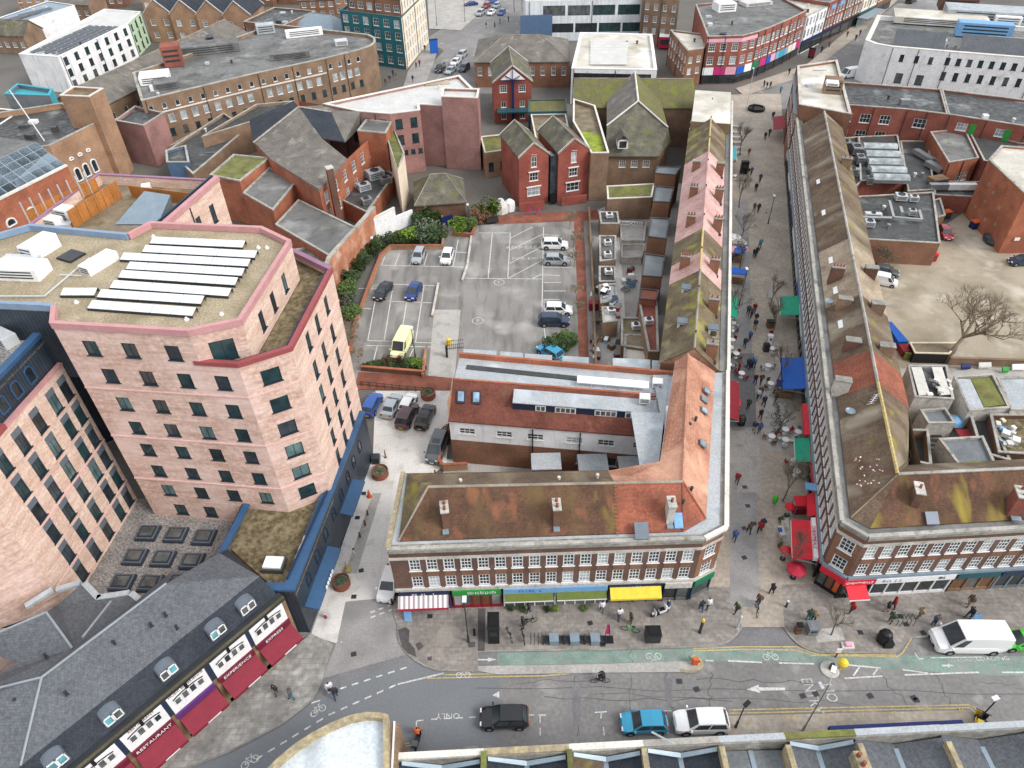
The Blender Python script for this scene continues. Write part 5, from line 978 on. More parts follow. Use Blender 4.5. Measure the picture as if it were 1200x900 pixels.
# awnings of the west terrace
q=lambda u,o,z:wy(59.3+u,-o,z)
m=MB(); wt_aw=[]
for y0,y1,o,cl,v in ((79.6,84.8,2.4,'green','green'),(59.5,66.2,2.6,'red_d','red_d'),(75.4,79.2,1.7,'olive','olive'),(130.6,136.6,2.3,'teal','white')):
    awning(wt if y0>59 else cb,lambda u,o_,z:wy(u,-o_,z),y1,y0,o,2.9,2.35,cl,.25,v)
m=MB(); p=wy(70.8,-1.5,2.2)
# head of the east terrace: taller flat-roofed block
hd=block('corner_bank','taller pale flat-roofed block at the far end of the east terrace',[tuple(ex(132,-.2,0)[:2]),tuple(ex(129,8.6,0)[:2]),(70.2,157.3),(60.7,154)],0,12,'brick_terr','felt_pale','stone_band',.5,.5,{3:[('sash',1.,1.6,[3.8,6.4,9.],14)]})
unit('lift_housing','brick and white lift housing on the pale flat roof',974,108,11.5,(3.2,2.6,2.6),'brick_brown',R(-15),'roof plant'); unit('roof_hatch','white box on the pale flat roof of the corner bank',975,99,14.2,(2.2,2.,.5),'white',R(-15),'roof plant')
b=MB(); ebox(b,(60.2,154),tuple(ex(132,-.8,0)[:2]),1.6,10.2,10.4,'zinc',0); hd.part('glass_gutter',b)
# ------------------------------------------------------------ town behind, left to right
def rfac(th,pts,t,m,name='roof',parent=None):
    b=MB(); b.slab([P(x,y,z) for x,y,z in pts],t,m); return th.part(name,b,parent)
r3=lambda n,z0,dz:[z0+dz*i for i in range(n)]
def pvrow(th,pxa,pxb,z,w=1.0,m='solar'):
    a,b=P(*pxa,z),P(*pxb,z); n=Vector((-(b-a).y,(b-a).x,0)).normalized()*w; s=MB(); s.slab([a,b,b+n+Vector((0,0,.25)),a+n+Vector((0,0,.25))],.06,m); th.part('solar_panel',s)
t=block('blue_house','blue and white house with solar strips at the top left corner',[(-147.5,226),(-138,220),(-131,241),(-142,247)],0,7,['blue_wall','render_white2','render_white2','brick_terr'],'zinc','white',.2,.3,{0:[('sash',1.5,1.6,[1.2,4.2],3)]},cat='house')
for i in range(3): pvrow(t,(4+i*10,27-i*4),(34+i*14,18-i*4),7.2,1.4)
t=block('apartment_block','long white apartment block with green end and solar panels on its roof',[(-119.2,186),(-108.2,183),(-102.7,212),(-104,224.5),(-116,228.5)],0,8.6,['render_white','render_white','wall_green','render_white','render_white'],'white_roof','white',.4,.4,{1:[('dark',1.5,1.7,[.8,3.5,6.2],7)],2:[('dark',1.4,1.7,[.8,3.5,6.2],3)]})
d_=(Vector((-102.7,212,0))-Vector((-108.2,183,0))).normalized(); n_=Vector((-d_.y,d_.x,0))
for i in range(5):
    for j in range(6):
        a=Vector((-108.2,183,8.35))+d_*(3+j*4.1)+n_*(1.3+i*1.9); b=MB(); b.slab([a,a+d_*3.7,a+d_*3.7+n_*1.1+Vector((0,0,.2)),a+n_*1.1+Vector((0,0,.2))],.06,'solar'); t.part('solar_panel',b)
for i,(x,dx) in enumerate(((-104,8),(-96,8),(-88,8),(-80,8))):
    gable('gabled_house','brick terrace house with a white-edged front gable, %s of four at the top'%['leftmost','second','third','rightmost'][i],(x,226-i*1.3),(x+7.9,225.6-i*1.3),12,0,8,11.5,'brick_tan','slate_d',False,{0:[('sash',1.3,1.6,[1.2,4.6],2)]},group='gabled brick houses at the top left',barge='white')
for i,(x,y) in enumerate(((-160,260),(-140,268),(-120,262),(-64,246),(-54,250),(-44,255))):
    gable('distant_house','distant brick house roof at the top edge, %s from the left'%['first','second','third','fourth','fifth','sixth'][i],(x,y),(x+11,y+1),9,0,6,9.5,'brick_terr' if i%2 else 'brick_tan','slate_grey' if i%2 else 'slate_d',True,{0:[('sash',1.3,1.5,[1.2,3.8],4)]},group='distant houses along the top edge')
t=gable('long_hall','long grey low-pitched roof behind the curved brick building',(-87,156),(-70,210),13,0,6,9,'brick_brown','slate_grey',True,{0:[('plain',1.2,1.4,[2.5],14)]},cat='building')
b=MB()
for x,y in ((226,51),(246,43)): c=P(x,y,8.2); b.box((c.x,c.y,8),(1.6,3,.4),'metal_d',.3)
t.part('rooflight',b)
for i,(px,py,w,dp,m) in enumerate(((92,24,12,9,'slate_grey'),(118,4,12,9,'slate_d'),(20,62,10,8,'slate_moss'),(300,6,13,9,'slate_grey'),(520,-6,14,9,'slate_d'),(345,4,11,8,'zinc'))):
    c=P(px,py,0); gable('distant_house','far pitched roof %s'%['behind the white apartments','at the top left edge','beside the white apartment end wall','left of the teal office','above the far island','behind the curved brick roof'][i],(c.x-w/2,c.y),(c.x+w/2,c.y-2),dp,0,5,8,'brick_terr' if i%2 else 'brick_brown',m,True,{0:[('sash',1.2,1.4,[1.8],4)]},group='distant houses along the top edge')
# curved brick building
fo=[(-73.2,145.7),(-54.3,161.2),(-41.1,170.6),(-33.6,177.2),(-31.6,180),(-31.0,183),(-31.6,186.5),(-33.6,189.5),(-59.9,200.8),(-72.6,178.4),(-81.9,163.6)]
wn=lambda k:[('plain',.9,1.1,[8.0],k),('blank',1.2,1.7,[5.1],(k,1)),('dark',1.0,1.5,[2.4],k)]
t=block('curved_brick_building','broad brown brick building with rounded end and rows of square windows',fo,0,10.5,'brick_brown','felt','coping',.7,.6,{0:wn(9),1:wn(6),2:wn(4),10:[('blank',1.4,1.8,[2.,5.],3)]})
b=MB(); ebox(b,fo[0],fo[1],.2,7.3,7.55,'stone_pale',.08); ebox(b,fo[1],fo[2],.2,7.3,7.55,'stone_pale',.08); t.part('string_course',b)
for i,(x,y,w,l,h,m,lab) in enumerate(((183,95,6,5,1.6,'white','pale stepped plant room'),(196,101,5,4,1.2,'felt','grey dished plant room'),(205,75,4,4.5,4.2,'brick_red','red brick stair hut'),(245,60,14,5,1.8,'felt','long grey raised roof'),(357,42,9,1.8,1.6,'white','long white cooling unit'),(312,38,4.5,3,2.0,'membrane','white cooling tower'),(400,52,3,2.5,1.0,'metal_l','small white roof box'),(340,68,9,1.2,1.2,'felt','low grey upstand'))):
    unit('roof_plant',lab+' on the roof of the curved brick building',x,y,9.9,(w,l,h),m,R(18))
t=block('teal_building','teal clad office with cream stone side and brick top floor',[(-43,204.5),(-26,196),(-22,220),(-38,227)],0,12.5,['teal_clad','render_cream','teal_clad','teal_clad'],'felt','teal_d',.4,.4,{0:[('rad',1.6,1.8,[1.,4.,7.,9.9],6)],1:[('blank',1.1,2.2,[.8,3.6,6.4,9.2],10)]})
block('brick_penthouse','brick top floor above the teal office',[(-41,206),(-26.2,199),(-22.2,219.8),(-37.5,226)],12.1,15.8,['brick_terr','render_cream'],'felt','felt_dark',.3,.4,{0:[('rad',1.6,1.6,[12.9],6)],1:[('blank',1.1,2.,[13.],9)]})
# brick library with tower, orange hall
t=block('brick_library','tan brick building with arched windows at the left edge',[(-98,116),(-80.3,122.5),(-77.3,131),(-76.0,134),(-88,144),(-99,139)],0,11,['brick_tan','brick_tan','brick_tan','brick_brown'],'felt_dark','coping',1.0,.45,{})
dv=(Vector((-76,134))-Vector((-80.3,122.5))).normalized(); nv=Vector((dv.y,-dv.x))
def arch(th,p,d,w,zb,h,name='arched_window'):
    n=Vector((d.y,-d.x)); b=MB(); pts=[(-w,0),(w,0),(w,h)]+[(w*math.cos(R(t)),h+w*math.sin(R(t))) for t in range(30,180,30)]+[(-w,h)]
    b.poly([(p.x+d.x*x+n.x*.04,p.y+d.y*x+n.y*.04,zb+z) for x,z in pts],'glass'); b.path([(p.x+d.x*x+n.x*.06,p.y+d.y*x+n.y*.06,zb+z) for x,z in pts+pts[:1]],.14,4,'white'); th.part(name,b)
for u in (3.,5.,7.): p=Vector((-80.3,122.5))+dv*u; arch(t,p,dv,.6,3.2,1.8)
for u in (3.,5.,7.): p=Vector((-80.3,122.5))+dv*u; arch(t,p,dv,.42,7.2,.02,'round_window')
block('brick_tower','square brick tower with pale rim behind the arched windows',[(-81.3,133.2),(-75.5,132.2),(-74.8,136.6),(-81,138)],0,16,'brick_tan','felt_brown','stone_pale',.6,.4,{},cat='tower')
b=MB(); c=P(52,165,10); b.tube(c,c+Vector((-2,0,9)),.12,.08,5,'white'); solo('flagpole',b,'slanted white flagpole on the brick library roof','flagpole')
t=block('teal_tank_room','open-topped turquoise box on the flat roof',[tuple(P(*q,12.5)[:2]) for q in ((5,110),(58,112),(62,104),(20,98))],8,12.5,['membrane_d','teal'],'teal','teal',.8,.5,{},cat='roof plant')
block('grey_flat','grey flat-roofed block left of the brick library',[(-112,128),(-97,124),(-96,143),(-110,147)],0,10,'brick_brown','felt','white',.5,.4,{0:[('plain',1.2,1.4,[3,6.5],4)]})
# orange hall with glazed slope
oh=TH('orange_hall','orange brick hall with sloping dark glass roof behind the tower','building',(-82,108,0))
b=MB(); wallrun(oh,b,(-87.5,90),(-76.1,118.4),0,9,'brick_orange'); wallrun(oh,b,(-76.1,118.4),(-86,122),0,9,'brick_orange'); oh.part('wall',b)
b=MB(); ebox(b,(-87.5,90),(-76.1,118.4),.5,9,9.25,'stone_pale',.1); oh.part('coping',b)
A,B=Vector((-88,90.2,9.2)),Vector((-76.6,118.6,9.2)); up=Vector((-4.2,1.6,3.4))
for i in range(16):
    for j in range(4):
        b=MB(); p=A.lerp(B,(i+.04)/16)+up*(j+.04)/4; q=A.lerp(B,(i+.96)/16)+up*(j+.04)/4; b.slab([p,q,q+up*.92/4,p+up*.92/4],.05,'glass'); oh.part('roof_pane',b)
b=MB(); b.slab([A,B,B+up,A+up],.02,'zinc'); b.slab([v-Vector((0,0,.06)) for v in (A,B,B+up,A+up)],.3,'metal_d'); b.slab([A+up,B+up,B+up+Vector((-9,3,0)),A+up+Vector((-9,3,0))],.4,'felt'); oh.part('roof_frame',b)
d=(B-A).normalized(); d2=Vector((d.x,d.y))
for u in (5,9,13,17,21): p=Vector((-87.5,90))+d2*u; arch(oh,p,d2,.8,4.6,.4)
for nm,lab,px,z,wm,rm in (('purple_wing','dark purple brick wing below the curved brick building',((134,141),(168,147),(192,132),(158,124)),8.5,'brick_purple','felt_dark'),('yard_block','dark flat roof with rubble between the brick hall and the curved building',((196,176),(226,204),(290,150),(262,132)),4.2,'brick_brown','felt_dark'),('yard_block','low dark roof behind the slate hall ridge',((236,160),(296,142),(345,118),(300,122)),6.,'brick_brown','felt_dark'),('billboard_block','small block with colourful hoarding beside the curved building',((195,190),(222,190),(218,170),(194,176)),5.,'blue_wall','felt_dark'),('yard_block','long low felt roof under the curved brick facade',((200,170),(262,150),(330,130),(262,135)),3.,'brick_dark','felt')):
    t=block(nm,lab,ccw(PP(z,*px)),0,z,wm,rm,'coping',.5,.4,{})
gable('blue_hip_house','tan house with blue-grey hipped roof left of the teal office',(-60,214),(-46,208),11,0,5.5,9,'brick_tan','zinc',True,{0:[('sash',1.2,1.5,[2.2],4)]},'house',4.)
block('brick_row','brown brick row behind the curved building roof',[(-72,214),(-60,209),(-54,224),(-67,229)],0,8,'brick_terr','felt_dark','coping',.4,.4,{0:[('sash',1.2,1.5,[2.2,5],5)]})
# brick hall with slate roofs
bh=TH('brick_hall','orange brick hall with big grey slate roofs beside the car park','building',(-36,115,0))
fo=[tuple(P(x,y,9)[:2]) for x,y in ((299,168),(318,187),(374,222),(407,186),(437,158),(429,133),(350,118),(296,140))]
b=MB()
for i in range(len(fo)): wallrun(bh,b,fo[i],fo[(i+1)%len(fo)],0,9,'brick_orange',[('sash',1.3,2.,[2.5,5.8],3)] if i in (2,3) else ())
bh.part('wall',b)
rfac(bh,[(350,125,13),(296,166,8.8),(318,188,8.8),(374,224,8.8),(408,187,8.8),(377,162,10.)],.2,'slate_grey'); rfac(bh,[(350,125,13),(377,162,10),(404,166,9.2),(388,131,12)],.2,'slate_d'); rfac(bh,[(388,131,12),(404,166,9.2),(428,142,9.2),(422,131,12)],.2,'slate_grey'); rfac(bh,[(350,125,13),(388,131,12),(422,131,12),(425,120,9)],.2,'slate_grey'); rfac(bh,[(350,125,13),(344,118,12),(292,140,9),(296,166,8.8)],.2,'slate_d')
b=MB(); b.tube(P(350,125,13.05),P(297,167,8.9),.16,.16,5,'coping'); b.tube(P(350,125,13.05),P(388,131,12.05),.16,.16,5,'coping'); bh.part('ridge_tiles',b)
def flatblk(th,pts,z,z0,wm,rm,name='flat_wing'):
    fo=ccw(PP(z,*pts)); b=MB(); b.prism(fo,z0,z,wm,True,False,rm); o=th.part(name,b); b=MB(); b.ring(inset(fo,-.05),.3,z,z+.25,'coping'); th.part('coping',b,o)
flatblk(bh,((246,206),(274,182),(316,186),(281,213)),8,0,'brick_orange','moss_roof'); flatblk(bh,((285,227),(316,197),(348,213),(320,247)),6.6,0,'brick_orange','felt'); flatblk(bh,((323,264),(350,235),(418,268),(388,302)),5.2,0,'brick_orange','felt'); flatblk(bh,((342,294),(378,288),(388,303),(372,316)),3.8,0,'brick_orange','felt')
flatblk(bh,((419,154),(452,157),(459,144),(429,141)),10.4,0,'brick_orange','felt'); flatblk(bh,((452,158),(466,200),(474,180),(460,148)),8.6,0,'render_cream','moss_roof')
flatblk(bh,((408,190),(445,196),(463,205),(430,250),(400,235)),3.2,0,'brick_orange','felt_dark')
b=MB(); c=P(389,214,9.5); b.box((c.x,c.y,3),(1.,1.,9.),'brick_dark',.5); b.box((c.x,c.y,12),(1.2,1.2,.2),'stone_band',.5); bh.part('chimney',b)
for x,y,w,l,h,lab in ((440,208,3,2.2,1.4,'large pale cooling unit'),(427,222,2.2,1.6,1.1,'grey ventilation box'),(415,208,1.6,1.6,1.,'small round-cornered vent box'),(452,214,2,1.4,1.,'white condenser'),(430,238,1.8,1.4,.9,'low grey condenser')):
    unit('roof_plant',lab+' on the low roof behind the brick hall',x,y,3.3,(w,l,h),'membrane' if w>2 else 'metal',R(30),fan=1)
bw=MB(); pA,pB,pC=P(440,244,5.5),P(388,302,5.5),P(376,336,5.5)
for a,c in ((pC,pB),(pB,pA)): ebox(bw,(a.x,a.y),(c.x,c.y),.5,0,5.6,'brick_wall',.0); 
for a,c in ((pC,pB),(pB,pA)): ebox(bw,(a.x,a.y),(c.x,c.y),.6,5.6,5.8,'coping',.05)
solo('boundary_wall',bw,'tall weathered orange brick wall along the car park hedge','wall')
ww=TH('white_yard_wall','white rendered yard wall above the car park shrubs','wall',P(460,280,0))
b=MB(); a,c,e=P(440,284,0),P(466,270,0),P(485,262,0); ebox(b,(a.x,a.y),(c.x,c.y),.3,0,4.2,'render_white2',0); ebox(b,(c.x,c.y),(e.x,e.y),.3,0,2.6,'render_white2',0); ww.part('wall',b); b=MB(); ebox(b,(a.x,a.y),(c.x,c.y),.4,4.2,4.32,'stone_pale',.05); ww.part('coping',b)
# purple brick block
fo=[(-34.9,137.5),(-27.5,133.2),(-21.4,131.6),(-16.0,133.2),(-16.4,136.2),(-12,135.2),(-11.9,134.4),(-5.3,133.2),(-5.3,141),(-9.5,152.5)]
t=block('purple_brick_block','purple-brown brick block with white flat roof behind the twin gables',fo,0,12,'brick_purple','white_roof','stone_pale',.5,.55,{2:[('dark',1.3,1.8,[6.,9.],2),('dark',.8,.9,[3.9],4)],3:[('dark',1.,1.8,[4,7,9.6],1)],0:[('dark',1.3,1.8,[6,9],3)],1:[('dark',1.3,1.8,[3,6.,9.],2)]})
b=MB(); c=P(512,97,11.7); b.box((c.x,c.y,11.5),(5,2,.25),'dirt',.2); t.part('gravel_patch',b)
block('brick_stair_tower','plain purple brick stair tower at the corner of the flat white roof',[(-12,134.3),(-5.2,133.1),(-5.0,138),(-12,139)],0,14,'brick_purple','white_roof','stone_pale',.5,.4,{},cat='tower')
t=block('low_brick_block','low tan brick block with mossy roof beside the twin gables',[tuple(P(*q,5)[:2]) for q in ((568,179),(596,175),(592,157),(563,160))],0,5,'brick_tan','moss_roof','stone_pale',.3,.3,{0:[('dark',1.,1.7,[1.2],2)]})
t=gable('dark_hip_roof','small dark hipped roof beside the purple block',P(487,240,3),P(545,236,3),9,0,3,6.2,'brick_dark','slate_moss',True,{},'building',3.)
# gabled red houses
t=gable('timbered_house','red brick house with blue timbered gable behind the twin gables',(-2.6,157.4),(5.6,157.8),13,0,9.,12.2,'brick_crimson','slate_moss',False,{0:[('sash',1.5,1.5,[6.6],2),('cas',1.1,1.3,[3.4,.8],2)]},barge='white')
b=MB(); d=Vector((8.2,.4)).normalized(); a=Vector((-2.6,157.35)); 
b.poly([(-1.2,157.0,9.3),(4.2,157.3,9.3),(1.5,157.1,11.6)],'render_white2'); t.part('gable_panel',b); b=MB()
for q in ((-1.2,9.3),(-.1,10.2),(1.5,11.6),(3.1,10.2),(4.2,9.3)): b.tube((1.5,156.95,9.35),(q[0],156.98,q[1]),.09,.09,4,'blue_d')
t.part('timber',b); b=MB(); b.box((1.5,157.2,0),(.5,.2,9),'blue_d'); t.part('blue_bay',b)
b=MB(); b.box((1.5,156.2,3.0),(7,2.4,.25),'teal_d'); t.part('balcony',b)
for k,(a,b2,lab) in enumerate((((2.0,117.2),(7.2,118.8),'left'),((8.9,118.7),(14.4,120.4),'right'))):
    t=gable('twin_gable_house','%s of the twin gabled red brick houses facing the car park'%lab,a,b2,10.5,0,9.4,11.6,'brick_crimson','slate_moss',False,{0:[('rad',1.0,1.9,[7.2],1),('rad',1.6,1.5,[4.7],1),('rad',2.4,1.6,[1.9],1)]},group='twin gabled houses',barge='stone_pale',ov=.15)
    b=MB(); f=rect(a,b2,10.5)
    b.box(((a[0]+b2[0])/2,a[1]-.4,9.9),(1,.05,.05),'stone_pale'); b.box(((a[0]+b2[0])/2,(a[1]+b2[1])/2-.25,6.35),(2.,.12,.2),'white',.3); b.box(((a[0]+b2[0])/2,(a[1]+b2[1])/2-.25,3.6),(2.8,.12,.2),'white',.3); t.part('lintel',b)
b=MB(); b.box((8.05,120.0,0),(1.7,2.2,8.8),'glass_b',.3); solo('glass_stair',b,'narrow glazed stair between the twin gabled houses','stair tower')
b=MB(); b.box((8.1,118.2,0),(1.,.1,2.2),'black',.3)
for k,(a,b2) in enumerate((((2.,115.6),(6.4,116.4)),((9.6,117.4),(14.2,118.6)))): ebox(b,a,b2,.3,0,1.5,'brick_crimson',0)
solo('entrance_wall',b,'low curved red brick walls flanking the twin gables doorway','wall')
b=MB(); c=P(620,252,0)
for i in range(2):
    for x in (-.5,.5): b.tube((c.x+i*1.6+x,c.y,0),(c.x+i*1.6,c.y,1.5),.09,.09,5,'magenta')
solo('pink_letters',b,'two pink A-shaped boards in front of the left twin gable','sign')
# slate church-like hall
sh=TH('slate_hall','large brick hall with steep dark slate hipped roof behind the pink terrace','building',(24,135,0))
fo=[(18,125.3),(27.9,124.9),(30.6,130.9),(31.2,156),(18.6,157)]
b=MB(); wallrun(sh,b,fo[0],fo[1],0,6,'brick_brown',[('grid',1.2,1.3,[3.6],[3.2,5.4,7.6])]); wallrun(sh,b,fo[1],fo[2],0,6,'brick_brown'); wallrun(sh,b,fo[2],fo[3],0,8.5,'brick_brown'); wallrun(sh,b,fo[3],fo[4],0,8.5,'brick_brown'); wallrun(sh,b,fo[4],fo[0],0,6.2,'brick_brown'); sh.part('wall',b)
rr=rfac(sh,[(710,183,5.9),(772,183,5.9),(786,166,6.2),(783,149,8.7),(748,118,12),(711,147,8.7)],.2,'slate_moss'); rfac(sh,[(711,147,8.7),(748,118,12),(744,84,12),(711,113,8.7)],.2,'slate_grey'); rfac(sh,[(783,149,8.7),(774,118,8.7),(744,84,12),(748,118,12)],.2,'tile_green')
b=MB(); b.tube(P(748,118,12.1),P(744,84,12.1),.2,.2,6,'stone_pale'); b.tube(P(748,118,12.1),P(711,147,8.8),.14,.14,5,'stone_pale'); b.tube(P(748,118,12.1),P(783,149,8.8),.14,.14,5,'stone_pale'); sh.part('ridge_tiles',b,rr)
b=MB(); c=P(729,166,8); b.box((c.x,c.y,7.2),(1.8,2.6,1.6),'white'); b.box((c.x,c.y-1.32,7.4),(1.3,.06,1.2),'glass'); dmr=sh.part('dormer',b); b=MB(); b.slab([(c.x-1.1,c.y-1.5,8.7),(c.x,c.y-1.5,9.8),(c.x,c.y+2.2,9.8),(c.x-1.1,c.y+2.2,8.7)],.12,'slate_moss'); b.slab([(c.x,c.y-1.5,9.8),(c.x+1.1,c.y-1.5,8.7),(c.x+1.1,c.y+2.2,8.7),(c.x,c.y+2.2,9.8)],.12,'slate_moss'); sh.part('dormer_roof',b,dmr)
block('mossy_annexe','low brick annexe with bright mossy roof in front of the slate hall',[tuple(P(*q,4.2)[:2]) for q in ((712,233),(764,231),(767,215),(711,218))],0,4.2,'brick_brown','moss_roof','stone_pale',.1,.3,{},cat='outbuilding')
gable('moss_roof_range','long mossy tiled range behind the slate hall',(13.8,144.2),(37.5,142.4),14,0,8.,11.2,'brick_brown','tile_green',True,{},'building')
t=block('moss_topped_wall_block','curved brown brick block with a vivid green moss roof',[(14.6,119.3),(17.7,119.2),(17.6,142),(13.6,146),(12.6,134)],0,9,'brick_brown','felt_brown','stone_pale',.7,.35,{})
b=MB(); b.prism(ccw([(14.2,121.5),(17.2,121.5),(17.2,129),(13.6,131)]),8.3,8.36,'moss_bright'); t.part('moss_bed',b)
block('green_flat','dark green roofed link beside the moss-topped block',[(4.5,146),(12.4,146),(12.8,153),(4.8,153)],0,6.5,'teal_d','tile_green','teal_d',.15,.3,{},cat='building')
block('brown_deck_block','brown flat roof deck with railings behind the twin gables',[(5.6,131),(12.2,132.5),(12.2,146),(5,146)],0,6,'brick_brown','felt_brown','stone_pale',.5,.3,{},cat='building')
# white roofed store, grey roof, car deck
t=block('white_roof_store','white-roofed store with ribbed roof deck and red glazing',[(15,168.3),(34,165.9),(37.4,193.8),(19.4,196.7)],0,8,'render_white2','felt_pale','white',.5,.7,{0:[('shop',13,2.,[5.],[7.]),('shop',4,3.,[4.],[16.])]},cat='building')
for i in range(9): pvrow(t,(692,49+i*3.3),(737-i*.3,49+i*3.3),7.8,1.25,'white_roof')
t=gable('grey_hip_building','long brick building with grey slate hipped roof',(-7.5,181),(15.5,180),18,0,6.,9.5,'brick_terr','slate_grey',True,{0:[('rad',1.,2.,[2.8],9)]},'building',7.)
t=block('car_deck','white open car park deck with dark openings at the top centre',[(6,219),(42,218.4),(44,240),(6,242)],0,10.5,'white_clad','felt','white',.6,.5,{0:[('shop',6.2,2.4,[2.2],[10.5,17.2,23.9,30.6]),('shop',6.2,2.6,[6.6],[8,15,22,29])]},cat='building')
b=MB(); b.box((9,218.4,0),(9,.5,7),'blue_wall'); t.part('blue_panel',b)
# curved shops at the crossing
fo=[(48,179.8),(56.3,180.),(60.8,183),(65.5,187.2),(72,193.8),(78.3,201.0),(76,216),(51.3,209.5)]
ws=lambda k:[('sash',1.5,1.8,[4.6,7.6],k)]
t=block('curved_corner_shops','red brick corner building curving round the crossing with grouped white windows',fo,0,11,'brick_red','felt','coping',.5,.4,{0:ws(3),1:ws(2),2:ws(3),3:ws(4),4:ws(4)})
b=MB(); ebox(b,fo[0],fo[1],.1,9.6,10.4,'pinkc',.05); ebox(b,fo[1],fo[2],.1,9.6,10.4,'pinkc',.05); t.part('pink_band',b)
pal=['white','magenta','pinkc','blue','white','green_d','magenta','blue','pinkc','blue_l','teal','blue_l','cream']
pts=[(Vector(fo[k]),Vector(fo[k+1])) for k in range(5)]; i=0
for a,c in pts:
    n_=max(1,round((c-a).length/2.6))
    for k in range(n_): b=MB(); ebox(b,a.lerp(c,k/n_),a.lerp(c,(k+.92)/n_),.15,2.2,3.9,pal[i%len(pal)],.12); t.part('shop_sign',b); i+=1
for a,c in pts: b=MB(); ebox(b,a,c,.1,.2,2.2,'glass',.03); t.part('shop_glazing',b)
unit('roof_plant','white box on the curved corner building roof',848,12,10.6,(5,4,2),'white',.2); unit('roof_plant','large pale flat unit on the curved corner building roof',885,5,10.6,(8,4,.8),'white_roof',.3)
block('side_street_block','brown brick block with pale roof beside the narrow lane',[(43.3,178.2),(47.6,180),(51,191),(42.4,196)],0,8.4,'brick_terr','felt_pale','coping',.4,.4,{0:[('sash',1.,1.4,[2.8,5.4],2)],3:[('sash',1.,1.4,[2.8,5.4],7)]})
block('lane_buildings','tall brown brick building at the top of the lane',[(38,214),(47,210),(50,232),(40,236)],0,12,'brick_brown','felt','coping',.4,.4,{0:[('sash',1.,1.5,[3,6,9],4)]})
u=Vector((.69,.724)); a=Vector((79,201.5)); cols=(('render_white2','white pilastered shop on the far high street'),('brick_red','orange-red shop with blue panels on the far high street'),('brick_terr','brick shop with dark canopies on the far high street'),('render_cream','cream shop on the far high street'),('brick_tan','tan brick shop at the end of the far high street'))
for i,(m,lab) in enumerate(cols):
    p=a+u*i*12.5; q=p+u*12.3; t=block('high_street_shop',lab,rect(p,q,14),0,9.5+(i%2),m,'felt_pale' if i==0 else 'felt','coping',.4,.4,{0:[('sash',1.2,2.0,[3.9,6.8],6)]},cat='shop',group='shops on the far high street')
    b=MB(); ebox(b,p,q,.2,2.4,3.3,['blue_d','navyc','black','teal_d','brown'][i],.12); t.part('fascia',b); b=MB(); ebox(b,p,q,.1,.3,2.4,'glass',.04); t.part('shop_glazing',b)
    if i==1:
        for k in (.2,.65): b=MB(); ebox(b,p.lerp(q,k),p.lerp(q,k+.22),.12,8.4,9.4,'blue_l',.1); t.part('blue_panel',b)
t=block('white_street_building','long white stucco building with slate mansard at the right edge',[(86.5,181.5),(87.6,178.2),(90.5,175.8),(101,171.5),(135,158.5),(148,182),(98,203)],0,9,'render_white2','felt','stone_pale',.9,1.0,{2:[('dark',.9,1.5,[6.],[2.8,6,9]),('dark',1.6,2.2,[1.2],[3.5,8])],3:[('dark',1.0,1.5,[6.2],16),('dark',1.0,1.8,[2.8],14)]})
b=MB(); A=Vector((91.5,177.6,8.9)); B=Vector((101.5,173.2,8.9)); C=Vector((135.5,160.2,8.9)); up=Vector((1.6,3.6,2.6))
b.slab([A,B,B+up,A+up],.2,'slate'); t.part('mansard',b); b=MB(); b.slab([B+Vector((3,-1.2,0)),C,C+up,B+Vector((3,-1.2,0))+up],.2,'slate'); t.part('mansard',b)
for x,y,w,l,h,m,lab in ((1100,25,22,9,1.5,'felt_pale','large pale raised roof'),(1155,22,20,8,2.5,'membrane','glazed pale roof block'),(1093,52,5,4,1.5,'white','white domed rooflight'),(1180,55,9,4,1.6,'metal_l','row of silver ducts'),(1150,42,12,3.5,3.,'blue_l','pale blue glazed penthouse'),(1178,28,6,4,2.,'white','white plant boxes'),(1120,10,9,6,3.,'brick_dark','dark stair block')):
    unit('roof_plant',lab+' behind the white stucco building',x,y,8.4,(w,l,h),m,R(-20))
# roofs and yards behind the east terrace
t=block('red_brick_range','dark flat-roofed red brick range across the service yard',[(65.6,139.8),(77,136.6),(83.5,133.6),(88.5,147),(70.5,152.5)],0,9,'brick_red','felt_dark','coping',.4,.35,{0:[('rad',1.9,1.7,[2.6,5.8],[1.6,5.0,8.6])],1:[('rad',2.2,1.7,[5.8],[3.0])]})
t=block('red_brick_range','long flat-roofed red brick range with green doors at the right edge',[(83.5,133.6),(94.4,127.2),(113,119),(120,133),(101.3,140.5),(88.5,147)],0,9,'brick_red','felt_dark','coping',.4,.4,{0:[('rad',1.8,1.4,[6.4],[3.,9.5])],1:[('rad',1.8,1.4,[6.4],[4,8,12])]})
for u in (1.2,7.): 
    p=Vector((83.5,133.6))+(Vector((94.4,127.2))-Vector((83.5,133.6))).normalized()*(u+3.6); b=MB(); b.box((p.x-.03,p.y-.06,5.8),(1.,.1,2.1),'green_s',-.53); t.part('green_door',b)
t=block('flat_brick_store','flat-roofed brick store with a green door in the service yard',[(77.9,119.1),(84,120.7),(88.1,134.),(80.9,132.8)],0,6,'brick_orange','felt','coping',.3,.3,{0:[('rad',1.,1.6,[2.],[3.4,4.8])]},cat='outbuilding')
block('wet_flat_roof','wide wet flat roof at the right edge of the yards',[(84.3,119.5),(98,113.5),(110,118),(94.4,127),(88.3,133)],0,6,'brick_red','felt_dark','coping',.3,.3,{},cat='building')
t=block('brick_service_block','tall blank orange-red brick block at the right of the dirt yard',[(78.1,98.2),(100,97.2),(100,112),(84,116.5),(79.0,111)],0,10,'brick_orange','felt_pale','coping',.3,.4,{4:[]})
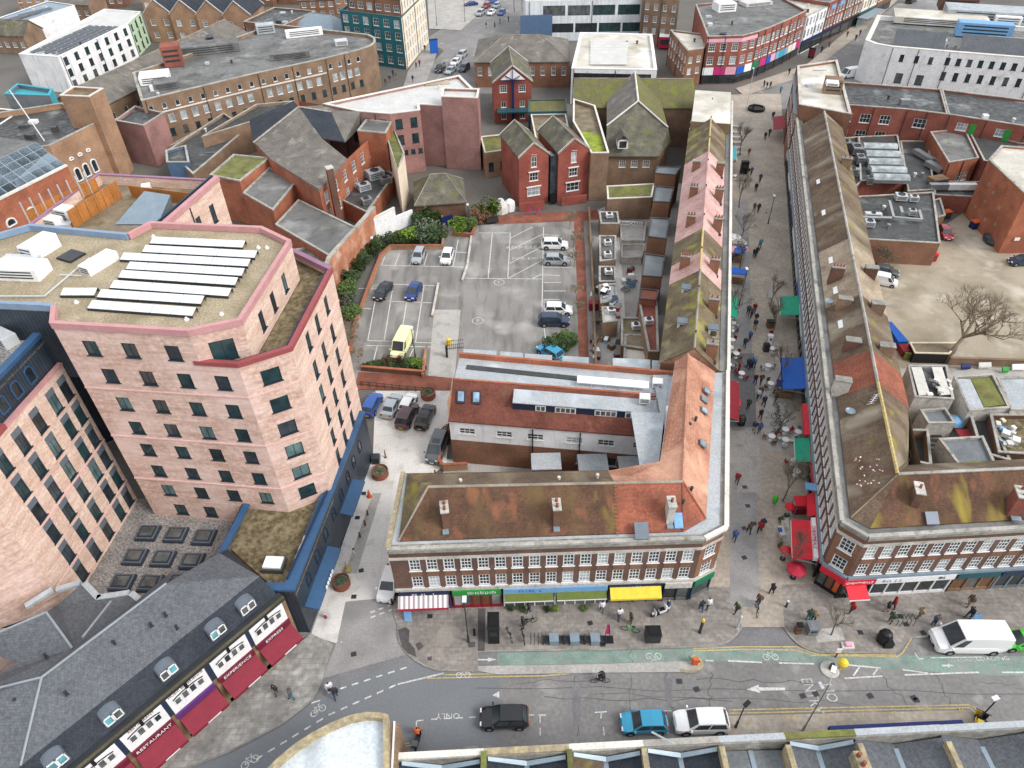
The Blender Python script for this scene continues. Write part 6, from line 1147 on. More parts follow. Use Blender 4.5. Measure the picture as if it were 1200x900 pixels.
for u,z in ((2,2.5),(4,4.5),(6,2.2),(8,5.5),(5,6.5),(9,3.),(3,7)):
    b=MB(); b.lathe([(.4,0),(.36,.05)],8,'brick_tan',(0,0,0)); o=t.part('render_patch',b); p=Vector((79,111)).lerp(Vector((78.1,98.2)),u/12.8); o.rotation_euler=(0,R(-90),0); o.location=(p.x-.02-t.o.x,p.y-t.o.y,z)
    o.data.transform(Matrix.Translation(t.o))
b=MB(); b.box((83,97.9,2.),(1.6,.1,.9),'glass'); b.box((79.8,97.95,2.4),(.8,.1,.5),'white'); t.part('window',b)
def yardroof(name,lab,px,z,wm,rm,par=.25): return block(name,lab,ccw(PP(z,*px)),0,z,wm,rm,'coping',par,.3,{},cat='outbuilding')
t=yardroof('ribbed_store_roof','dark ribbed store roof with five long rooflights',((1008,212),(1062,208),(1052,158),(1006,160)),4.2,'brick_red','felt_dark')
for i in range(5):
    c=P(1030+i*3.2,172+i*9.2,4.5); s=MB(); s.box((c.x,c.y,4.0),(6.2,2.2,.6),'metal',R(-6)); s.lathe([(0.02,-3.1),(1.0,-3.05),(1.0,3.05),(.02,3.1)],8,'pale_glass',(0,0,0),'y')
    n0=len(s.v)-32
    for k in range(n0,len(s.v)): v=s.v[k]; s.v[k]=Vector((c.x+v.y*math.cos(R(-6)),c.y+v.x*.95+v.y*math.sin(R(-6)),4.55+max(-.2,v.z*.7)))
    t.part('rooflight',s)
yardroof('dark_store_roof','dark felt roof with ducts next to the long terrace',((988,232),(1010,212),(1006,160),(985,162)),4.0,'brick_brown','felt_dark'); yardroof('narrow_store_roof','narrow dark roof beside the flat brick store',((1064,224),(1095,222),(1088,165),(1055,165)),3.4,'brick_brown','felt_dark')
t=yardroof('ducted_kitchen_roof','weathered dark kitchen roof crossed by pale ducts',((1012,280),(1102,285),(1094,225),(1004,230)),4.0,'brick_terr','felt_dark')
b=MB(); b.path([P(1042,236,4.5),P(1047,255,4.5),P(1080,258,4.5),P(1077,247,4.5)],.28,4,'duct'); b.path([P(1055,243,4.5),P(1057,250,4.5)],.3,4,'duct'); b.path([P(1010,254,4.5),P(1045,255,4.5)],.2,5,'duct'); solo('roof_duct',b,'pale rectangular duct zigzagging over the kitchen roof','duct')
for x,y,w,l,lab in ((1055,233,1.8,1.6,'white hatch-like unit'),(1018,264,1.5,1.3,'square steel fan box'),(1068,251,1.1,1.,'small silver fan box'),(1022,255,2.6,.9,'long white duct box'),(1070,235,1.4,1.,'low grey vent box')): unit('roof_plant',lab+' on the dark kitchen roof',x,y,4.,(w,l,.8),'metal_l',R(-10),fan=1)
for x,y,w,l,lab in ((988,172,2.2,2.,'round silver cowl'),(1003,178,1.8,3.,'steel duct box'),(1007,190,1.4,2.2,'lower steel duct box'),(998,205,2.,1.,'pale pipe bend'),(1018,215,1.,1.2,'small white fan')): unit('roof_plant',lab+' on the felt roof behind the long terrace',x,y,4.,(w,l,1.2),'metal',R(-10),fan=1)
for x,y,w,l,lab in ((1082,185,1.2,5,'silver pipe run'),(1095,198,1.4,4,'silver insulated duct'),(1100,193,1.,2.,'short steel duct'),(1098,213,3,2.,'timber pallet stack')): unit('roof_plant',lab+' on the narrow dark roof',x,y,3.4,(w,l,.8),'metal' if w<3 else 'timber',R(15))
t=yardroof('loading_canopy','grey canopy above the loading doors of the service yard',((1098,255),(1108,252),(1102,232),(1092,235)),3.0,'timber','felt')
t=yardroof('service_shops','row of yard doors and cream windows under a blue-grey ledge',((1095,228),(1152,231),(1155,213),(1094,212)),3.2,'brick_red','felt_dark')
for i in range(5): b=MB(); c=P(1094+i*11,219,3.6); b.box((c.x,c.y,3.2),(1.6,.9,1.),'white' if i>1 else 'metal'); t.part('vent_hood',b)
# small roofs and sheds behind the south wing
t=yardroof('panelled_yard_roof','yard roof covered with pale sheet panels and rubbish',((1072,465),(1118,468),(1110,428),(1064,428)),4.5,'stone_band','felt_dark')
for i,x in enumerate((1068,1092)):
    b=MB(); b.slab([P(x,430,4.7),P(x+12,430,4.7),P(x+22,462,4.7),P(x+9,463,4.7)],.06,'offwhite'); t.part('sheet_panel',b)
t=yardroof('mossy_yard_roof','yard roof half blue sheet and half green moss',((1136,481),(1184,478),(1164,438),(1118,441)),4.,'stone_band','moss_roof'); b=MB(); b.slab([P(1121,444,4.1),P(1137,444,4.1),P(1153,478,4.1),P(1137,479,4.1)],.05,'membrane'); t.part('sheet_panel',b); b=MB(); b.slab([P(1138,444,4.12),P(1160,442,4.12),P(1178,474,4.12),P(1153,477,4.12)],.04,'moss_roof'); t.part('moss_bed',b)
yardroof('blue_sheet_roof','blue-grey sheet roof at the right edge behind the south wing',((1185,480),(1260,480),(1240,440),(1168,442)),4.,'stone_band','membrane')
yardroof('grey_sheet_roof','pale grey sheet roof behind the mossy south wing',((1126,548),(1168,546),(1152,511),(1100,514)),3.4,'stone_band','membrane_d'); yardroof('green_sheet_roof','small grey-green sheet roof in the back yards',((1088,496),(1120,496),(1108,478),(1078,480)),3.2,'stone_band','membrane_d')
t=yardroof('open_pit_yard','walled sunken yard with a timber-topped wall',((1066,540),(1092,545),(1088,503),(1062,503)),2.2,'brick_brown','patch_tar',1.4); 
b=MB(); a,c=P(1096,540,0),P(1090,508,0)
for i in range(9): p=a.lerp(c,i/8); b.box((p.x,p.y,.25*i),(1.1,.35,.1),'metal_d',-.1)
solo('fire_escape',b,'dark metal fire escape steps in the back yard','stairs')
t=yardroof('dark_trench_roof','dark gully roof with railings behind the south wing',((1150,530),(1185,540),(1158,482),(1136,484)),3.,'brick_dark','patch_tar',.8); t=yardroof('rubbish_terrace','roof terrace strewn with pale rubbish and tubs',((1170,530),(1250,535),(1230,485),(1160,485)),3.4,'brick_dark','sedum',.6)
rg=random.Random(4)
for i in range(12):
    c=P(rg.uniform(1168,1198),rg.uniform(490,522),3.0); b=MB(); b.box((c.x,c.y,c.z),(rg.uniform(.3,.9),rg.uniform(.3,.9),rg.uniform(.2,.6)),(cm_:=rg.choice(['white','offwhite','blue_l','cream','grey'])),rg.uniform(0,3)); solo('rubbish',b,'%s rubbish item on the messy roof terrace'%dict(white='white',offwhite='off-white',blue_l='pale blue',cream='cream',grey='grey')[cm_],'rubbish',group='rubbish on the roof terrace')
for i in range(14):
    c=P(rg.uniform(1088,1114),rg.uniform(444,464),4.6); b=MB(); b.box((c.x,c.y,c.z),(rg.uniform(.2,.6),rg.uniform(.2,.6),rg.uniform(.1,.4)),(cm_:=rg.choice(['white','offwhite','grey','blue_d','black'])),rg.uniform(0,3)); solo('rubbish',b,'%s rubbish item on the panelled yard roof'%dict(white='white',offwhite='off-white',blue_d='dark blue',black='black',grey='grey')[cm_],'rubbish',group='rubbish on the panelled yard roof')
b=MB(); c=P(1111,507,0); b.lathe([(.1,2.6),(.8,2.2),(1.1,1.8),(1.05,1.8)],10,'blue_l',c); b.tube(c,(c.x,c.y,2.6),.04,.04,5,'metal'); solo('parasol',b,'blue and yellow parasol in the small back yard','parasol')
b=MB(); c=P(1130,509,2.); b.slab([(c.x-.8,c.y-.5,2.2),(c.x+.7,c.y-.5,2.2),(c.x+.6,c.y+.6,2.2),(c.x-.8,c.y+.6,2.2)],.05,'red_d'); b.tube((c.x-.7,c.y-.4,0),(c.x-.7,c.y-.4,2.2),.04,.04,4,'metal'); b.tube((c.x+.6,c.y+.5,0),(c.x+.6,c.y+.5,2.2),.04,.04,4,'metal'); solo('canopy',b,'flat red canopy in the small back yard','canopy')
# yards behind the west terrace
for i,(px,z,rm,lab) in enumerate(((((704,262),(726,262),(724,248),(702,248)),2.6,'felt_dark','dark shed roof with vents at the top of the back alley'),(((703,306),(722,304),(722,276),(702,276)),2.6,'felt','grey shed roof in the back alley'),(((702,330),(722,330),(721,312),(702,312)),2.4,'felt_dark','dark shed roof beside the white panel'),(((704,355),(724,352),(722,332),(702,334)),2.8,'membrane','pale kitchen roof with a fan'),(((707,378),(724,376),(724,358),(705,360)),2.8,'white_roof','white kitchen roof with clutter'),(((728,282),(755,282),(758,258),(726,258)),1.2,'concrete_d','walled pale terrace with a banner'),(((728,302),(752,302),(756,286),(728,286)),1.2,'concrete_d','second walled pale terrace'),(((728,405),(765,410),(768,372),(728,372)),2.6,'felt_brown','brown flat roof with a small hatch'),(((730,440),(765,440),(766,392),(732,392)),2.4,'felt_pale','pale flat roof with dark corner box'),(((760,412),(772,412),(770,352),(748,350)),4.6,'brick_red','brick lean-to with white door'))):
    yardroof('alley_shed',lab,px,z,'brick_brown' if i not in (5,6) else 'stone_band',rm,.2 if i not in(5,6) else .9)
b=MB(); a=P(750,266,1.6); put=None
sg=TH('banner_rail','railing with a white lettered banner on the walled terrace','railing',P(738,268,1.2)); b=MB(); a,c=P(726,266,1.2),P(752,267,1.2); b.slab([a+Vector((0,0,1.1)),c+Vector((0,0,1.1)),c+Vector((0,.05,1.1)),a+Vector((0,.05,1.1))],.7,'white'); sg.part('banner',b); put_text('PANCAKES',.7,'navyc',(a+c)/2+Vector((0,-.03,.75)),c-a,(0,0,1),sg.e,sg.o); b=MB(); b.path([a+Vector((0,.1,1.3)),c+Vector((0,.1,1.3))],.04,5,'metal_d'); sg.part('rail',b)
st=TH('yard_stair','steep timber stair in the back alley','stairs',P(708,400,0))
for i in range(12):
    p=P(709,400,0).lerp(P(708,372,0),i/11); b=MB(); b.box((p.x,p.y,.22*i),(1.5,.45,.1),'timber'); st.part('step',b)
b=MB(); p,q=P(704,400,0),P(704,372,0); b.slab([p+Vector((0,0,.2)),p+Vector((.12,0,.2)),q+Vector((.12,0,2.7)),q+Vector((0,0,2.7))],.25,'timber'); p,q=P(714,400,0),P(714,372,0); b.slab([p+Vector((0,0,.2)),p+Vector((.12,0,.2)),q+Vector((.12,0,2.7)),q+Vector((0,0,2.7))],.25,'timber'); st.part('stringer',b)
rg=random.Random(11)
for i in range(34):
    x,y=rg.choice([(rg.uniform(703,726),rg.uniform(335,378)),(rg.uniform(728,746),rg.uniform(314,350)),(rg.uniform(692,702),rg.uniform(330,420)),(rg.uniform(692,728),rg.uniform(390,432))]); z=2.8 if (x<727 and 332<y<378 and x>703) else 0; c=P(x,y,z); b=MB(); w,l,h=rg.uniform(.35,1.1),rg.uniform(.35,1.),rg.uniform(.25,.9); r_=rg.uniform(0,1.5); cm_=rg.choice(['white','offwhite','grey','blue_l','metal','red_d','navyc','cream','brown']); b.box(c,(w,l,h),cm_,r_); b.box((c.x,c.y,c.z+h),(w*1.06,l*1.06,.05),rg.choice(['white','grey','metal_d']),r_)
    solo('crate',b,'%s %s crate in the back alley %s'%('tall' if h>.6 else 'low',dict(white='white',offwhite='off-white',grey='grey',blue_l='pale blue',metal='steel',red_d='dark red',navyc='navy',cream='cream',brown='brown')[cm_],'on the kitchen roof' if z else ('beside the brick path' if x<702 else ('below the timber stair' if y>388 else 'on the cluttered terrace'))),'crate',group='crates and boxes in the back alley')
unit('fridge','red chiller cabinet by the alley stair',717,389,0,(1.,.9,1.7),'red_d',0,'fridge'); unit('bin_store','small red container beside the brick path',695,362,0,(1.3,1.,1.2),'red_d',0,'container'); unit('water_tank','white cylindrical-shouldered tank in the alley',716,240,0,(1.2,1.2,2.6),'white',0,'tank')
# ------------------------------------------------------------ foreground roofs
cv=TH('curved_roof_building','curved-parapet roof holding a pool of pale water at the bottom edge','building',(-14,19,0))
ar=[(-9.6,23.35),(-10.2,23.5),(-11.2,23.55),(-12.3,23.35),(-13.6,22.85),(-14.8,22.2),(-15.9,21.45),(-17.,20.4),(-18,19.2),(-19,17.5),(-20,14)]
fo=ar+[(-20,8),(-7.6,8)]; fo=ccw(fo)
b=MB(); b.prism(fo,0,7.3,'brick_brown',True,False,'puddle'); cv.part('wall',b); b=MB(); b.ring(inset(fo,-.05),.38,7.0,7.9,'kerb_y'); cv.part('coping',b)
b=MB(); b.prism([(-9.2,8),(-8.0,8),(-8.9,23.4),(-9.75,23.4)],0,6.4,'brick_brown',True,False,'brick_brown'); b.box((-8.95,18,6.4),(.14,11,.1),'white',R(3.5)); cv.part('buttress_wall',b)
sw=TH('sawtooth_roofs','row of low valley roofs behind a parapet along the bottom edge','building',(15,18,0))
yl=lambda x:21.25+(x+8.8)*(1.35/46.1)
b=MB(); ebox(b,(42,yl(42)),(-8.8,yl(-8.8)),.4,0,6,'cornice',0); sw.part('parapet_wall',b)
b=MB(); xs=[-8.8,-2.6,3.6,9.,14.6,19.4,24.6,31,37.4,43]
cpm=['kerb_y','kerb_y','coping','coping','zinc','moss_roof','zinc','membrane','coping']
for i in range(len(xs)-1):
    x0,x1=xs[i],xs[i+1]; b=MB(); ebox(b,(x1,yl(x1)),(x0+.02,yl(x0)),.46,6,6.2,['stone_pale','kerb_y','stone_pale','coping','membrane','moss_roof','membrane','membrane','membrane'][i],.12); sw.part('coping',b)
    xm=(x0+x1)/2; y1=yl(xm)-.5; flat_=i in (4,); m=['slate_d','slate_d','slate_d','slate_d','membrane_d','slate','slate','slate','slate'][i]; m2='tile_brown2' if i in(2,) else m
    zc,zl=(5.75,4.7) if not flat_ else (4.9,4.9)
    b=MB(); b.slab([(x0,8,zc),(xm,8,zl),(xm,y1,zl),(x0,y1,zc)],.15,m2); b.slab([(xm,8,zl),(x1,8,zc),(x1,y1,zc),(xm,y1,zl)],.15,m); sw.part('valley_roof',b)
    b=MB(); b.box((xm,15,zl+.02),(.35,13,.06),'zinc'); sw.part('valley_gutter',b)
    b=MB(); b.box((x1,14.6,3),(.4,13.4,3.35),'moss_roof' if i in (0,1) else 'kerb_y'); sw.part('party_wall',b)
    if i in (0,1,2,3,5): 
        b=MB(); b.slab([(x0+.3,y1-.25,zc+.22),(xm,y1-.3,zl+.35),(xm,y1,zl+.45),(x0+.3,y1,zc+.32)],.1,'zinc'); b.slab([(xm,y1-.3,zl+.35),(x1-.3,y1-.25,zc+.22),(x1-.3,y1,zc+.32),(xm,y1,zl+.45)],.1,'zinc'); sw.part('flashing',b)
b=MB(); b.box((-9.0,15,3),(.5,13,3.3),'kerb_y'); sw.part('end_wall',b)
b=MB(); c=P(1008,895,6); b.box((c.x,c.y,5),(.9,1.3,1.6),'kerb_y'); b.lathe([(.16,0),(.14,.5)],8,'tile_terr',(c.x-.1,c.y-.3,6.6)); b.lathe([(.16,0),(.14,.5)],8,'tile_terr',(c.x-.2,c.y+.3,6.6)); sw.part('chimney',b)
b=MB(); b.slab([(23,22.75,5.9),(33,23.0,5.9),(33,22.6,5.9),(23,22.35,5.9)],.5,'blue_d'); sw.part('blue_shop_sign',b)
b=MB(); b.tube(P(764,858,6.1),P(780,868,6.1)+Vector((.4,-.6,.9)),.09,.05,6,'metal_l'); sw.part('parapet_pole',b)

for x,y,z,l in ((714,254,2.6,'white condenser on the top shed of the back alley'),(712,286,2.6,'white duct box on the grey alley shed'),(712,300,2.6,'second white box on the grey alley shed'),(713,320,2.4,'pale fan on the dark alley shed'),(711,342,2.8,'white fan box on the pale kitchen roof'),(716,366,2.8,'white cabinet on the white kitchen roof'),(745,384,2.6,'small white hatch on the brown alley roof'),(760,378,4.6,'white door hood on the brick lean-to')): unit('roof_plant',l,x,y,z,(1.1,.9,.6),'white',.1,fan=1)
# ------------------------------------------------------------ vehicles
def carmesh(L,Wd,H,prof,cab,belt,paint='p_white',wr=.32,axle=(.19,.80),van=False):
    """prof: list (t from front 0..1, z_top fraction of H) of the lower body top line; cab: (t0 windscreen base, t1 roof front, t2 roof rear, t3 rear glass base)."""
    root=bpy.data.objects.new('car',None); COL.objects.link(root); root.empty_display_size=.3
    hw=Wd/2; X=lambda t:L/2-t*L
    zb=.2; B=belt*H
    b=MB(); rows=[]
    for t,zf in prof:
        end=min(1,min(t,1-t)/.1); k=.80+.20*math.sin(end*math.pi/2); z=zf*H; zl=zb+(.12 if t<.02 or t>.98 else 0)
        w=hw*k; rows.append([(X(t),-w*.92,zl),(X(t),-w,zl+.18),(X(t),-w,z*.72),(X(t),-w*.95,z*.93),(X(t),-w*.6,z),(X(t),w*.6,z),(X(t),w*.95,z*.93),(X(t),w,z*.72),(X(t),w,zl+.18),(X(t),w*.92,zl)])
    vs=[v for r in rows for v in r]; n=10; fs=[]
    for i in range(len(rows)-1):
        for j in range(n): k=(j+1)%n; fs.append((i*n+j,i*n+k,(i+1)*n+k,(i+1)*n+j))
    fs.append(tuple(range(n))[::-1]); fs.append(tuple((len(rows)-1)*n+j for j in range(n))); b.add(vs,fs,paint)
    t0,t1,t2,t3=cab; cw,rw_=hw*.93,hw*(.76 if not van else .86); zr=H; bz=B-.04
    cv=[]
    for (t,w,z) in ((t0,cw,bz),(t1,rw_,zr-.05),((t1+t2)/2,rw_,zr),(t2,rw_,zr-.06),(t3,cw,bz)): cv+=[(X(t),-w,z),(X(t),-w*.55,z+(.03 if z>bz else 0)),(X(t),w*.55,z+(.03 if z>bz else 0)),(X(t),w,z)]
    m_=[]
    for i in range(4):
        for j in range(3): m_.append((i*4+j,i*4+j+1,(i+1)*4+j+1,(i+1)*4+j))
    b.add(cv,m_,paint)
    sd=[(X(t0),bz),(X(t1),zr-.05),(X((t1+t2)/2),zr),(X(t2),zr-.06),(X(t3),bz)]; wd=[cw,rw_,rw_,rw_,cw]
    for s in (-1,1):
        f=[(x,s*w,z) for (x,z),w in zip(sd,wd)]; b.poly(f if s<0 else f[::-1],paint)
    for s in (-1,1): b.box((X(t0)-.12,s*(hw+.09),B+.0),(.14,.2,.14),paint)
    body=obj('body',b.mesh('body',smooth=False),root)
    def mk(name,pts,m,par=root,off=.012):
        q=MB(); q.poly(pts,m); return obj(name,q.mesh(name),par)
    lerp=lambda a,c,t:tuple(a[i]+(c[i]-a[i])*t for i in range(3))
    def quad(name,p0,p1,p2,p3,e0,e1,f0,f1,off,m):
        a=lambda u,v:lerp(lerp(p0,p1,u),lerp(p3,p2,u),v); mk(name,[tuple(c+o for c,o in zip(a(u,v),off)) for u,v in ((e0,f0),(e1,f0),(e1,f1),(e0,f1))],m)
    quad('windscreen',(X(t0),-cw,bz),(X(t0),cw,bz),(X(t1),rw_,zr-.05),(X(t1),-rw_,zr-.05),.07,.93,.06,.96,(.015,0,.03),'car_glass')
    if not van: quad('rear_window',(X(t3),cw,bz),(X(t3),-cw,bz),(X(t2),-rw_,zr-.06),(X(t2),rw_,zr-.06),.09,.91,.2,.92,(-.015,0,.03),'car_glass')
    tm=(t1+t2)/2; tb=(t0*.55+t3*.45)
    for s in (-1,1):
        def sp(t,v):   # point on side plane
            lo=(X(t),s*cw,bz); tt=min(max(t,t1),t2); hi=(X(tt),s*rw_,zr-.05); return lerp(lo,hi,v)
        e=(0,s*.015,.004)
        segs=[(t0+.06,tb-.012,t1+.015,tm-.015),(tb+.012,t3-.05,tm+.015,t2-.01)] if not van else [(t0+.03,t0+.17,t1+.01,t1+.1)]
        for a0,a1,c0,c1 in segs:
            p=[lerp((X(a0),s*cw,bz),(X(c0),s*rw_,zr-.05),.1),lerp((X(a1),s*cw,bz),(X(c1),s*rw_,zr-.05),.1),lerp((X(a1),s*cw,bz),(X(c1),s*rw_,zr-.05),.88),lerp((X(a0),s*cw,bz),(X(c0),s*rw_,zr-.05),.88)]
            p=[tuple(c+o for c,o in zip(q,e)) for q in p]; mk('side_window',p if s>0 else p[::-1],'car_glass')
        for t in axle:
            q=MB(); q.lathe([(wr*1.16,-.02),(wr*1.16,.02)],14,'rubber',(0,0,0),'y'); obj('wheel_arch',q.mesh('wheel_arch'),root,(X(t),s*(hw-.005),wr+.03))
            q=MB(); q.lathe([(wr*.62,-.1),(wr,-.09),(wr,.09),(wr*.62,.1)],14,'rubber',(0,0,0),'y'); w=obj('wheel',q.mesh('wheel'),root,(X(t),s*(hw-.08),wr)); q=MB(); q.lathe([(.05,.115),(wr*.6,.105),(wr*.6,-.105),(.05,-.115)],10,'metal',(0,0,0),'y'); obj('rim',q.mesh('rim'),w)
        q=MB(); q.box((X(.02),s*hw*.62,.3*H+.18),(.12,.34,.13),'lamp_white'); obj('headlight',q.mesh('headlight'),root)
        q=MB(); q.box((X(.985),s*hw*.66,.36*H+.2),(.1,.24,.2),'lamp_red'); obj('tail_light',q.mesh('tail_light'),root)
    q=MB(); q.box((X(1)-.01,0,.45),(.04,.5,.11),'plate_y'); obj('number_plate',q.mesh('number_plate'),root); q=MB(); q.box((X(0)+.01,0,.4),(.04,.5,.11),'white'); obj('number_plate',q.mesh('number_plate'),root)
    q=MB(); q.box((X(0)+.0,0,.32),(.05,Wd*.5,.2),'black'); obj('grille',q.mesh('grille'),root)
    if H>1.7 and not van:
        q=MB(); q.poly([(X(t1+.05),-rw_*.62,zr+.012),(X(t1+.2),-rw_*.62,zr+.036),(X(t1+.2),rw_*.62,zr+.036),(X(t1+.05),rw_*.62,zr+.012)][::1],'car_glass'); obj('sunroof',q.mesh('sunroof'),root)
    return root
HP=[(0,.34),(.03,.5),(.12,.56),(.28,.62),(.5,.63),(.75,.64),(.93,.66),(.985,.6),(1,.42)]
TYPES={'hatch':carmesh(3.9,1.72,1.48,HP,(.24,.42,.86,.965),.62),'suv':carmesh(4.5,1.86,1.66,[(0,.36),(.03,.53),(.12,.58),(.26,.63),(.5,.64),(.75,.65),(.94,.66),(.985,.62),(1,.4)],(.24,.40,.88,.97),.63,wr=.36),
 'saloon':carmesh(4.6,1.8,1.44,[(0,.36),(.03,.52),(.12,.58),(.28,.65),(.5,.66),(.75,.67),(.86,.69),(.97,.68),(1,.45)],(.26,.43,.74,.87),.65),
 'mpv':carmesh(4.6,1.88,1.82,[(0,.36),(.03,.48),(.1,.53),(.2,.58),(.5,.6),(.8,.6),(.95,.6),(.985,.58),(1,.4)],(.17,.36,.92,.98),.58),
 'van':carmesh(5.6,2.05,2.25,[(0,.26),(.03,.38),(.1,.43),(.17,.47),(.4,.5),(.8,.5),(.985,.5),(1,.4)],(.15,.31,.985,.995),.48,van=True),
 'minivan':carmesh(4.4,1.85,1.85,[(0,.3),(.03,.45),(.1,.5),(.18,.54),(.4,.56),(.8,.56),(.985,.56),(1,.4)],(.16,.33,.98,.99),.55,van=True)}
def car(kind,px,py,deg,col,label,group=None,name='parked_car',cat='car',z=0.,k=1.):
    c=P(px,py,.7); o=dup(TYPES[kind],(c.x,c.y,z+.012),R(deg),label,group,{'body':col}); o.name=name; o['category']=cat
    if k!=1: o.scale=(k,k,k)
    return o
RD='cars on the front road'; CPK='cars in the tarmac car park'; LN='cars parked on the pale lane'; FAR='cars queuing on the far road'
car('hatch',591,840,180,'p_black','small black car with a pale roof on the front road',RD,k=1.04); car('hatch',755,846,180,'p_cyan','turquoise hatchback parked beside the white estate',RD); car('suv',822,845,180,'p_white','white estate car parked beside the turquoise hatchback',RD,k=1.0)
car('van',1134,750,178,'p_white','white panel van parked in the loading bay','vans',name='parked_van',cat='van',k=1.1); car('hatch',1199,750,178,'p_green','bright green car cut by the right edge of the picture',RD)
car('hatch',456,683,262,'p_white','white car in the lane mouth beside the striped awning','lone cars',k=1.02)
car('suv',436,473,78,'p_blue','bright blue car at the left end of the lane bays',LN,k=.9); car('saloon',459,474,76,'p_silver','silver car second from the left in the lane bays',LN,k=.95); car('suv',477,486,75,'p_bronze','dark maroon car with a pale bonnet third in the lane bays',LN,k=.98); car('hatch',478,471,75,'p_white','white car mostly hidden behind the maroon one',LN,k=.9); car('saloon',498,487,76,'p_black','black car at the right end of the lane bays',LN,k=.95); car('mpv',512,524,258,'p_grey','grey people carrier beside the low brick wall',LN,name='parked_car')
car('saloon',449,340,254,'p_black','black car alone in a middle car park bay',CPK,k=.98); car('hatch',484.5,341,256,'p_blue2','dark blue car in a middle car park bay',CPK,k=1.05); car('suv',490.5,299,262,'p_silver','silver-green car against the hedge in the car park',CPK,k=.92); car('hatch',524,300,263,'p_white','white car beside the car park kerb',CPK,k=1.04)
car('van',471,404,258,'p_yellow','pale yellow van parked above the hedge','vans',name='parked_van',cat='van',k=.95)
car('suv',650,286,-4,'p_white','white estate with roof bars in the right-hand car park row',CPK); car('hatch',652,304,-4,'p_silver','pale silver hatchback in the right-hand car park row',CPK,k=1.1); car('suv',654,362,-4,'p_white','white car behind the dark blue one in the car park row',CPK,k=.95); car('suv',649,375,-3,'p_dkblue','dark blue car nearest in the right-hand row',CPK,k=1.0); car('hatch',645,412,135,'p_cyan','turquoise car tucked behind the white flat roof',CPK,k=1.05)
car('minivan',1036,328,-25,'p_white','white small van in the dirt yard','cars in the dirt yard',name='parked_van',cat='van',k=.9); car('hatch',1038,317,-25,'p_grey','dark grey car behind the white van in the dirt yard','cars in the dirt yard'); car('hatch',1108,272,262,'p_red','red and white small car beside the kitchen roof','cars in the dirt yard'); car('hatch',1198,305,178,'p_dkblue','dark car cut by the right edge of the dirt yard','cars in the dirt yard')
for i,(x,y,d,cl,lab,kd) in enumerate(((516,80,257,'p_black','black taxi in the left queuing lane','mpv'),(528,82,250,'p_silver','silver car at the front of the middle queue','saloon'),(534,72,250,'p_white','white car second in the middle queue','saloon'),(541,64,250,'p_silver','silver car third in the middle queue','suv'),(544,79,250,'p_dkblue','dark car with white bonnet in the right queue','suv'),(563,15,250,'p_silver','silver car waiting at the far crossing','suv'),(576,14,250,'p_white','white car waiting at the far crossing','saloon'),(588,14,250,'p_blue','blue car waiting at the far crossing','hatch'),(552,4,200,'p_blue2','blue car turning at the top edge','saloon'),(570,6,250,'p_red','red car behind the silver one at the top','hatch'),(582,6,250,'p_silver','silver car behind the white one at the top','hatch'),(576,1,220,'p_blue','blue car at the very top edge of the road','hatch'))): car(kd,x,y,d,cl,lab,FAR,'queuing_car')
car('van',995,87,200,'p_white','white van behind the pale corner roof','vans',name='parked_van',cat='van'); car('van',1068,0,45,'p_black','dark vehicle at the top of the far high street','vans',name='parked_van',cat='van')
b=TH('bus','red bus nose showing in the side lane behind the white roof','bus',P(778,55,0)); m=MB(); c=P(778,52,0); m.box((c.x,c.y,.4),(3.,10,2.8),'crimson',R(-12)); b.part('body',m); m=MB(); m.box((c.x,c.y,3.2),(2.9,9.9,.15),'white',R(-12)); b.part('roof',m); m=MB(); m.box((c.x-.9,c.y-5.0,1.4),(2.4,.1,1.2),'glass',R(-12)); b.part('windscreen',m)
for k in TYPES.values():
    for ch in list(k.children_recursive): bpy.data.objects.remove(ch)
    bpy.data.objects.remove(k)
# two-wheelers
def bike(px,py,deg,m,label,motor=False,z=KZ,group=None,name=None):
    c=P(px,py,z); t=TH(name or ('motor_scooter' if motor else 'bicycle'),label,'scooter' if motor else 'bicycle',(0,0,0),group)
    w,wb=(.26,.62) if motor else (.34,.52)
    for s in (-1,1):
        b=MB(); pts=[Vector((s*wb+w*math.cos(R(a)),0,w+w*math.sin(R(a)))) for a in range(0,361,36)]; b.path(pts,.06 if motor else .025,5,'rubber'); wh=t.part('wheel',b); b=MB(); b.lathe([(.05,-.04),(w*.6 if motor else .06,0),(.05,.04)],8,'metal',(s*wb,0,w),'y'); t.part('hub',b,wh)
    b=MB()
    if motor:
        b.box((-.35,0,.35),(.75,.34,.35),m); b.box((.1,0,.2),(.5,.36,.14),'black'); b.slab([(.4,-.2,1.0),(.5,-.2,1.0),(.5,.2,1.0),(.4,.2,1.0)],.75,m); b.box((.62,0,.5),(.3,.16,.14),m)
        t.part('body',b); b=MB(); b.box((-.35,0,.7),(.7,.3,.12),'black'); t.part('seat',b); b=MB(); b.box((-.72,0,.8),(.45,.45,.45),m if m!='black' else 'c_grey'); t.part('top_box',b); b=MB(); b.tube((.45,-.35,1.08),(.45,.35,1.08),.03,.03,5,'black'); b.tube((.45,0,.7),(.45,0,1.08),.04,.04,5,'metal'); t.part('handlebar',b)
    else:
        for p,q in (((-.52,0,.34),(-.1,0,.3)),((-.1,0,.3),(-.25,0,.85)),((-.1,0,.3),(.38,0,.8)),((-.22,0,.75),(.36,0,.85)),((-.52,0,.34),(-.22,0,.75)),((.52,0,.34),(.36,0,.95))): b.tube(p,q,.03,.03,5,m)
        t.part('frame',b); b=MB(); b.box((-.27,0,.88),(.28,.14,.07),'black'); t.part('saddle',b); b=MB(); b.tube((.36,-.28,.98),(.36,.28,.98),.025,.025,5,'black'); t.part('handlebar',b)
    t.e.location=c; t.e.rotation_euler=(0,0,R(deg)); return t
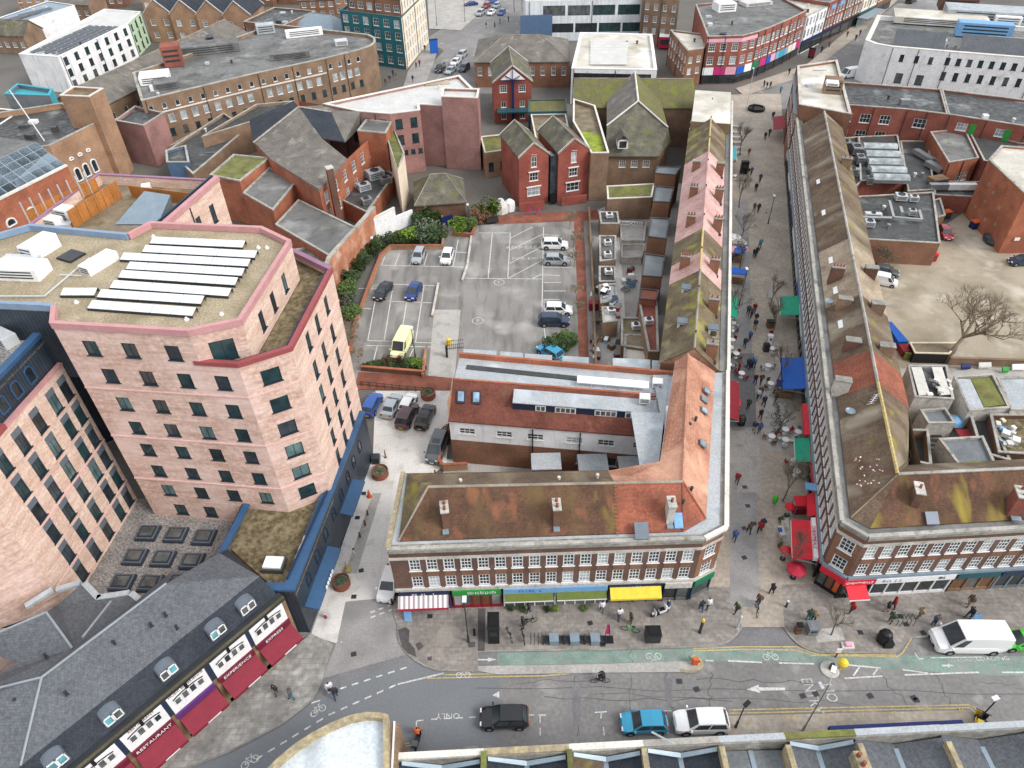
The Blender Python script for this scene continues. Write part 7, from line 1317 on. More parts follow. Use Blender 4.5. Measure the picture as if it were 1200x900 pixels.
# ------------------------------------------------------------ people: one continuous skinned body per pose
def ell(b,c,r,n=8,m=None,k=6):
    "ellipsoid"
    i=len(b.v); mi=b.mi(m)
    for j in range(k+1):
        ph=-math.pi/2+math.pi*j/k
        for q in range(n): t=2*math.pi*q/n; b.v.append(Vector((c[0]+r[0]*math.cos(ph)*math.cos(t),c[1]+r[1]*math.cos(ph)*math.sin(t),c[2]+r[2]*math.sin(ph))))
    for j in range(k):
        for q in range(n): w=(q+1)%n; b.f.append((i+j*n+q,i+j*n+w,i+(j+1)*n+w,i+(j+1)*n+q)); b.m.append(mi)
    return b
def figure(pose):
    "x forward. returns mesh with slots jacket, trousers, skin, hair, shoes"
    J={'pel':(0,0,.92),'chest':(.03,0,1.25),'neck':(.03,0,1.47),'head':(.06,0,1.56),'top':(.06,0,1.68)}
    if pose in('walk','walk2'):
        s=1 if pose=='walk' else -1
        J.update(hl=(0,.1,.88),kl=(.13*s+.05,.1,.5),al=(.17*s,.1,.08),tl=(.17*s+.16,.1,.04),hr=(0,-.1,.88),kr=(-.06*s+.06,-.1,.49),ar=(-.21*s,-.1,.1),tr=(-.21*s+.15,-.1,.05),
          sl=(.02,.19,1.40),el=(-.08*s,.25,1.13),wl=(-.05*s+.06,.24,.9),fl=(-.04*s+.08,.24,.81),sr=(.02,-.19,1.40),er=(.06*s,-.25,1.13),wr=(.13*s+.03,-.23,.91),fr=(.16*s+.04,-.23,.83))
    elif pose=='stand':
        J.update(hl=(0,.1,.88),kl=(.03,.11,.49),al=(0,.12,.08),tl=(.15,.13,.04),hr=(0,-.1,.88),kr=(.02,-.11,.49),ar=(-.03,-.12,.08),tr=(.12,-.14,.04),sl=(.02,.19,1.40),el=(.03,.27,1.14),wl=(.2,.22,1.0),fl=(.28,.2,.98),sr=(.02,-.19,1.40),er=(0,-.26,1.13),wr=(.06,-.25,.88),fr=(.08,-.25,.79))
    else:   # sit / ride
        dz=-.42 if pose=='sit' else -.02; ride=pose=='ride'
        J={k:(v[0]+(.12*(v[2]-.92) if ride else 0),v[1],v[2]+dz) for k,v in J.items()}; p=J['pel'][2]
        J.update(hl=(.02,.1,p-.02),kl=(.42,.12,p+.02 if not ride else p-.14),al=(.42 if not ride else .2,.12,p-.42 if not ride else p-.52),tl=(.56 if not ride else .36,.13,p-.46 if not ride else p-.55),hr=(.02,-.1,p-.02),kr=(.42,-.12,p if not ride else p-.1),ar=(.44 if not ride else .16,-.12,p-.42 if not ride else p-.6),tr=(.58 if not ride else .3,-.13,p-.46 if not ride else p-.63),
          sl=(.06,.19,p+.48),el=(.2,.25,p+.24),wl=(.42 if ride else .36,.2,p+.16),fl=(.52 if ride else .44,.18,p+.14),sr=(.06,-.19,p+.48),er=(.2,-.25,p+.24),wr=(.42 if ride else .36,-.2,p+.16),fr=(.52 if ride else .44,-.18,p+.14))
    rad=dict(pel=(.18,.2),chest=(.17,.22),neck=(.06,.06),head=(.1,.09),top=(.085,.08),hl=(.125,.125),kl=(.085,.085),al=(.05,.05),tl=(.045,.045),sl=(.095,.095),el=(.07,.07),wl=(.04,.04),fl=(.045,.03))
    for k in ('h','k','a','t','s','e','w','f'): rad[k+'r']=rad[k+'l']
    names=list(J); ed=[('pel','chest'),('chest','neck'),('neck','head'),('head','top')]
    for s in 'lr': ed+=[('pel','h'+s),('h'+s,'k'+s),('k'+s,'a'+s),('a'+s,'t'+s),('chest','s'+s),('s'+s,'e'+s),('e'+s,'w'+s),('w'+s,'f'+s)]
    me=bpy.data.meshes.new('person'); me.from_pydata([J[n] for n in names],[(names.index(a),names.index(b)) for a,b in ed],[])
    o=bpy.data.objects.new('person_tmp',me); COL.objects.link(o); o.modifiers.new('s','SKIN'); sv=me.skin_vertices[0].data
    for i,n in enumerate(names): sv[i].radius=rad[n]; sv[i].use_root=(n=='pel')
    su=o.modifiers.new('d','SUBSURF'); su.levels=1; su.render_levels=1
    bpy.context.view_layer.update(); r=bpy.data.meshes.new_from_object(o.evaluated_get(bpy.context.evaluated_depsgraph_get())); bpy.data.objects.remove(o); r.name='person'; r.materials.clear()
    for m in ('c_black','c_navy','skin','hair_d','black'): r.materials.append(GM(m))
    pz=J['pel'][2]; hx,hy,hz=J['head']
    V=lambda n:Vector(J[n])
    for p in r.polygons:
        c=p.center; i=0
        if c.z>hz-.06 and abs(c.y)<.13: i=3 if (c.z>hz+.07 or c.x<hx+.01) else 2
        elif min((c-V('fl')).length,(c-V('fr')).length)<.085: i=2
        elif min((c-V('tl')).length,(c-V('tr')).length,(c-V('al')).length,(c-V('ar')).length)<.11: i=4
        elif c.z<pz-.04 or (pose in('sit','ride') and c.x>.14 and c.z<pz+.12 and abs(c.y)<.22 and min((c-V('wl')).length,(c-V('wr')).length)>.12): i=1
        p.material_index=i; p.use_smooth=True
    return r
FIG={k:figure(k) for k in ('walk','walk2','stand','sit','ride')}
CN=dict(c_black='black',c_navy='navy',c_grey='grey',c_lgrey='pale grey',c_white='white',c_red='red',c_green='dark green',c_teal='turquoise',c_brown='brown',c_blue='blue',c_purple='purple',c_tan='tan',c_denim='denim',c_lime='lime green',c_orange='orange',c_maroon='red')
NP=[0]
def person(px,py,deg,j='c_black',t='c_navy',pose='walk',where='',z=KZ,hair='hair_d',skin='skin',label=None,k=1.,dz=0.):
    c=P(px,py,z); o=obj('person',FIG[pose],None,(c.x,c.y,z+dz+.005),R(deg)); o.scale=(k,k,k)
    for i,m in enumerate((j,t,skin,hair,'black')): s=o.material_slots[i]; s.link='OBJECT'; s.material=GM(m)
    act={'walk':'walking','walk2':'walking','stand':'standing','sit':'sitting','ride':'riding'}[pose]
    return tag(o,label or 'person in %s top, %s trousers, %s %s'%(CN[j],CN[t],act,where),'person','people in the street')
PE=[ # px,py of feet, heading, jacket, trousers, pose, where
(325,813,240,'c_black','c_grey','walk','towards the lane beside the red awnings'),(343,819,200,'c_grey','c_teal','walk2','behind another walker by the red awnings'),
(388,811,300,'c_white','c_navy','walk','at the edge of the road bend'),(394,817,290,'c_black','c_denim','walk2','on the road bend cycle lane'),
(613,735,200,'c_black','c_black','stand','with a white helmet beside the bicycles'),(620,718,180,'c_black','c_navy','walk','close to the green awning'),
(705,716,260,'c_white','c_black','walk','below the yellow awning'),(725,725,280,'c_white','c_purple','walk2','past the yellow awning'),(739,730,200,'c_brown','c_green','stand','behind the green hire bicycle'),
(782,716,180,'c_navy','c_black','stand','beside the parked motorbike'),(821,716,90,'c_black','c_black','walk','in a pair by the yellow-topped post'),(829,714,90,'c_white','c_navy','walk2','in a pair by the yellow-topped post'),
(862,718,200,'c_green','c_black','walk','at the corner of the pedestrian street'),(888,708,230,'c_brown','c_navy','walk','pushing a bag at the street mouth'),(903,696,30,'c_black','c_black','walk2','across the street mouth'),
(946,727,80,'c_green','c_teal','stand','with shopping by the corner tree'),(952,728,60,'c_tan','c_navy','stand','next to the bins by the corner tree'),
(996,718,190,'c_red','c_black','walk','below the small red awning'),(1038,717,150,'c_black','c_green','walk','right of the small red awning'),(1045,713,160,'c_black','c_navy','walk2','near the blue lettered shop'),
(1042,730,200,'c_green','c_black','stand','beside the black litter bin'),(1076,724,180,'c_black','c_grey','walk','left of the white van'),(1093,732,270,'c_black','c_lgrey','stand','above the cab of the white van'),(1134,710,200,'c_black','c_green','walk','under the white shop sign'),(1134,724,190,'c_black','c_black','walk2','carrying a pale board above the van'),
(860,633,250,'c_black','c_black','walk','near the white corner parapet'),(877,625,90,'c_brown','c_black','walk','between the terraces'),(889,624,60,'c_red','c_black','walk2','in the middle of the street'),(892,620,60,'c_navy','c_white','walk','beside another walker'),
(863,566,250,'c_black','c_denim','walk','alone on the buff paving'),(883,506,250,'c_navy','c_tan','walk','by the long red sign'),(889,507,250,'c_blue','c_denim','walk2','by the long red sign'),(867,499,260,'c_black','c_black','stand','next to a litter bin'),
(890,491,270,'c_black','c_navy','walk','with a white hat opposite the blue awning'),(876,479,250,'c_green','c_black','walk2','opposite the dark red awning'),(894,476,270,'c_navy','c_black','walk','near the bicycles'),(887,468,260,'c_white','c_navy','walk2','in a pair by the bicycles'),(890,465,260,'c_black','c_navy','walk','in a pair by the bicycles'),
(884,450,270,'c_black','c_black','walk','with a partner by the blue awning'),(891,450,270,'c_black','c_navy','walk2','with a partner by the blue awning'),(876,432,260,'c_navy','c_black','walk','in a row of three'),(880,431,260,'c_blue','c_black','walk2','mid-row among three'),(883,430,260,'c_lgrey','c_navy','walk','at the end of a row of three'),(865,437,180,'c_red','c_black','stand','at the red counter'),
(872,407,250,'c_navy','c_navy','walk','in a pair near the green awnings'),(878,399,250,'c_blue','c_navy','walk2','in a pair near the green awnings'),
(876,369,260,'c_grey','c_black','walk','at the left of a close group'),(880,372,260,'c_black','c_black','walk2','at the front of a close group'),(883,367,260,'c_black','c_navy','walk','at the back of a close group'),(885,378,260,'c_black','c_grey','walk2','behind a close group'),(884,386,260,'c_navy','c_navy','walk','trailing the close group'),
(883,302,260,'c_black','c_black','walk','in a pair by the café umbrellas'),(886,300,260,'c_black','c_navy','walk2','in a pair by the café umbrellas'),(890,291,90,'c_teal','c_black','walk','with a blue hood up the street'),
(883,248,270,'c_grey','c_black','walk','left of a couple far up the street'),(888,249,270,'c_black','c_black','walk2','right of a couple far up the street'),(898,250,200,'c_white','c_white','stand','in white by a post'),(885,225,260,'c_black','c_navy','walk','ahead of a couple far up the street'),(890,214,260,'c_navy','c_black','walk2','far up the middle of the street'),
(876,206,260,'c_black','c_black','walk','beside a dark kiosk'),(880,205,260,'c_blue','c_black','walk2','right of the dark kiosk'),(877,183,90,'c_black','c_navy','walk','near the benches'),(861,190,200,'c_black','c_black','stand','near the pale blue awning'),(896,164,260,'c_black','c_black','walk','in a pair below the far red awning'),(901,160,260,'c_navy','c_black','walk2','in a pair below the far red awning'),(905,140,260,'c_black','c_black','stand','at the far red awning'),(855,211,90,'c_navy','c_black','sit','at a far café table'),
(882,130,90,'c_black','c_black','walk','by the black planter at the crossing'),(898,104,20,'c_black','c_black','walk','in a pair at the far crossing'),(902,104,20,'c_black','c_navy','walk2','in a pair at the far crossing'),(914,110,60,'c_teal','c_tan','walk','with coloured bags at the far crossing'),(895,102,200,'c_navy','c_black','stand','under the bright shop signs'),(924,88,40,'c_black','c_black','walk','at the white block corner'),
(1024,50,200,'c_black','c_black','walk','crossing the far high street'),(1002,48,45,'c_black','c_black','stand','on the far pavement'),(1007,42,45,'c_navy','c_black','walk','on the far pavement'),(992,44,45,'c_black','c_grey','walk2','under the far canopies'),(962,62,45,'c_black','c_black','stand','at the lamp outside the far white shop'),(971,56,45,'c_grey','c_navy','walk','outside the far white shop'),
(484,96,240,'c_black','c_black','walk','in a group outside the teal office'),(488,80,240,'c_navy','c_black','walk2','outside the teal office'),(492,78,240,'c_red','c_black','walk','in a cluster outside the teal office'),(498,60,90,'c_black','c_red','stand','by the blue advert board'),(570,33,200,'c_black','c_black','walk','leading the far crossing'),(580,33,200,'c_navy','c_black','walk2','second on the far crossing'),(586,28,200,'c_blue','c_black','walk','third on the far crossing'),(596,26,200,'c_black','c_black','stand','at the far crossing kerb'),
(461,90,100,'c_black','c_black','stand','in the crowd left of the teal corner'),(465,93,80,'c_grey','c_black','stand','in the crowd under the teal corner'),(457,96,60,'c_navy','c_black','walk','in the crowd by the rounded brick end'),(452,100,60,'c_black','c_denim','walk2','at the near edge of the far crowd'),
]
hr=random.Random(2)
for q in PE:
    q=list(q)
    if hr.random()<.4: q[4]=hr.choice(['c_denim','c_grey','c_tan','c_denim'])
    if q[3]=='c_black' and hr.random()<.3: q[3]=hr.choice(['c_grey','c_brown','c_green','c_blue','c_red','c_tan'])
    person(*q[:6],where=q[6],hair=hr.choice(['hair_d','hair_d','hair_b','hair_l']),skin=hr.choice(['skin','skin','skin_d']),k=hr.uniform(1.0,1.12))
# two-wheelers with riders
bike(490,868,82,'black','dark motor scooter on the lower left of the road',True,0.); person(490,864,82,'c_orange','c_navy','ride',z=0,label='rider in an orange jacket and dark helmet on the scooter',hair='c_navy',dz=-.1)
bike(703,800,180,'black','black bicycle ridden along the road',False,0.); person(706,798,180,'c_black','c_black','ride',z=0,label='cyclist dressed in black riding along the front road',dz=.0)
bike(597,746,110,'c_grey','silver bicycle leaning in the rack',group='bicycles by the rack'); bike(613,748,100,'c_purple','dark purple bicycle parked beside the rack',group='bicycles by the rack'); bike(620,731,20,'black','black bicycle next to the helmeted person',group='bicycles by the rack'); bike(738,740,165,'c_lime','lime green hire bicycle standing on the pavement')
bike(772,720,200,'c_white','white and black motorbike parked below the yellow awning',True); bike(886,716,80,'c_grey','small pushed cart bicycle at the street mouth')
for i,(x,y) in enumerate(((908,463),(908,472),(910,481),(910,492),(911,500),(909,509))): bike(x,y,20+i*35,['black','c_navy','c_grey'][i%3],'dark bicycle in the cluster below the blue awning, %s from the top'%['first','second','third','fourth','fifth','sixth'][i],group='bicycles clustered by the street tree')
# ------------------------------------------------------------ trees and shrubs
def bare_tree(seed,h,spread,trunk=.16,lev=5,kids=(3,4),lean=(0,0),first=.35,bm='bark'):
    rd=random.Random(seed); tb=MB(); cb_=MB()
    def br(p,d,l,r,k):
        n=2 if k<2 else 1; q=p
        for i in range(2):
            d2=(d+Vector((rd.uniform(-.12,.12),rd.uniform(-.12,.12),.05))).normalized(); e=q+d2*(l/2); (tb if k==0 else cb_).tube(q,e,r*(1-.15*i),r*(.85-.15*i),6 if k<1 else (4 if k<3 else 3),bm,False); q=e; d=d2
        if k>=lev: return
        for i in range(rd.randint(*kids)+(1 if k==0 else 0)):
            a=rd.uniform(0,6.283); tl=rd.uniform(.35,.85)*spread; ax=d.orthogonal().normalized(); ay=d.cross(ax); nd=(d*math.cos(tl)+(ax*math.cos(a)+ay*math.sin(a))*math.sin(tl)); nd.z+=.18; nd.normalize()
            s=p.lerp(q,rd.uniform(.55,1.)) if k>0 else q; br(s,nd,l*rd.uniform(.58,.8),max(.009,r*.55),k+1)
    br(Vector((0,0,0)),Vector((lean[0],lean[1],1)).normalized(),h*first,trunk,0); return tb.mesh('trunk'),cb_.mesh('crown')
TR=[bare_tree(s,5.8,.8,.1,5,(3,4)) for s in (1,2,3)]
def tree(px,py,i,k,rz,label,z=KZ,group='bare trees in the pedestrian street'):
    c=P(px,py,z); e=obj('bare_tree',None,None,c,rz); e.scale=(k,k,k); tag(e,label,'tree',group); obj('trunk',TR[i][0],e); obj('crown',TR[i][1],e); return e
for i,(x,y,l) in enumerate(((867,182,'leafless tree beside the benches far up the street'),(866,243,'leafless tree above the café umbrellas, left row'),(867,285,'small leafless tree at the end of the café umbrellas'),(866,318,'leafless tree by the blue café screens'),(860,378,'leafless tree below the left green awning'),(902,359,'leafless tree above the right green awning'),(904,393,'leafless tree below the right green awning'),(911,446,'leafless tree hidden beside the blue awning'),(911,512,'leafless tree above the white café tables'),(917,587,'leafless tree above the red kiosk'),(922,668,'leafless tree beside the large red awning'),(974,744,'spreading leafless tree at the corner crossing'))):
    tree(x,y,i%3,[1.25,1.1,1.05,1.1,1.,.95,1.,.9,1.,1.05,.9,.75][i],i*1.7,l)
BT=bare_tree(17,17.,1.0,.24,6,(3,4),(.15,.05),.22,'bark2'); c=P(1108,424,0); e=obj('bare_tree',None,None,c); tag(e,'large leafless tree spreading over the dirt yard','tree'); obj('trunk',BT[0],e); obj('crown',BT[1],e); e.scale=(1.5,1.3,1.0)
for x,y,k in ((603,14,1.5),(612,12,1.4)): tree(x,y,1,k,k,'leafless tree at the top edge beside the car deck%s'%(' on the left' if x<608 else ' on the right'),group='bare trees at the top edge')
BS=[bare_tree(s,3.2,1.2,.05,5,(3,4),first=.2,bm='bark2') for s in (21,22)]
for i,(x,y,k,l) in enumerate(((668,268,1.5,'bare twiggy shrub at the top of the red brick path'),(672,290,1.6,'bare twiggy shrub beside the white estate'),(673,312,1.4,'bare twiggy shrub beside the silver hatchback'),(676,352,1.4,'bare twiggy shrub beside the empty bays'),(677,368,1.1,'bare twiggy shrub behind the dark blue car'),(413,392,1.5,'bare brown creeper by the pink tower'),(416,410,1.5,'bare brown creeper below the tower corner'),(421,425,1.2,'bare brown bush at the hedge end'),(1028,312,1.7,'bare twiggy shrub by the kitchen wall'),(1040,314,1.4,'bare twiggy shrub over the grey parked car'))):
    c=P(x,y,0); e=obj('bare_shrub',None,None,c,i*1.3); tag(e,l,'shrub','bare shrubs'); e.scale=(k*1.3,k*1.3,k*1.2); obj('trunk',BS[i%2][0],e); o=obj('crown',BS[i%2][1],e)
def shrub_mesh(seed,n,rx,ry,rz,m,ls=.14):
    rd=random.Random(seed); b=MB(); mi=b.mi(m)
    cl=[(rd.uniform(-.6,.6)*rx,rd.uniform(-.6,.6)*ry,rd.uniform(.25,.8)*rz,rd.uniform(.35,.6)) for _ in range(9)]
    for i in range(n):
        cx,cy,cz,cr=rd.choice(cl); d=Vector((rd.gauss(0,1),rd.gauss(0,1),rd.gauss(0,1))).normalized()*rd.uniform(.6,1.)**.5
        p=Vector((cx+d.x*cr*rx,cy+d.y*cr*ry,max(.03,cz+d.z*cr*rz*.7))); u=Vector((rd.gauss(0,1),rd.gauss(0,1),rd.gauss(0,.6))).normalized()*ls*rd.uniform(.6,1.3); v=u.orthogonal().normalized()*u.length*.6
        j=len(b.v); b.v+=[p-u,p+v,p+u,p-v]; b.f.append((j,j+1,j+2,j+3)); b.m.append(mi)
    return b.mesh('foliage')
SM={k:shrub_mesh(i,1300,1.5,1.3,1.6,k) for i,k in enumerate(('leaf_dark','leaf_bright','leaf_grey','leaf_mid','leaf_brown'))}
stem=MB(); stem.tube((0,0,0),(0,0,.9),.07,.04,5,'bark'); stem.tube((0,0,.3),(.5,.2,.9),.04,.02,4,'bark'); stem.tube((0,0,.35),(-.45,-.2,1.),.04,.02,4,'bark'); STM=stem.mesh('stem')
def shrub(px,py,k,m,label,z=0.,sc=(1,1,1),group='shrubs'):
    c=P(px,py,z); e=obj('shrub',None,None,c,px*.37); e.scale=(k*sc[0],k*sc[1],k*sc[2]); tag(e,label,'shrub',group); obj('foliage',SM[m],e); obj('stem',STM,e)
HD=[(405,358,1.2,'leaf_grey'),(408,345,1.3,'leaf_mid'),(414,330,1.2,'leaf_dark'),(420,318,1.1,'leaf_mid'),(428,308,1.1,'leaf_dark'),(436,299,1.1,'leaf_mid'),(444,292,1.1,'leaf_dark'),(453,288,1.1,'leaf_grey'),(463,286,1.1,'leaf_dark'),(472,285,1.2,'leaf_mid'),(480,281,1.4,'leaf_bright'),(489,284,1.4,'leaf_dark'),(499,283,1.5,'leaf_grey'),(509,284,1.5,'leaf_dark'),(500,272,1.5,'leaf_grey'),(492,266,1.4,'leaf_dark'),(505,263,1.6,'leaf_mid'),(413,372,1.1,'leaf_mid')]
on=['first','second','third','fourth','fifth','sixth','seventh','eighth','ninth','tenth','eleventh','twelfth','thirteenth','fourteenth','fifteenth','sixteenth','seventeenth','last']
for i,(x,y,k,m) in enumerate(HD): shrub(x,y,k,m,'evergreen hedge shrub along the brick wall, %s counting from the tower'%on[i],group='hedge shrubs along the car park')
for x,y,k,m,l in ((541,272,1.4,'leaf_bright','bright green bush behind the blue gate'),(548,268,1.2,'leaf_mid','green bush beside the lamp post'),(571,256,1.9,'leaf_bright','large yellow-green bush left of the twin gables'),(562,258,1.4,'leaf_brown','brown bush behind the tipped board'),(665,402,1.0,'leaf_mid','round green bush at the end of the car park row'),(650,412,1.1,'leaf_dark','low green bush beside the turquoise car'),(662,410,1.0,'leaf_dark','low green bush against the brick path'),(653,404,.9,'leaf_mid','small green bush above the turquoise car'),(455,427,.7,'leaf_brown','brown planting in the hedge bed'),(470,426,.7,'leaf_brown','brown planting below the yellow van'),(480,427,.6,'leaf_mid','green planting below the yellow van'),(492,430,.7,'leaf_bright','green planting at the bed corner'),(440,430,.6,'leaf_mid','low hedge at the left of the bed'),(528,508,.8,'leaf_brown','brown shrub behind the people carrier'),(1030,290,1.0,'leaf_brown','scrubby bush by the kitchen wall')): shrub(x,y,k,m,l)
for i,x in enumerate(range(432,496,9)): shrub(x,431+(x-432)*.03,.55,'leaf_dark','clipped low hedge plant in the brick bed, %s from the left'%on[i],group='low hedge in the brick bed')
# ------------------------------------------------------------ walls, beds, fences round the car park
def lowwall(name,label,pts,w,h,m,z=0,cope=None):
    t=TH(name,label,'wall',P(*pts[0],z)); b=MB(); q=[P(x,y,z) for x,y in pts]
    for a,c in zip(q,q[1:]): ebox(b,(a.x,a.y),(c.x,c.y),w,0,h,m,w/2)
    t.part('wall',b); b=MB()
    for a,c in zip(q,q[1:]): ebox(b,(a.x,a.y),(c.x,c.y),w+.08,h,h+.1,cope or m,w/2+.04)
    t.part('coping',b); return t
lowwall('low_wall','low brick wall in front of the car park hedge',[(411,417),(416,385),(432,341),(447,302),(458,292),(519,292)],.3,.7,'brick_tan',cope='brick_orange'); lowwall('low_wall','low brick wall beside the blue gate',[(519,292),(521,268),(518,258)],.3,.8,'brick_tan'); lowwall('low_wall','brick bed edge below the green bush',[(530,276),(553,278),(557,268)],.25,.6,'brick_orange'); lowwall('low_wall','brick edge of the hedge bed below the yellow van',[(424,434),(497,440),(497,426)],.3,.7,'brick_dark',cope='brick_orange')
lowwall('kerb_wall','long kerb dividing the car park levels',[(553,275),(548,312),(542,330)],.25,.3,'stone_band'); lowwall('kerb_wall','short timber-topped kerb in the middle bays',[(514,334),(507,372)],.25,.35,'brick_tan',cope='stone_band'); lowwall('kerb_wall','brick kerb beside the concrete ramp',[(500,410),(496,442)],.3,.5,'brick_tan'); lowwall('low_wall','low brick wall beside the people carrier',[(525,510),(515,545),(520,552),(548,550)],.25,1.,'brick_tan',cope='brick_orange')
lowwall('timber_edge','long grey kerb board at the right of the brick path',[(690,250),(694,330),(698,440)],.2,1.2,'timber')
rl=TH('timber_rail','low timber rail fence above the lane bays','fence',P(425,455,0))
for i in range(9):
    p=P(424+i*9,452+i*.9,0); b=MB(); b.box(p,(.14,.14,.9),'brown'); rl.part('post',b)
for z in (.4,.8): b=MB(); a,c=P(422,452,0),P(497,460,0); b.slab([a+Vector((0,0,z)),c+Vector((0,0,z)),c+Vector((0,.08,z)),a+Vector((0,.08,z))],.14,'brown'); rl.part('rail',b)
gt=TH('blue_gate','blue metal gate beside the hedge','gate',P(525,268,0)); b=MB(); a=P(518,268,0); c=P(531,264,0)
for i in range(7): p=a.lerp(c,i/6); b.tube(p,p+Vector((0,0,2.2)),.05,.05,4,'blue_d')
for z in (.2,1.1,2.1): b.tube(a+Vector((0,0,z)),c+Vector((0,0,z)),.05,.05,4,'blue_d')
gt.part('gate_frame',b); b=MB(); b.slab([a+Vector((0,0,2.)),c+Vector((0,0,2.)),c+Vector((0,.04,2.)),a+Vector((0,.04,2.))],1.8,'blue_d'); gt.part('gate_panel',b)
mg=TH('mesh_gate','mesh gate at the head of the concrete ramp','gate',P(530,408,0)); b=MB(); a=P(525,410,0); c=P(543,408,0)
for i in range(9): p=a.lerp(c,i/8); b.tube(p,p+Vector((0,0,1.6)),.03,.03,4,'metal_d')
for z in (.2,.8,1.5): b.tube(a+Vector((0,0,z)),c+Vector((0,0,z)),.03,.03,4,'metal_d')
mg.part('gate_frame',b); b=MB(); p=P(524,418,0); b.box(p,(.25,.5,1.8),'black'); mg.part('gate_post',b); b=MB(); p=P(526,404,0); b.lathe([(.35,0),(.35,.9),(.1,1.1)],8,'yellow',p); solo('yellow_bollard',b,'yellow topped bollard by the mesh gate','bollard')
# ------------------------------------------------------------ street furniture
def lamp(px,py,h,label,arm=0.,z=KZ,m='metal_d',head='lamp_white',dirn=(0,1),group='lamp posts'):
    c=P(px,py,z); t=TH('street_lamp',label,'street lamp',c,group); b=MB(); b.lathe([(.12,0),(.1,1.),(.06,1.05),(.05,h)],8,m,c); t.part('pole',b); e=c+Vector((dirn[0]*arm,dirn[1]*arm,h)); b=MB(); b.tube(c+Vector((0,0,h)),e+Vector((0,0,.1)),.04,.04,5,m); t.part('arm',b); b=MB(); b.box((e.x,e.y,e.z),(.35,.6,.14),head,math.atan2(dirn[1],dirn[0])-R(90)); t.part('lamp_head',b); return t
lamp(549,752,6.4,'tall dark lamp column with white head before the green grocer',.3,head='white'); lamp(940,857,8.,'tall grey lamp column leaning across the NO ENTRY lettering',1.4,m='metal',dirn=(.5,.8)); lamp(441,312,5,'thin lamp post with white head by the hedge',.1,0); lamp(550,272,5,'lamp post with white head by the bright bush',.1,0); lamp(487,421,5.,'thin grey lamp post behind the yellow van',.2,0); lamp(866,358,6,'slim lamp post at the left café row',.3); lamp(900,262,5,'slim post in the middle of the street',.2); lamp(874,130,9,'tall pale lamp column at the far crossing',.6,m='metal_l')
lamp(1144,846,4.5,'dark sign post at the right end of the lower pavement',.8,dirn=(-.6,-.2)); lamp(862,852,3.8,'dark double-headed sign post beside the white estate',.5,head='black',dirn=(.4,.3)); lamp(512,30,9,'dark lamp column on the far island',.8,.1); lamp(545,25,8,'far traffic lamp column beside the crossing',.6,.1); lamp(952,70,8,'far lamp column outside the white shop',.6,.1)
def bollard(px,py,h,m,top,label,z=KZ,r=.1,group='bollards'):
    c=P(px,py,z); t=TH('bollard',label,'bollard',c,group); b=MB(); b.lathe([(r*1.3,0),(r,.08),(r,h*.85)],9,m,c); t.part('post',b); b=MB(); b.lathe([(r*1.05,0),(r*1.05,h*.12),(r*.5,h*.18)],9,top,(c.x,c.y,c.z+h*.85)); t.part('cap',b)
for i,(x,y,m,tp,l) in enumerate(((431,603,'brown','brown','small brown bollard first from the orange cone'),(428,615,'brown','red_d','small brown bollard second from the orange cone'),(422,629,'brown','brown','small brown bollard third from the orange cone'),(415,648,'white','black','small white bollard on the lane strip'),(382,724,'red_d','pinkc','red and pink bollard at the lane mouth'),(510,556,'brown','brown','small dark bollard by the low brick wall'))): bollard(x,y,.7,m,tp,l,.02)
bollard(820,741,2.2,'metal_d','yellow','tall dark post with yellow top on the corner pavement',r=.14); bollard(864,736,2.,'metal_l','offwhite','leaning pale advert post by the kerb arc',r=.12); bollard(921,711,1.,'metal_d','white','small white-capped bollard at the street mouth'); bollard(556,744,1.,'black','black','short black bollard beside the lamp column'); bollard(460,709,1.,'black','metal_d','black bollard beside the white car',.02)
b=MB(); c=P(984,784,0); b.lathe([(.8,-.01),(.8,.12),(.7,.16)],16,'stone_band',P(972,785,0)); solo('traffic_island',b,'small round concrete island in the road','traffic island'); b=MB(); b.lathe([(.12,0),(.1,.7),(.38,.85),(.45,1.15),(.3,1.4),(.1,1.5)],12,'yellow',P(984,784,0.05)); solo('beacon_bollard',b,'glowing yellow beacon bollard on the traffic island','bollard'); b=MB(); b.box(P(973,784,.1),(.3,.25,.9),'metal_d'); solo('island_sign',b,'small dark sign stub on the traffic island','sign'); b=MB(); b.box(P(814,778,.1),(.5,.3,.9),'orange'); b.lathe([(.3,0),(.2,.5)],8,'yellow',P(815,776,.1)); solo('kerb_marker',b,'orange marker at the end of the cycle lane kerb','bollard')
cn=TH('traffic_cone','orange and white cone beside the podium canopy','cone',P(433,582,.02)); b=MB(); b.lathe([(.3,0),(.3,.06),(.2,.07),(.14,.6),(.05,1.1)],9,'orange',P(433,582,.02)); cn.part('cone',b)
b=MB(); b.lathe([(.2,0),(.12,.1),(.06,1.2)],8,'timber',P(452,536,.02)); solo('umbrella_stand',b,'small pale stand on the lane beside the dark planter','stand'); b=MB(); c=P(407,668,.02); b.lathe([(.45,0),(.45,.15),(.1,.25),(.06,1.3)],9,'line_yellow',c); solo('sign_stand',b,'yellow based sign stand beside the round planter','stand'); unit('litter_bin','dark square bin next to the round planter by the podium',441,541,.02,(.9,.9,.9),'metal_d',0,'bin')
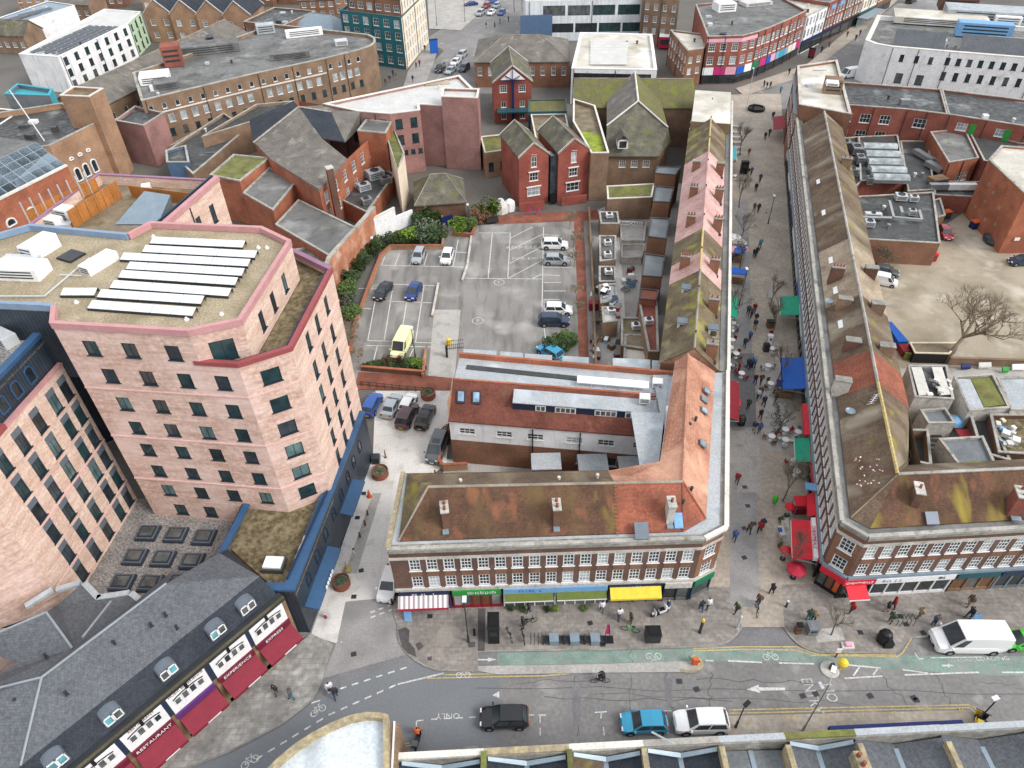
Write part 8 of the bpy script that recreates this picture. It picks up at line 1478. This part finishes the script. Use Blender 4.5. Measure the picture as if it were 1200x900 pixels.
for x,y,r,l in ((446,557,.95,'round rust-brown planter beside the podium wall'),(401,686,.85,'round rust-brown planter near the lane mouth'),(502,465,.95,'round rust-brown planter behind the black car')):
    t=TH('round_planter',l,'planter',P(x,y,.02),'round planters on the lane'); c=P(x,y,.02); b=MB(); b.lathe([(r*.92,0),(r,.15),(r,.9),(r*.9,.9),(r*.88,.7)],18,'brick_red',c); t.part('pot',b); b=MB(); b.lathe([(r*.88,.72),(.02,.76)],14,'sedum',c); t.part('soil',b)
    e=obj('plant',SM['leaf_grey'],t.e,(0,0,.6)); e.scale=(.5*r,.5*r,.28)
def binn(px,py,m,label,dims=(.9,.9,1.3),z=KZ,top='black',cat='bin',name='litter_bin',rz=0,group=None):
    c=P(px,py,z); t=TH(name,label,cat,c,group); b=MB(); b.box(c,dims,m,rz); t.part('body',b); b=MB(); b.box((c.x,c.y,c.z+dims[2]),(dims[0]*1.06,dims[1]*1.06,.12),top,rz); b.box((c.x,c.y,c.z+dims[2]+.12),(dims[0]*.7,dims[1]*.7,.08),top,rz); t.part('lid',b); b=MB(); b.box((c.x,c.y-dims[1]/2-.02,c.z+dims[2]*.55),(dims[0]*.6,.04,dims[2]*.25),'metal_d',rz); t.part('opening',b); return t
binn(579,745,'black','tall black phone kiosk on the corner pavement',(1.0,1.6,2.5),cat='kiosk',name='phone_kiosk'); binn(764,748,'metal_d','dark recycling bin on the corner pavement',(1.3,1.,1.2)); binn(950,740,'metal','pair of metal recycling bins by the corner tree',(.9,.9,1.),top='metal'); binn(934,741,'brown','leaning brown litter bin near the kerb',(.5,.5,1.2)); binn(868,497,'black','black litter bin below the dark red awning',(.7,.7,1.1)); binn(871,203,'black','dark information kiosk far up the street',(1.3,.9,2.3),cat='kiosk',name='information_kiosk'); binn(897,411,'metal_d','grey litter bin beside the white sign',(.7,.7,1.)); binn(902,383,'timber','timber litter bin below the right green awning',(.9,.9,.9))
t=TH('big_bin','large black domed litter bin above the yellow lines','bin',P(1034,751,KZ)); c=P(1034,751,KZ); b=MB(); b.lathe([(.55,0),(.6,.2),(.6,1.1),(.45,1.4),(.2,1.5)],8,'black',c); t.part('body',b); b=MB(); b.box((c.x+.2,c.y-.5,KZ),(.8,.5,.7),'black'); t.part('hatch',b)
b=MB(); c=P(993,757,KZ); b.slab([(c.x-.6,c.y-.35,.3),(c.x+.5,c.y-.35,.3),(c.x+.6,c.y+.3,.3),(c.x-.5,c.y+.3,.3)],.2,'offwhite'); b.box((c.x,c.y,.28),(.5,.4,.25),'pinkc'); solo('rubbish_bag',b,'pale rubbish bag lying at the kerb','bag')
b=MB(); c=P(979,770,0); b.tube(c,c+Vector((0,0,.8)),.08,.08,6,'crimson'); b.box((c.x,c.y,.8),(.45,.1,.6),'white'); solo('keep_left_sign',b,'small white and red keep-left sign in the green lane','sign')
for i,x in enumerate((649,673,697)):
    c=P(x,752,KZ); t=TH('planter_bench','grey square planter with seats, %s of three by the cycle lane'%['first','second','third'][i],'planter',c,'planters by the cycle lane'); b=MB(); b.box(c,(.78,.8,.75),'zinc'); t.part('planter',b); b=MB(); b.box((c.x,c.y,c.z+.75),(.84,.86,.05),'zinc'); t.part('top',b)
    for s in (-1,1): b=MB(); b.box((c.x+s*.72,c.y,c.z+.38),(.55,.7,.07),'metal_d'); b.box((c.x+s*.95,c.y,c.z),(.06,.6,.75),'metal_d'); t.part('seat',b)
rk=TH('bicycle_rack','row of dark bicycle hoops on the corner pavement','bicycle rack',P(628,750,KZ),None)
for i in range(5): p=P(622+i*4.4,751,KZ); b=MB(); b.path([p+Vector((0,-.35,0)),p+Vector((0,-.35,.8)),p+Vector((0,.35,.8)),p+Vector((0,.35,0))],.03,5,'metal_d'); rk.part('hoop',b)
rk=TH('bicycle_rack','row of dark bicycle hoops right of the black bin','bicycle rack',P(1055,728,KZ),None)
for i in range(5): p=P(1048+i*5,729,KZ); b=MB(); b.path([p+Vector((0,-.35,0)),p+Vector((0,-.35,.8)),p+Vector((0,.35,.8)),p+Vector((0,.35,0))],.03,5,'metal_d'); rk.part('hoop',b)
ff=TH('feather_flag','curved pink feather flag on a black base','flag',P(714,750,KZ)); c=P(714,750,KZ); b=MB(); b.box(c,(.7,.7,.14),'black'); ff.part('base',b); pts=[c+Vector((-.05*i*i*.06,0,.1+i*.32)) for i in range(9)]; b=MB(); b.path(pts,.035,5,'maroon_d'); ff.part('pole',b); b=MB()
for i in range(3,8): w0,w1=.45-(i-3)*.05,.45-(i-2)*.05; b.slab([pts[i],pts[i+1],pts[i+1]+Vector((-w1,.02,-.05)),pts[i]+Vector((-w0,.02,-.05))],.02,'magenta')
ff.part('banner',b)
def aboard(px,py,m,label,deg=0,z=KZ):
    c=P(px,py,z); t=TH('sign_board',label,'sign',c,'pavement sign boards'); cs,sn=math.cos(R(deg)),math.sin(R(deg)); v=lambda x,y,zz:Vector((c.x+x*cs-y*sn,c.y+x*sn+y*cs,z+zz))
    for s in (-1,1): b=MB(); b.slab([v(-.35,s*.35,.02),v(.35,s*.35,.02),v(.35,s*.03,1.1),v(-.35,s*.03,1.1)],.05,m); t.part('panel',b)
for x,y,m,l in ((479,724,'blue_l','small pale blue board below the striped awning'),(901,402,'white','white board in the right café row'),(859,360,'white','white board by the left green awning'),(902,347,'white','white and yellow board above the right green awning'),(869,219,'white','white board beside the far café tables'),(1141,727,'blue_l','pale board carried beside the van')): aboard(x,y,m,l)
# cafés
TBL=MB(); TBL.lathe([(.3,0),(.05,.05),(.04,.7),(.42,.71),(.42,.75)],12,'white'); TB=TBL.mesh('table')
CH=MB(); CH.box((0,0,.42),(.42,.42,.05),'metal'); CH.box((-.19,0,.45),(.05,.42,.45),'metal')
for a in (-.18,.18):
    for c_ in (-.18,.18): CH.tube((a,c_,0),(a,c_,.42),.02,.02,4,'metal_d')
CHM={}
for n,m in (('metal','metal'),('brown','brown'),('red','red_d'),('white','offwhite')):
    b=MB(); b.box((0,0,.42),(.44,.44,.05),m); b.box((-.2,0,.46),(.05,.44,.42),m); top=b
    l=MB()
    for a in (-.18,.18):
        for c_ in (-.18,.18): l.tube((a,c_,0),(a,c_,.42),.02,.02,4,'metal_d')
    CHM[n]=(b.mesh('seat'),l.mesh('legs'))
rc2=random.Random(9)
def cafe(px,py,label,chairs=3,cm='metal',grp='café tables in the pedestrian street'):
    c=P(px,py,KZ); t=obj('cafe_table',None,None,c); tag(t,label,'table',grp); obj('top',TB,t)
    a0=rc2.uniform(0,6)
    for i in range(chairs):
        a=a0+i*6.283/chairs; e=obj('chair',None,None,(c.x+.75*math.cos(a),c.y+.75*math.sin(a),KZ),a+math.pi); tag(e,'%s chair %s of the %s'%(cm,['east','north-east','north','north-west','west','south-west','south','south-east'][int(((a%6.283)+.393)/.7854)%8],label),'chair',grp.replace('tables','chairs')); obj('seat',CHM[cm][0],e); obj('legs',CHM[cm][1],e)
CT=[(858,383,'round table nearest the left green awning'),(856,392,'second round table below the left green awning'),(857,403,'third round table below the left green awning'),(855,412,'round table above the red stall'),(853,432,'round table beside the red stall'),(862,419,'round table with brown chairs'),(868,442,'round table right of the red stall'),(904,413,'round table left of the blue awning'),(899,433,'round table by the right planters'),(902,454,'round table opposite the blue awning'),(919,508,'upper white round table above the teal awning'),(919,520,'lower white round table above the teal awning'),(934,511,'white round table against the teal awning'),(903,516,'white round table in the middle of the street'),(902,398,'small round table in the right row'),(861,210,'round table far up the street'),(859,296,'round table under a white umbrella'),(866,292,'second round table under a white umbrella'),(929,545,'round table below the teal awning'),(932,557,'brown round table above the red band'),(856,303,'round table beside the blue screens')]
for i,(x,y,l) in enumerate(CT): cafe(x,y,l,3 if i%2 else 2,['metal','brown','red','white'][i%4])
def parasol(px,py,m,label,r=1.2,h=2.3):
    c=P(px,py,KZ); t=TH('parasol',label,'parasol',c,'parasols in the pedestrian street'); b=MB(); b.tube(c,c+Vector((0,0,h)),.035,.035,6,'metal_l'); t.part('pole',b); b=MB(); n=8; top=c+Vector((0,0,h+.1))
    for i in range(n): a,d=[top+Vector((r*math.cos(6.283*k/n),r*math.sin(6.283*k/n),-.5)) for k in (i,i+1)]; b.poly([top,a,d],m); b.poly([d,a,a+Vector((0,0,-.12)),d+Vector((0,0,-.12))],m)
    t.part('canopy',b); b=MB(); b.lathe([(.3,0),(.3,.08)],10,'metal_d',c); t.part('base',b)
for x,y,m,l in ((858,290,'white','white parasol at the top of the left café row'),(864,296,'offwhite','cream parasol in the left café row'),(858,304,'pinkc','faded pink parasol in the left café row'),(866,303,'pinkc','faded pink parasol beside the street tree'),(853,378,'c_grey','grey parasol below the left green awning')): parasol(x,y,m,l)
def stall(px,py,w,l,h,m,label,deg=0,rm=None):
    c=P(px,py,KZ); t=TH('market_stall',label,'stall',c,'stalls in the pedestrian street'); cs,sn=math.cos(R(deg)),math.sin(R(deg)); v=lambda x,y,z:Vector((c.x+x*cs-y*sn,c.y+x*sn+y*cs,KZ+z)); b=MB(); b.slab([v(-w/2,-l/2,h),v(w/2,-l/2,h),v(w/2,l/2,h+.15),v(-w/2,l/2,h+.15)],.12,rm or m); t.part('canopy',b); b=MB()
    for x in (-1,1):
        for y in (-1,1): b.tube(v(x*w*.45,y*l*.45,0),v(x*w*.45,y*l*.45,h),.04,.04,5,'metal')
    t.part('frame',b); b=MB(); b.box((c.x,c.y,KZ),(w*.8,l*.4,.9),'timber' if m!='red' else 'red_d',R(deg)); t.part('counter',b)
stall(864,306,1.6,2.6,2.2,'blue','blue-roofed stall by the left café row',-14); stall(862,332,2.6,1.4,2.1,'blue','flat blue stall below the café row',-14); stall(936,601,1.7,1.2,1.9,'red','red-roofed kiosk beside the large red awning',0); stall(858,486,1.2,1.2,2.,'red','red and blue framed stall at the foot of the dark red awning',-14); stall(918,466,2.6,1.,2.2,'blue_d','navy lettered stall below the blue awning',-14)
pl=TH('planter_bench','long planted bench with white figure in the middle of the street','planter',P(915,630,KZ),None)
for i,(y,m) in enumerate(((612,'leaf_dark'),(642,'leaf_mid'))): e=obj('plant',SM[m],pl.e,P(916,y,KZ)-pl.o); e.scale=(.4,.35,.35)
b=MB(); a,c=P(914,610,KZ),P(917,648,KZ); b.slab([a+Vector((0,0,.5)),a+Vector((.8,0,.5)),c+Vector((.8,0,.5)),c+Vector((0,0,.5))],.5,'stone_band'); pl.part('trough',b); b=MB(); b.box(P(915,625,.6),(.5,1.2,.5),'offwhite'); b.box(P(914,622,1.),(.3,.4,.3),'blue'); pl.part('white_figure',b)
for x,y,m,l,w in ((922,604,'red','tilted red parasol beside the red kiosk',.55),(917,655,'red','red parasol above the corner tree',.6),(929,677,'crimson','large crimson parasol with pale emblem at the corner',.95)): parasol(x,y,m,l,w,1.9)
b=MB(); c=P(907,590,KZ); ell(b,(c.x,c.y,KZ+.7),(.3,.3,.6),8,'lime'); b.tube(c,c+Vector((0,0,.6)),.06,.06,6,'green_d'); solo('green_balloon',b,'bright green figure balloon in the street','balloon')
bn=[(861,150),(861,157),(861,163),(861,169),(861,175),(861,181)]
for i,(x,y) in enumerate(bn):
    c=P(x+2,y,KZ); t=TH('street_bench','pale bench under the far tree, %s of six from the top'%on[i],'bench',c,'benches far up the street'); b=MB(); b.box((c.x,c.y,c.z+.42),(2.,.5,.08),'offwhite',-.1); t.part('seat',b); b=MB(); b.box((c.x-.7,c.y,c.z),(.1,.45,.42),'metal_d',-.1); b.box((c.x+.7,c.y,c.z),(.1,.45,.42),'metal_d',-.1); t.part('legs',b)
b=MB(); c=P(886,129,.05); b.lathe([(1.9,0),(1.9,.7),(1.5,.7),(1.5,.5)],14,'black',c); solo('round_planter',b,'black ring planter at the top of the pedestrian street','planter')
b=MB(); c=P(509,62,.1); b.box(c,(2.2,.6,3.4),'blue',R(20)); b.box((c.x,c.y,3.5),(2.3,.7,.2),'navyc',R(20)); solo('advert_board',b,'blue advert board on the far pavement','sign')
b=MB(); c=P(950,68,.1); b.box(c,(1.6,.3,2.6),'black',R(-30)); b.box((c.x+.02,c.y-.18,.5),(1.2,.04,1.9),'maroon',R(-30)); solo('advert_board',b,'black framed advert board on the far high street','sign')
t=TH('bus_shelter','glass bus shelter on the far high street','bus shelter',P(1018,27,.1)); c=P(1018,27,.1); b=MB(); b.box((c.x,c.y,2.6),(3.,14,.15),'zinc',R(-43)); t.part('roof',b); b=MB(); b.box((c.x-.9,c.y+1,.1),(.1,13,2.4),'skyglass',R(-43)); t.part('glass',b)
# yard furniture: wheelie bins
for i,(x,y,m,tp,l) in enumerate(((1069,300,'metal_d','orange','grey yard bin with orange lid left of the yard door'),(1079,300,'metal_d','metal_d','grey yard bin with grey lid beside the orange one'),(1090,305,'red_d','red','round red bin beside the kitchen wall'),(1107,255,'metal_d','orange','yard bin with orange lid by the blue door'),(1141,267,'blue_d','orange','blue yard bin with orange lid, left of a row'),(1149,268,'blue_d','orange','blue yard bin with orange lid, right of a row'),(1145,258,'metal_d','orange','yard bin with orange lid behind the row'),(1137,250,'metal','metal','grey yard bin by the dark doorway'),(1162,272,'metal_d','black','black heap-like bin by the brick block'))): binn(x,y,m,l,(1.3,1.1,1.2),0,tp,'bin','yard_bin',.2,'bins in the dirt yard')
b=MB(); a=P(1163,284,0); ell(b,(a.x,a.y,.5),(1.6,2.,.8),9,'metal_d'); ell(b,(a.x+.5,a.y-1.6,.4),(1.,1.2,.6),8,'c_grey'); solo('rubbish_heap',b,'grey covered rubbish heap beside the brick block','rubbish')
sk=TH('timber_shed','low flat brown shed under the big bare tree','shed',P(1095,410,0)); b=MB(); f=ccw(PP(1.6,(1072,414),(1112,415),(1125,402),(1066,402))); b.prism(f,0,1.6,'black',True,False,'felt_brown'); sk.part('body',b); b=MB(); b.ring(inset(f,-.06),.2,1.6,1.75,'cream'); sk.part('edge',b)
lowwall('yard_wall','low wall across the bottom of the dirt yard',[(1262,432),(1110,427)],.3,1.1,'brick_brown'); lowwall('yard_wall','mossy wall behind the panelled yard roof',[(1112,424),(1058,421)],.3,1.,'moss_roof')
for x,y,m,l,w in ((1152,432,'offwhite','pale board against the yard wall',1.6),(1192,434,'white','white board against the yard wall',1.8),(1130,433,'blue_d','dark blue tarpaulin by the yard wall',1.2),(1176,437,'green_s','green tub by the yard wall',.8)):
    b=MB(); c=P(x,y,0); b.slab([(c.x-w/2,c.y-.2,.5),(c.x+w/2,c.y-.2,.5),(c.x+w/2,c.y+.2,.9),(c.x-w/2,c.y+.2,.9)],.3,m); solo('yard_item',b,l,'yard item')
b=MB(); c=P(1049,398,0); b.slab([(c.x-.8,c.y-2,1.2),(c.x+.6,c.y-2,1.2),(c.x-.2,c.y+2,1.6),(c.x-1.,c.y+2,1.6)],1.2,'blue'); b.box((c.x,c.y-3,0),(1.6,1.6,1.),'red_d'); solo('tarpaulin',b,'blue tarpaulin and red tub behind the terrace','tarpaulin')
b=MB(); c=P(578,262,0); b.slab([(c.x-1.,c.y-.6,.5),(c.x+1.,c.y-.1,.5),(c.x+.8,c.y+.8,1.),(c.x-1.1,c.y+.4,1.)],.15,'black'); solo('tipped_board',b,'dark tipped board at the head of the car park','board')
b=MB(); c=P(587,248,0); b.lathe([(1.4,0),(1.2,1.2),(.5,2.4)],9,'offwhite',c); b.lathe([(1.,0),(.9,1.6),(.4,2.)],8,'render_white',c+Vector((1.6,.6,0))); solo('covered_heap',b,'white sheeted heap left of the twin gables','heap')
mc=TH('parked_motorbikes','yellow and black motorbikes at the right end of the lower pavement','motorbike',P(1146,845,KZ)); 
bike(1143,845,60,'yellow','yellow and black motorbike on the lower pavement',True); bike(1150,849,60,'black','black motorbike beside the yellow one',True); bpy.data.objects.remove(mc.e)
ppl=[(x,706,i) for i,x in enumerate((600,612,640,650,685))]
for x,y,i in ppl: shrub(x,714.5,.28,['leaf_dark','leaf_mid','leaf_dark','leaf_bright','leaf_mid'][i],'small leafy planter below the green awnings, %s from the left'%on[i],KZ,group='leafy planters below the green awnings')
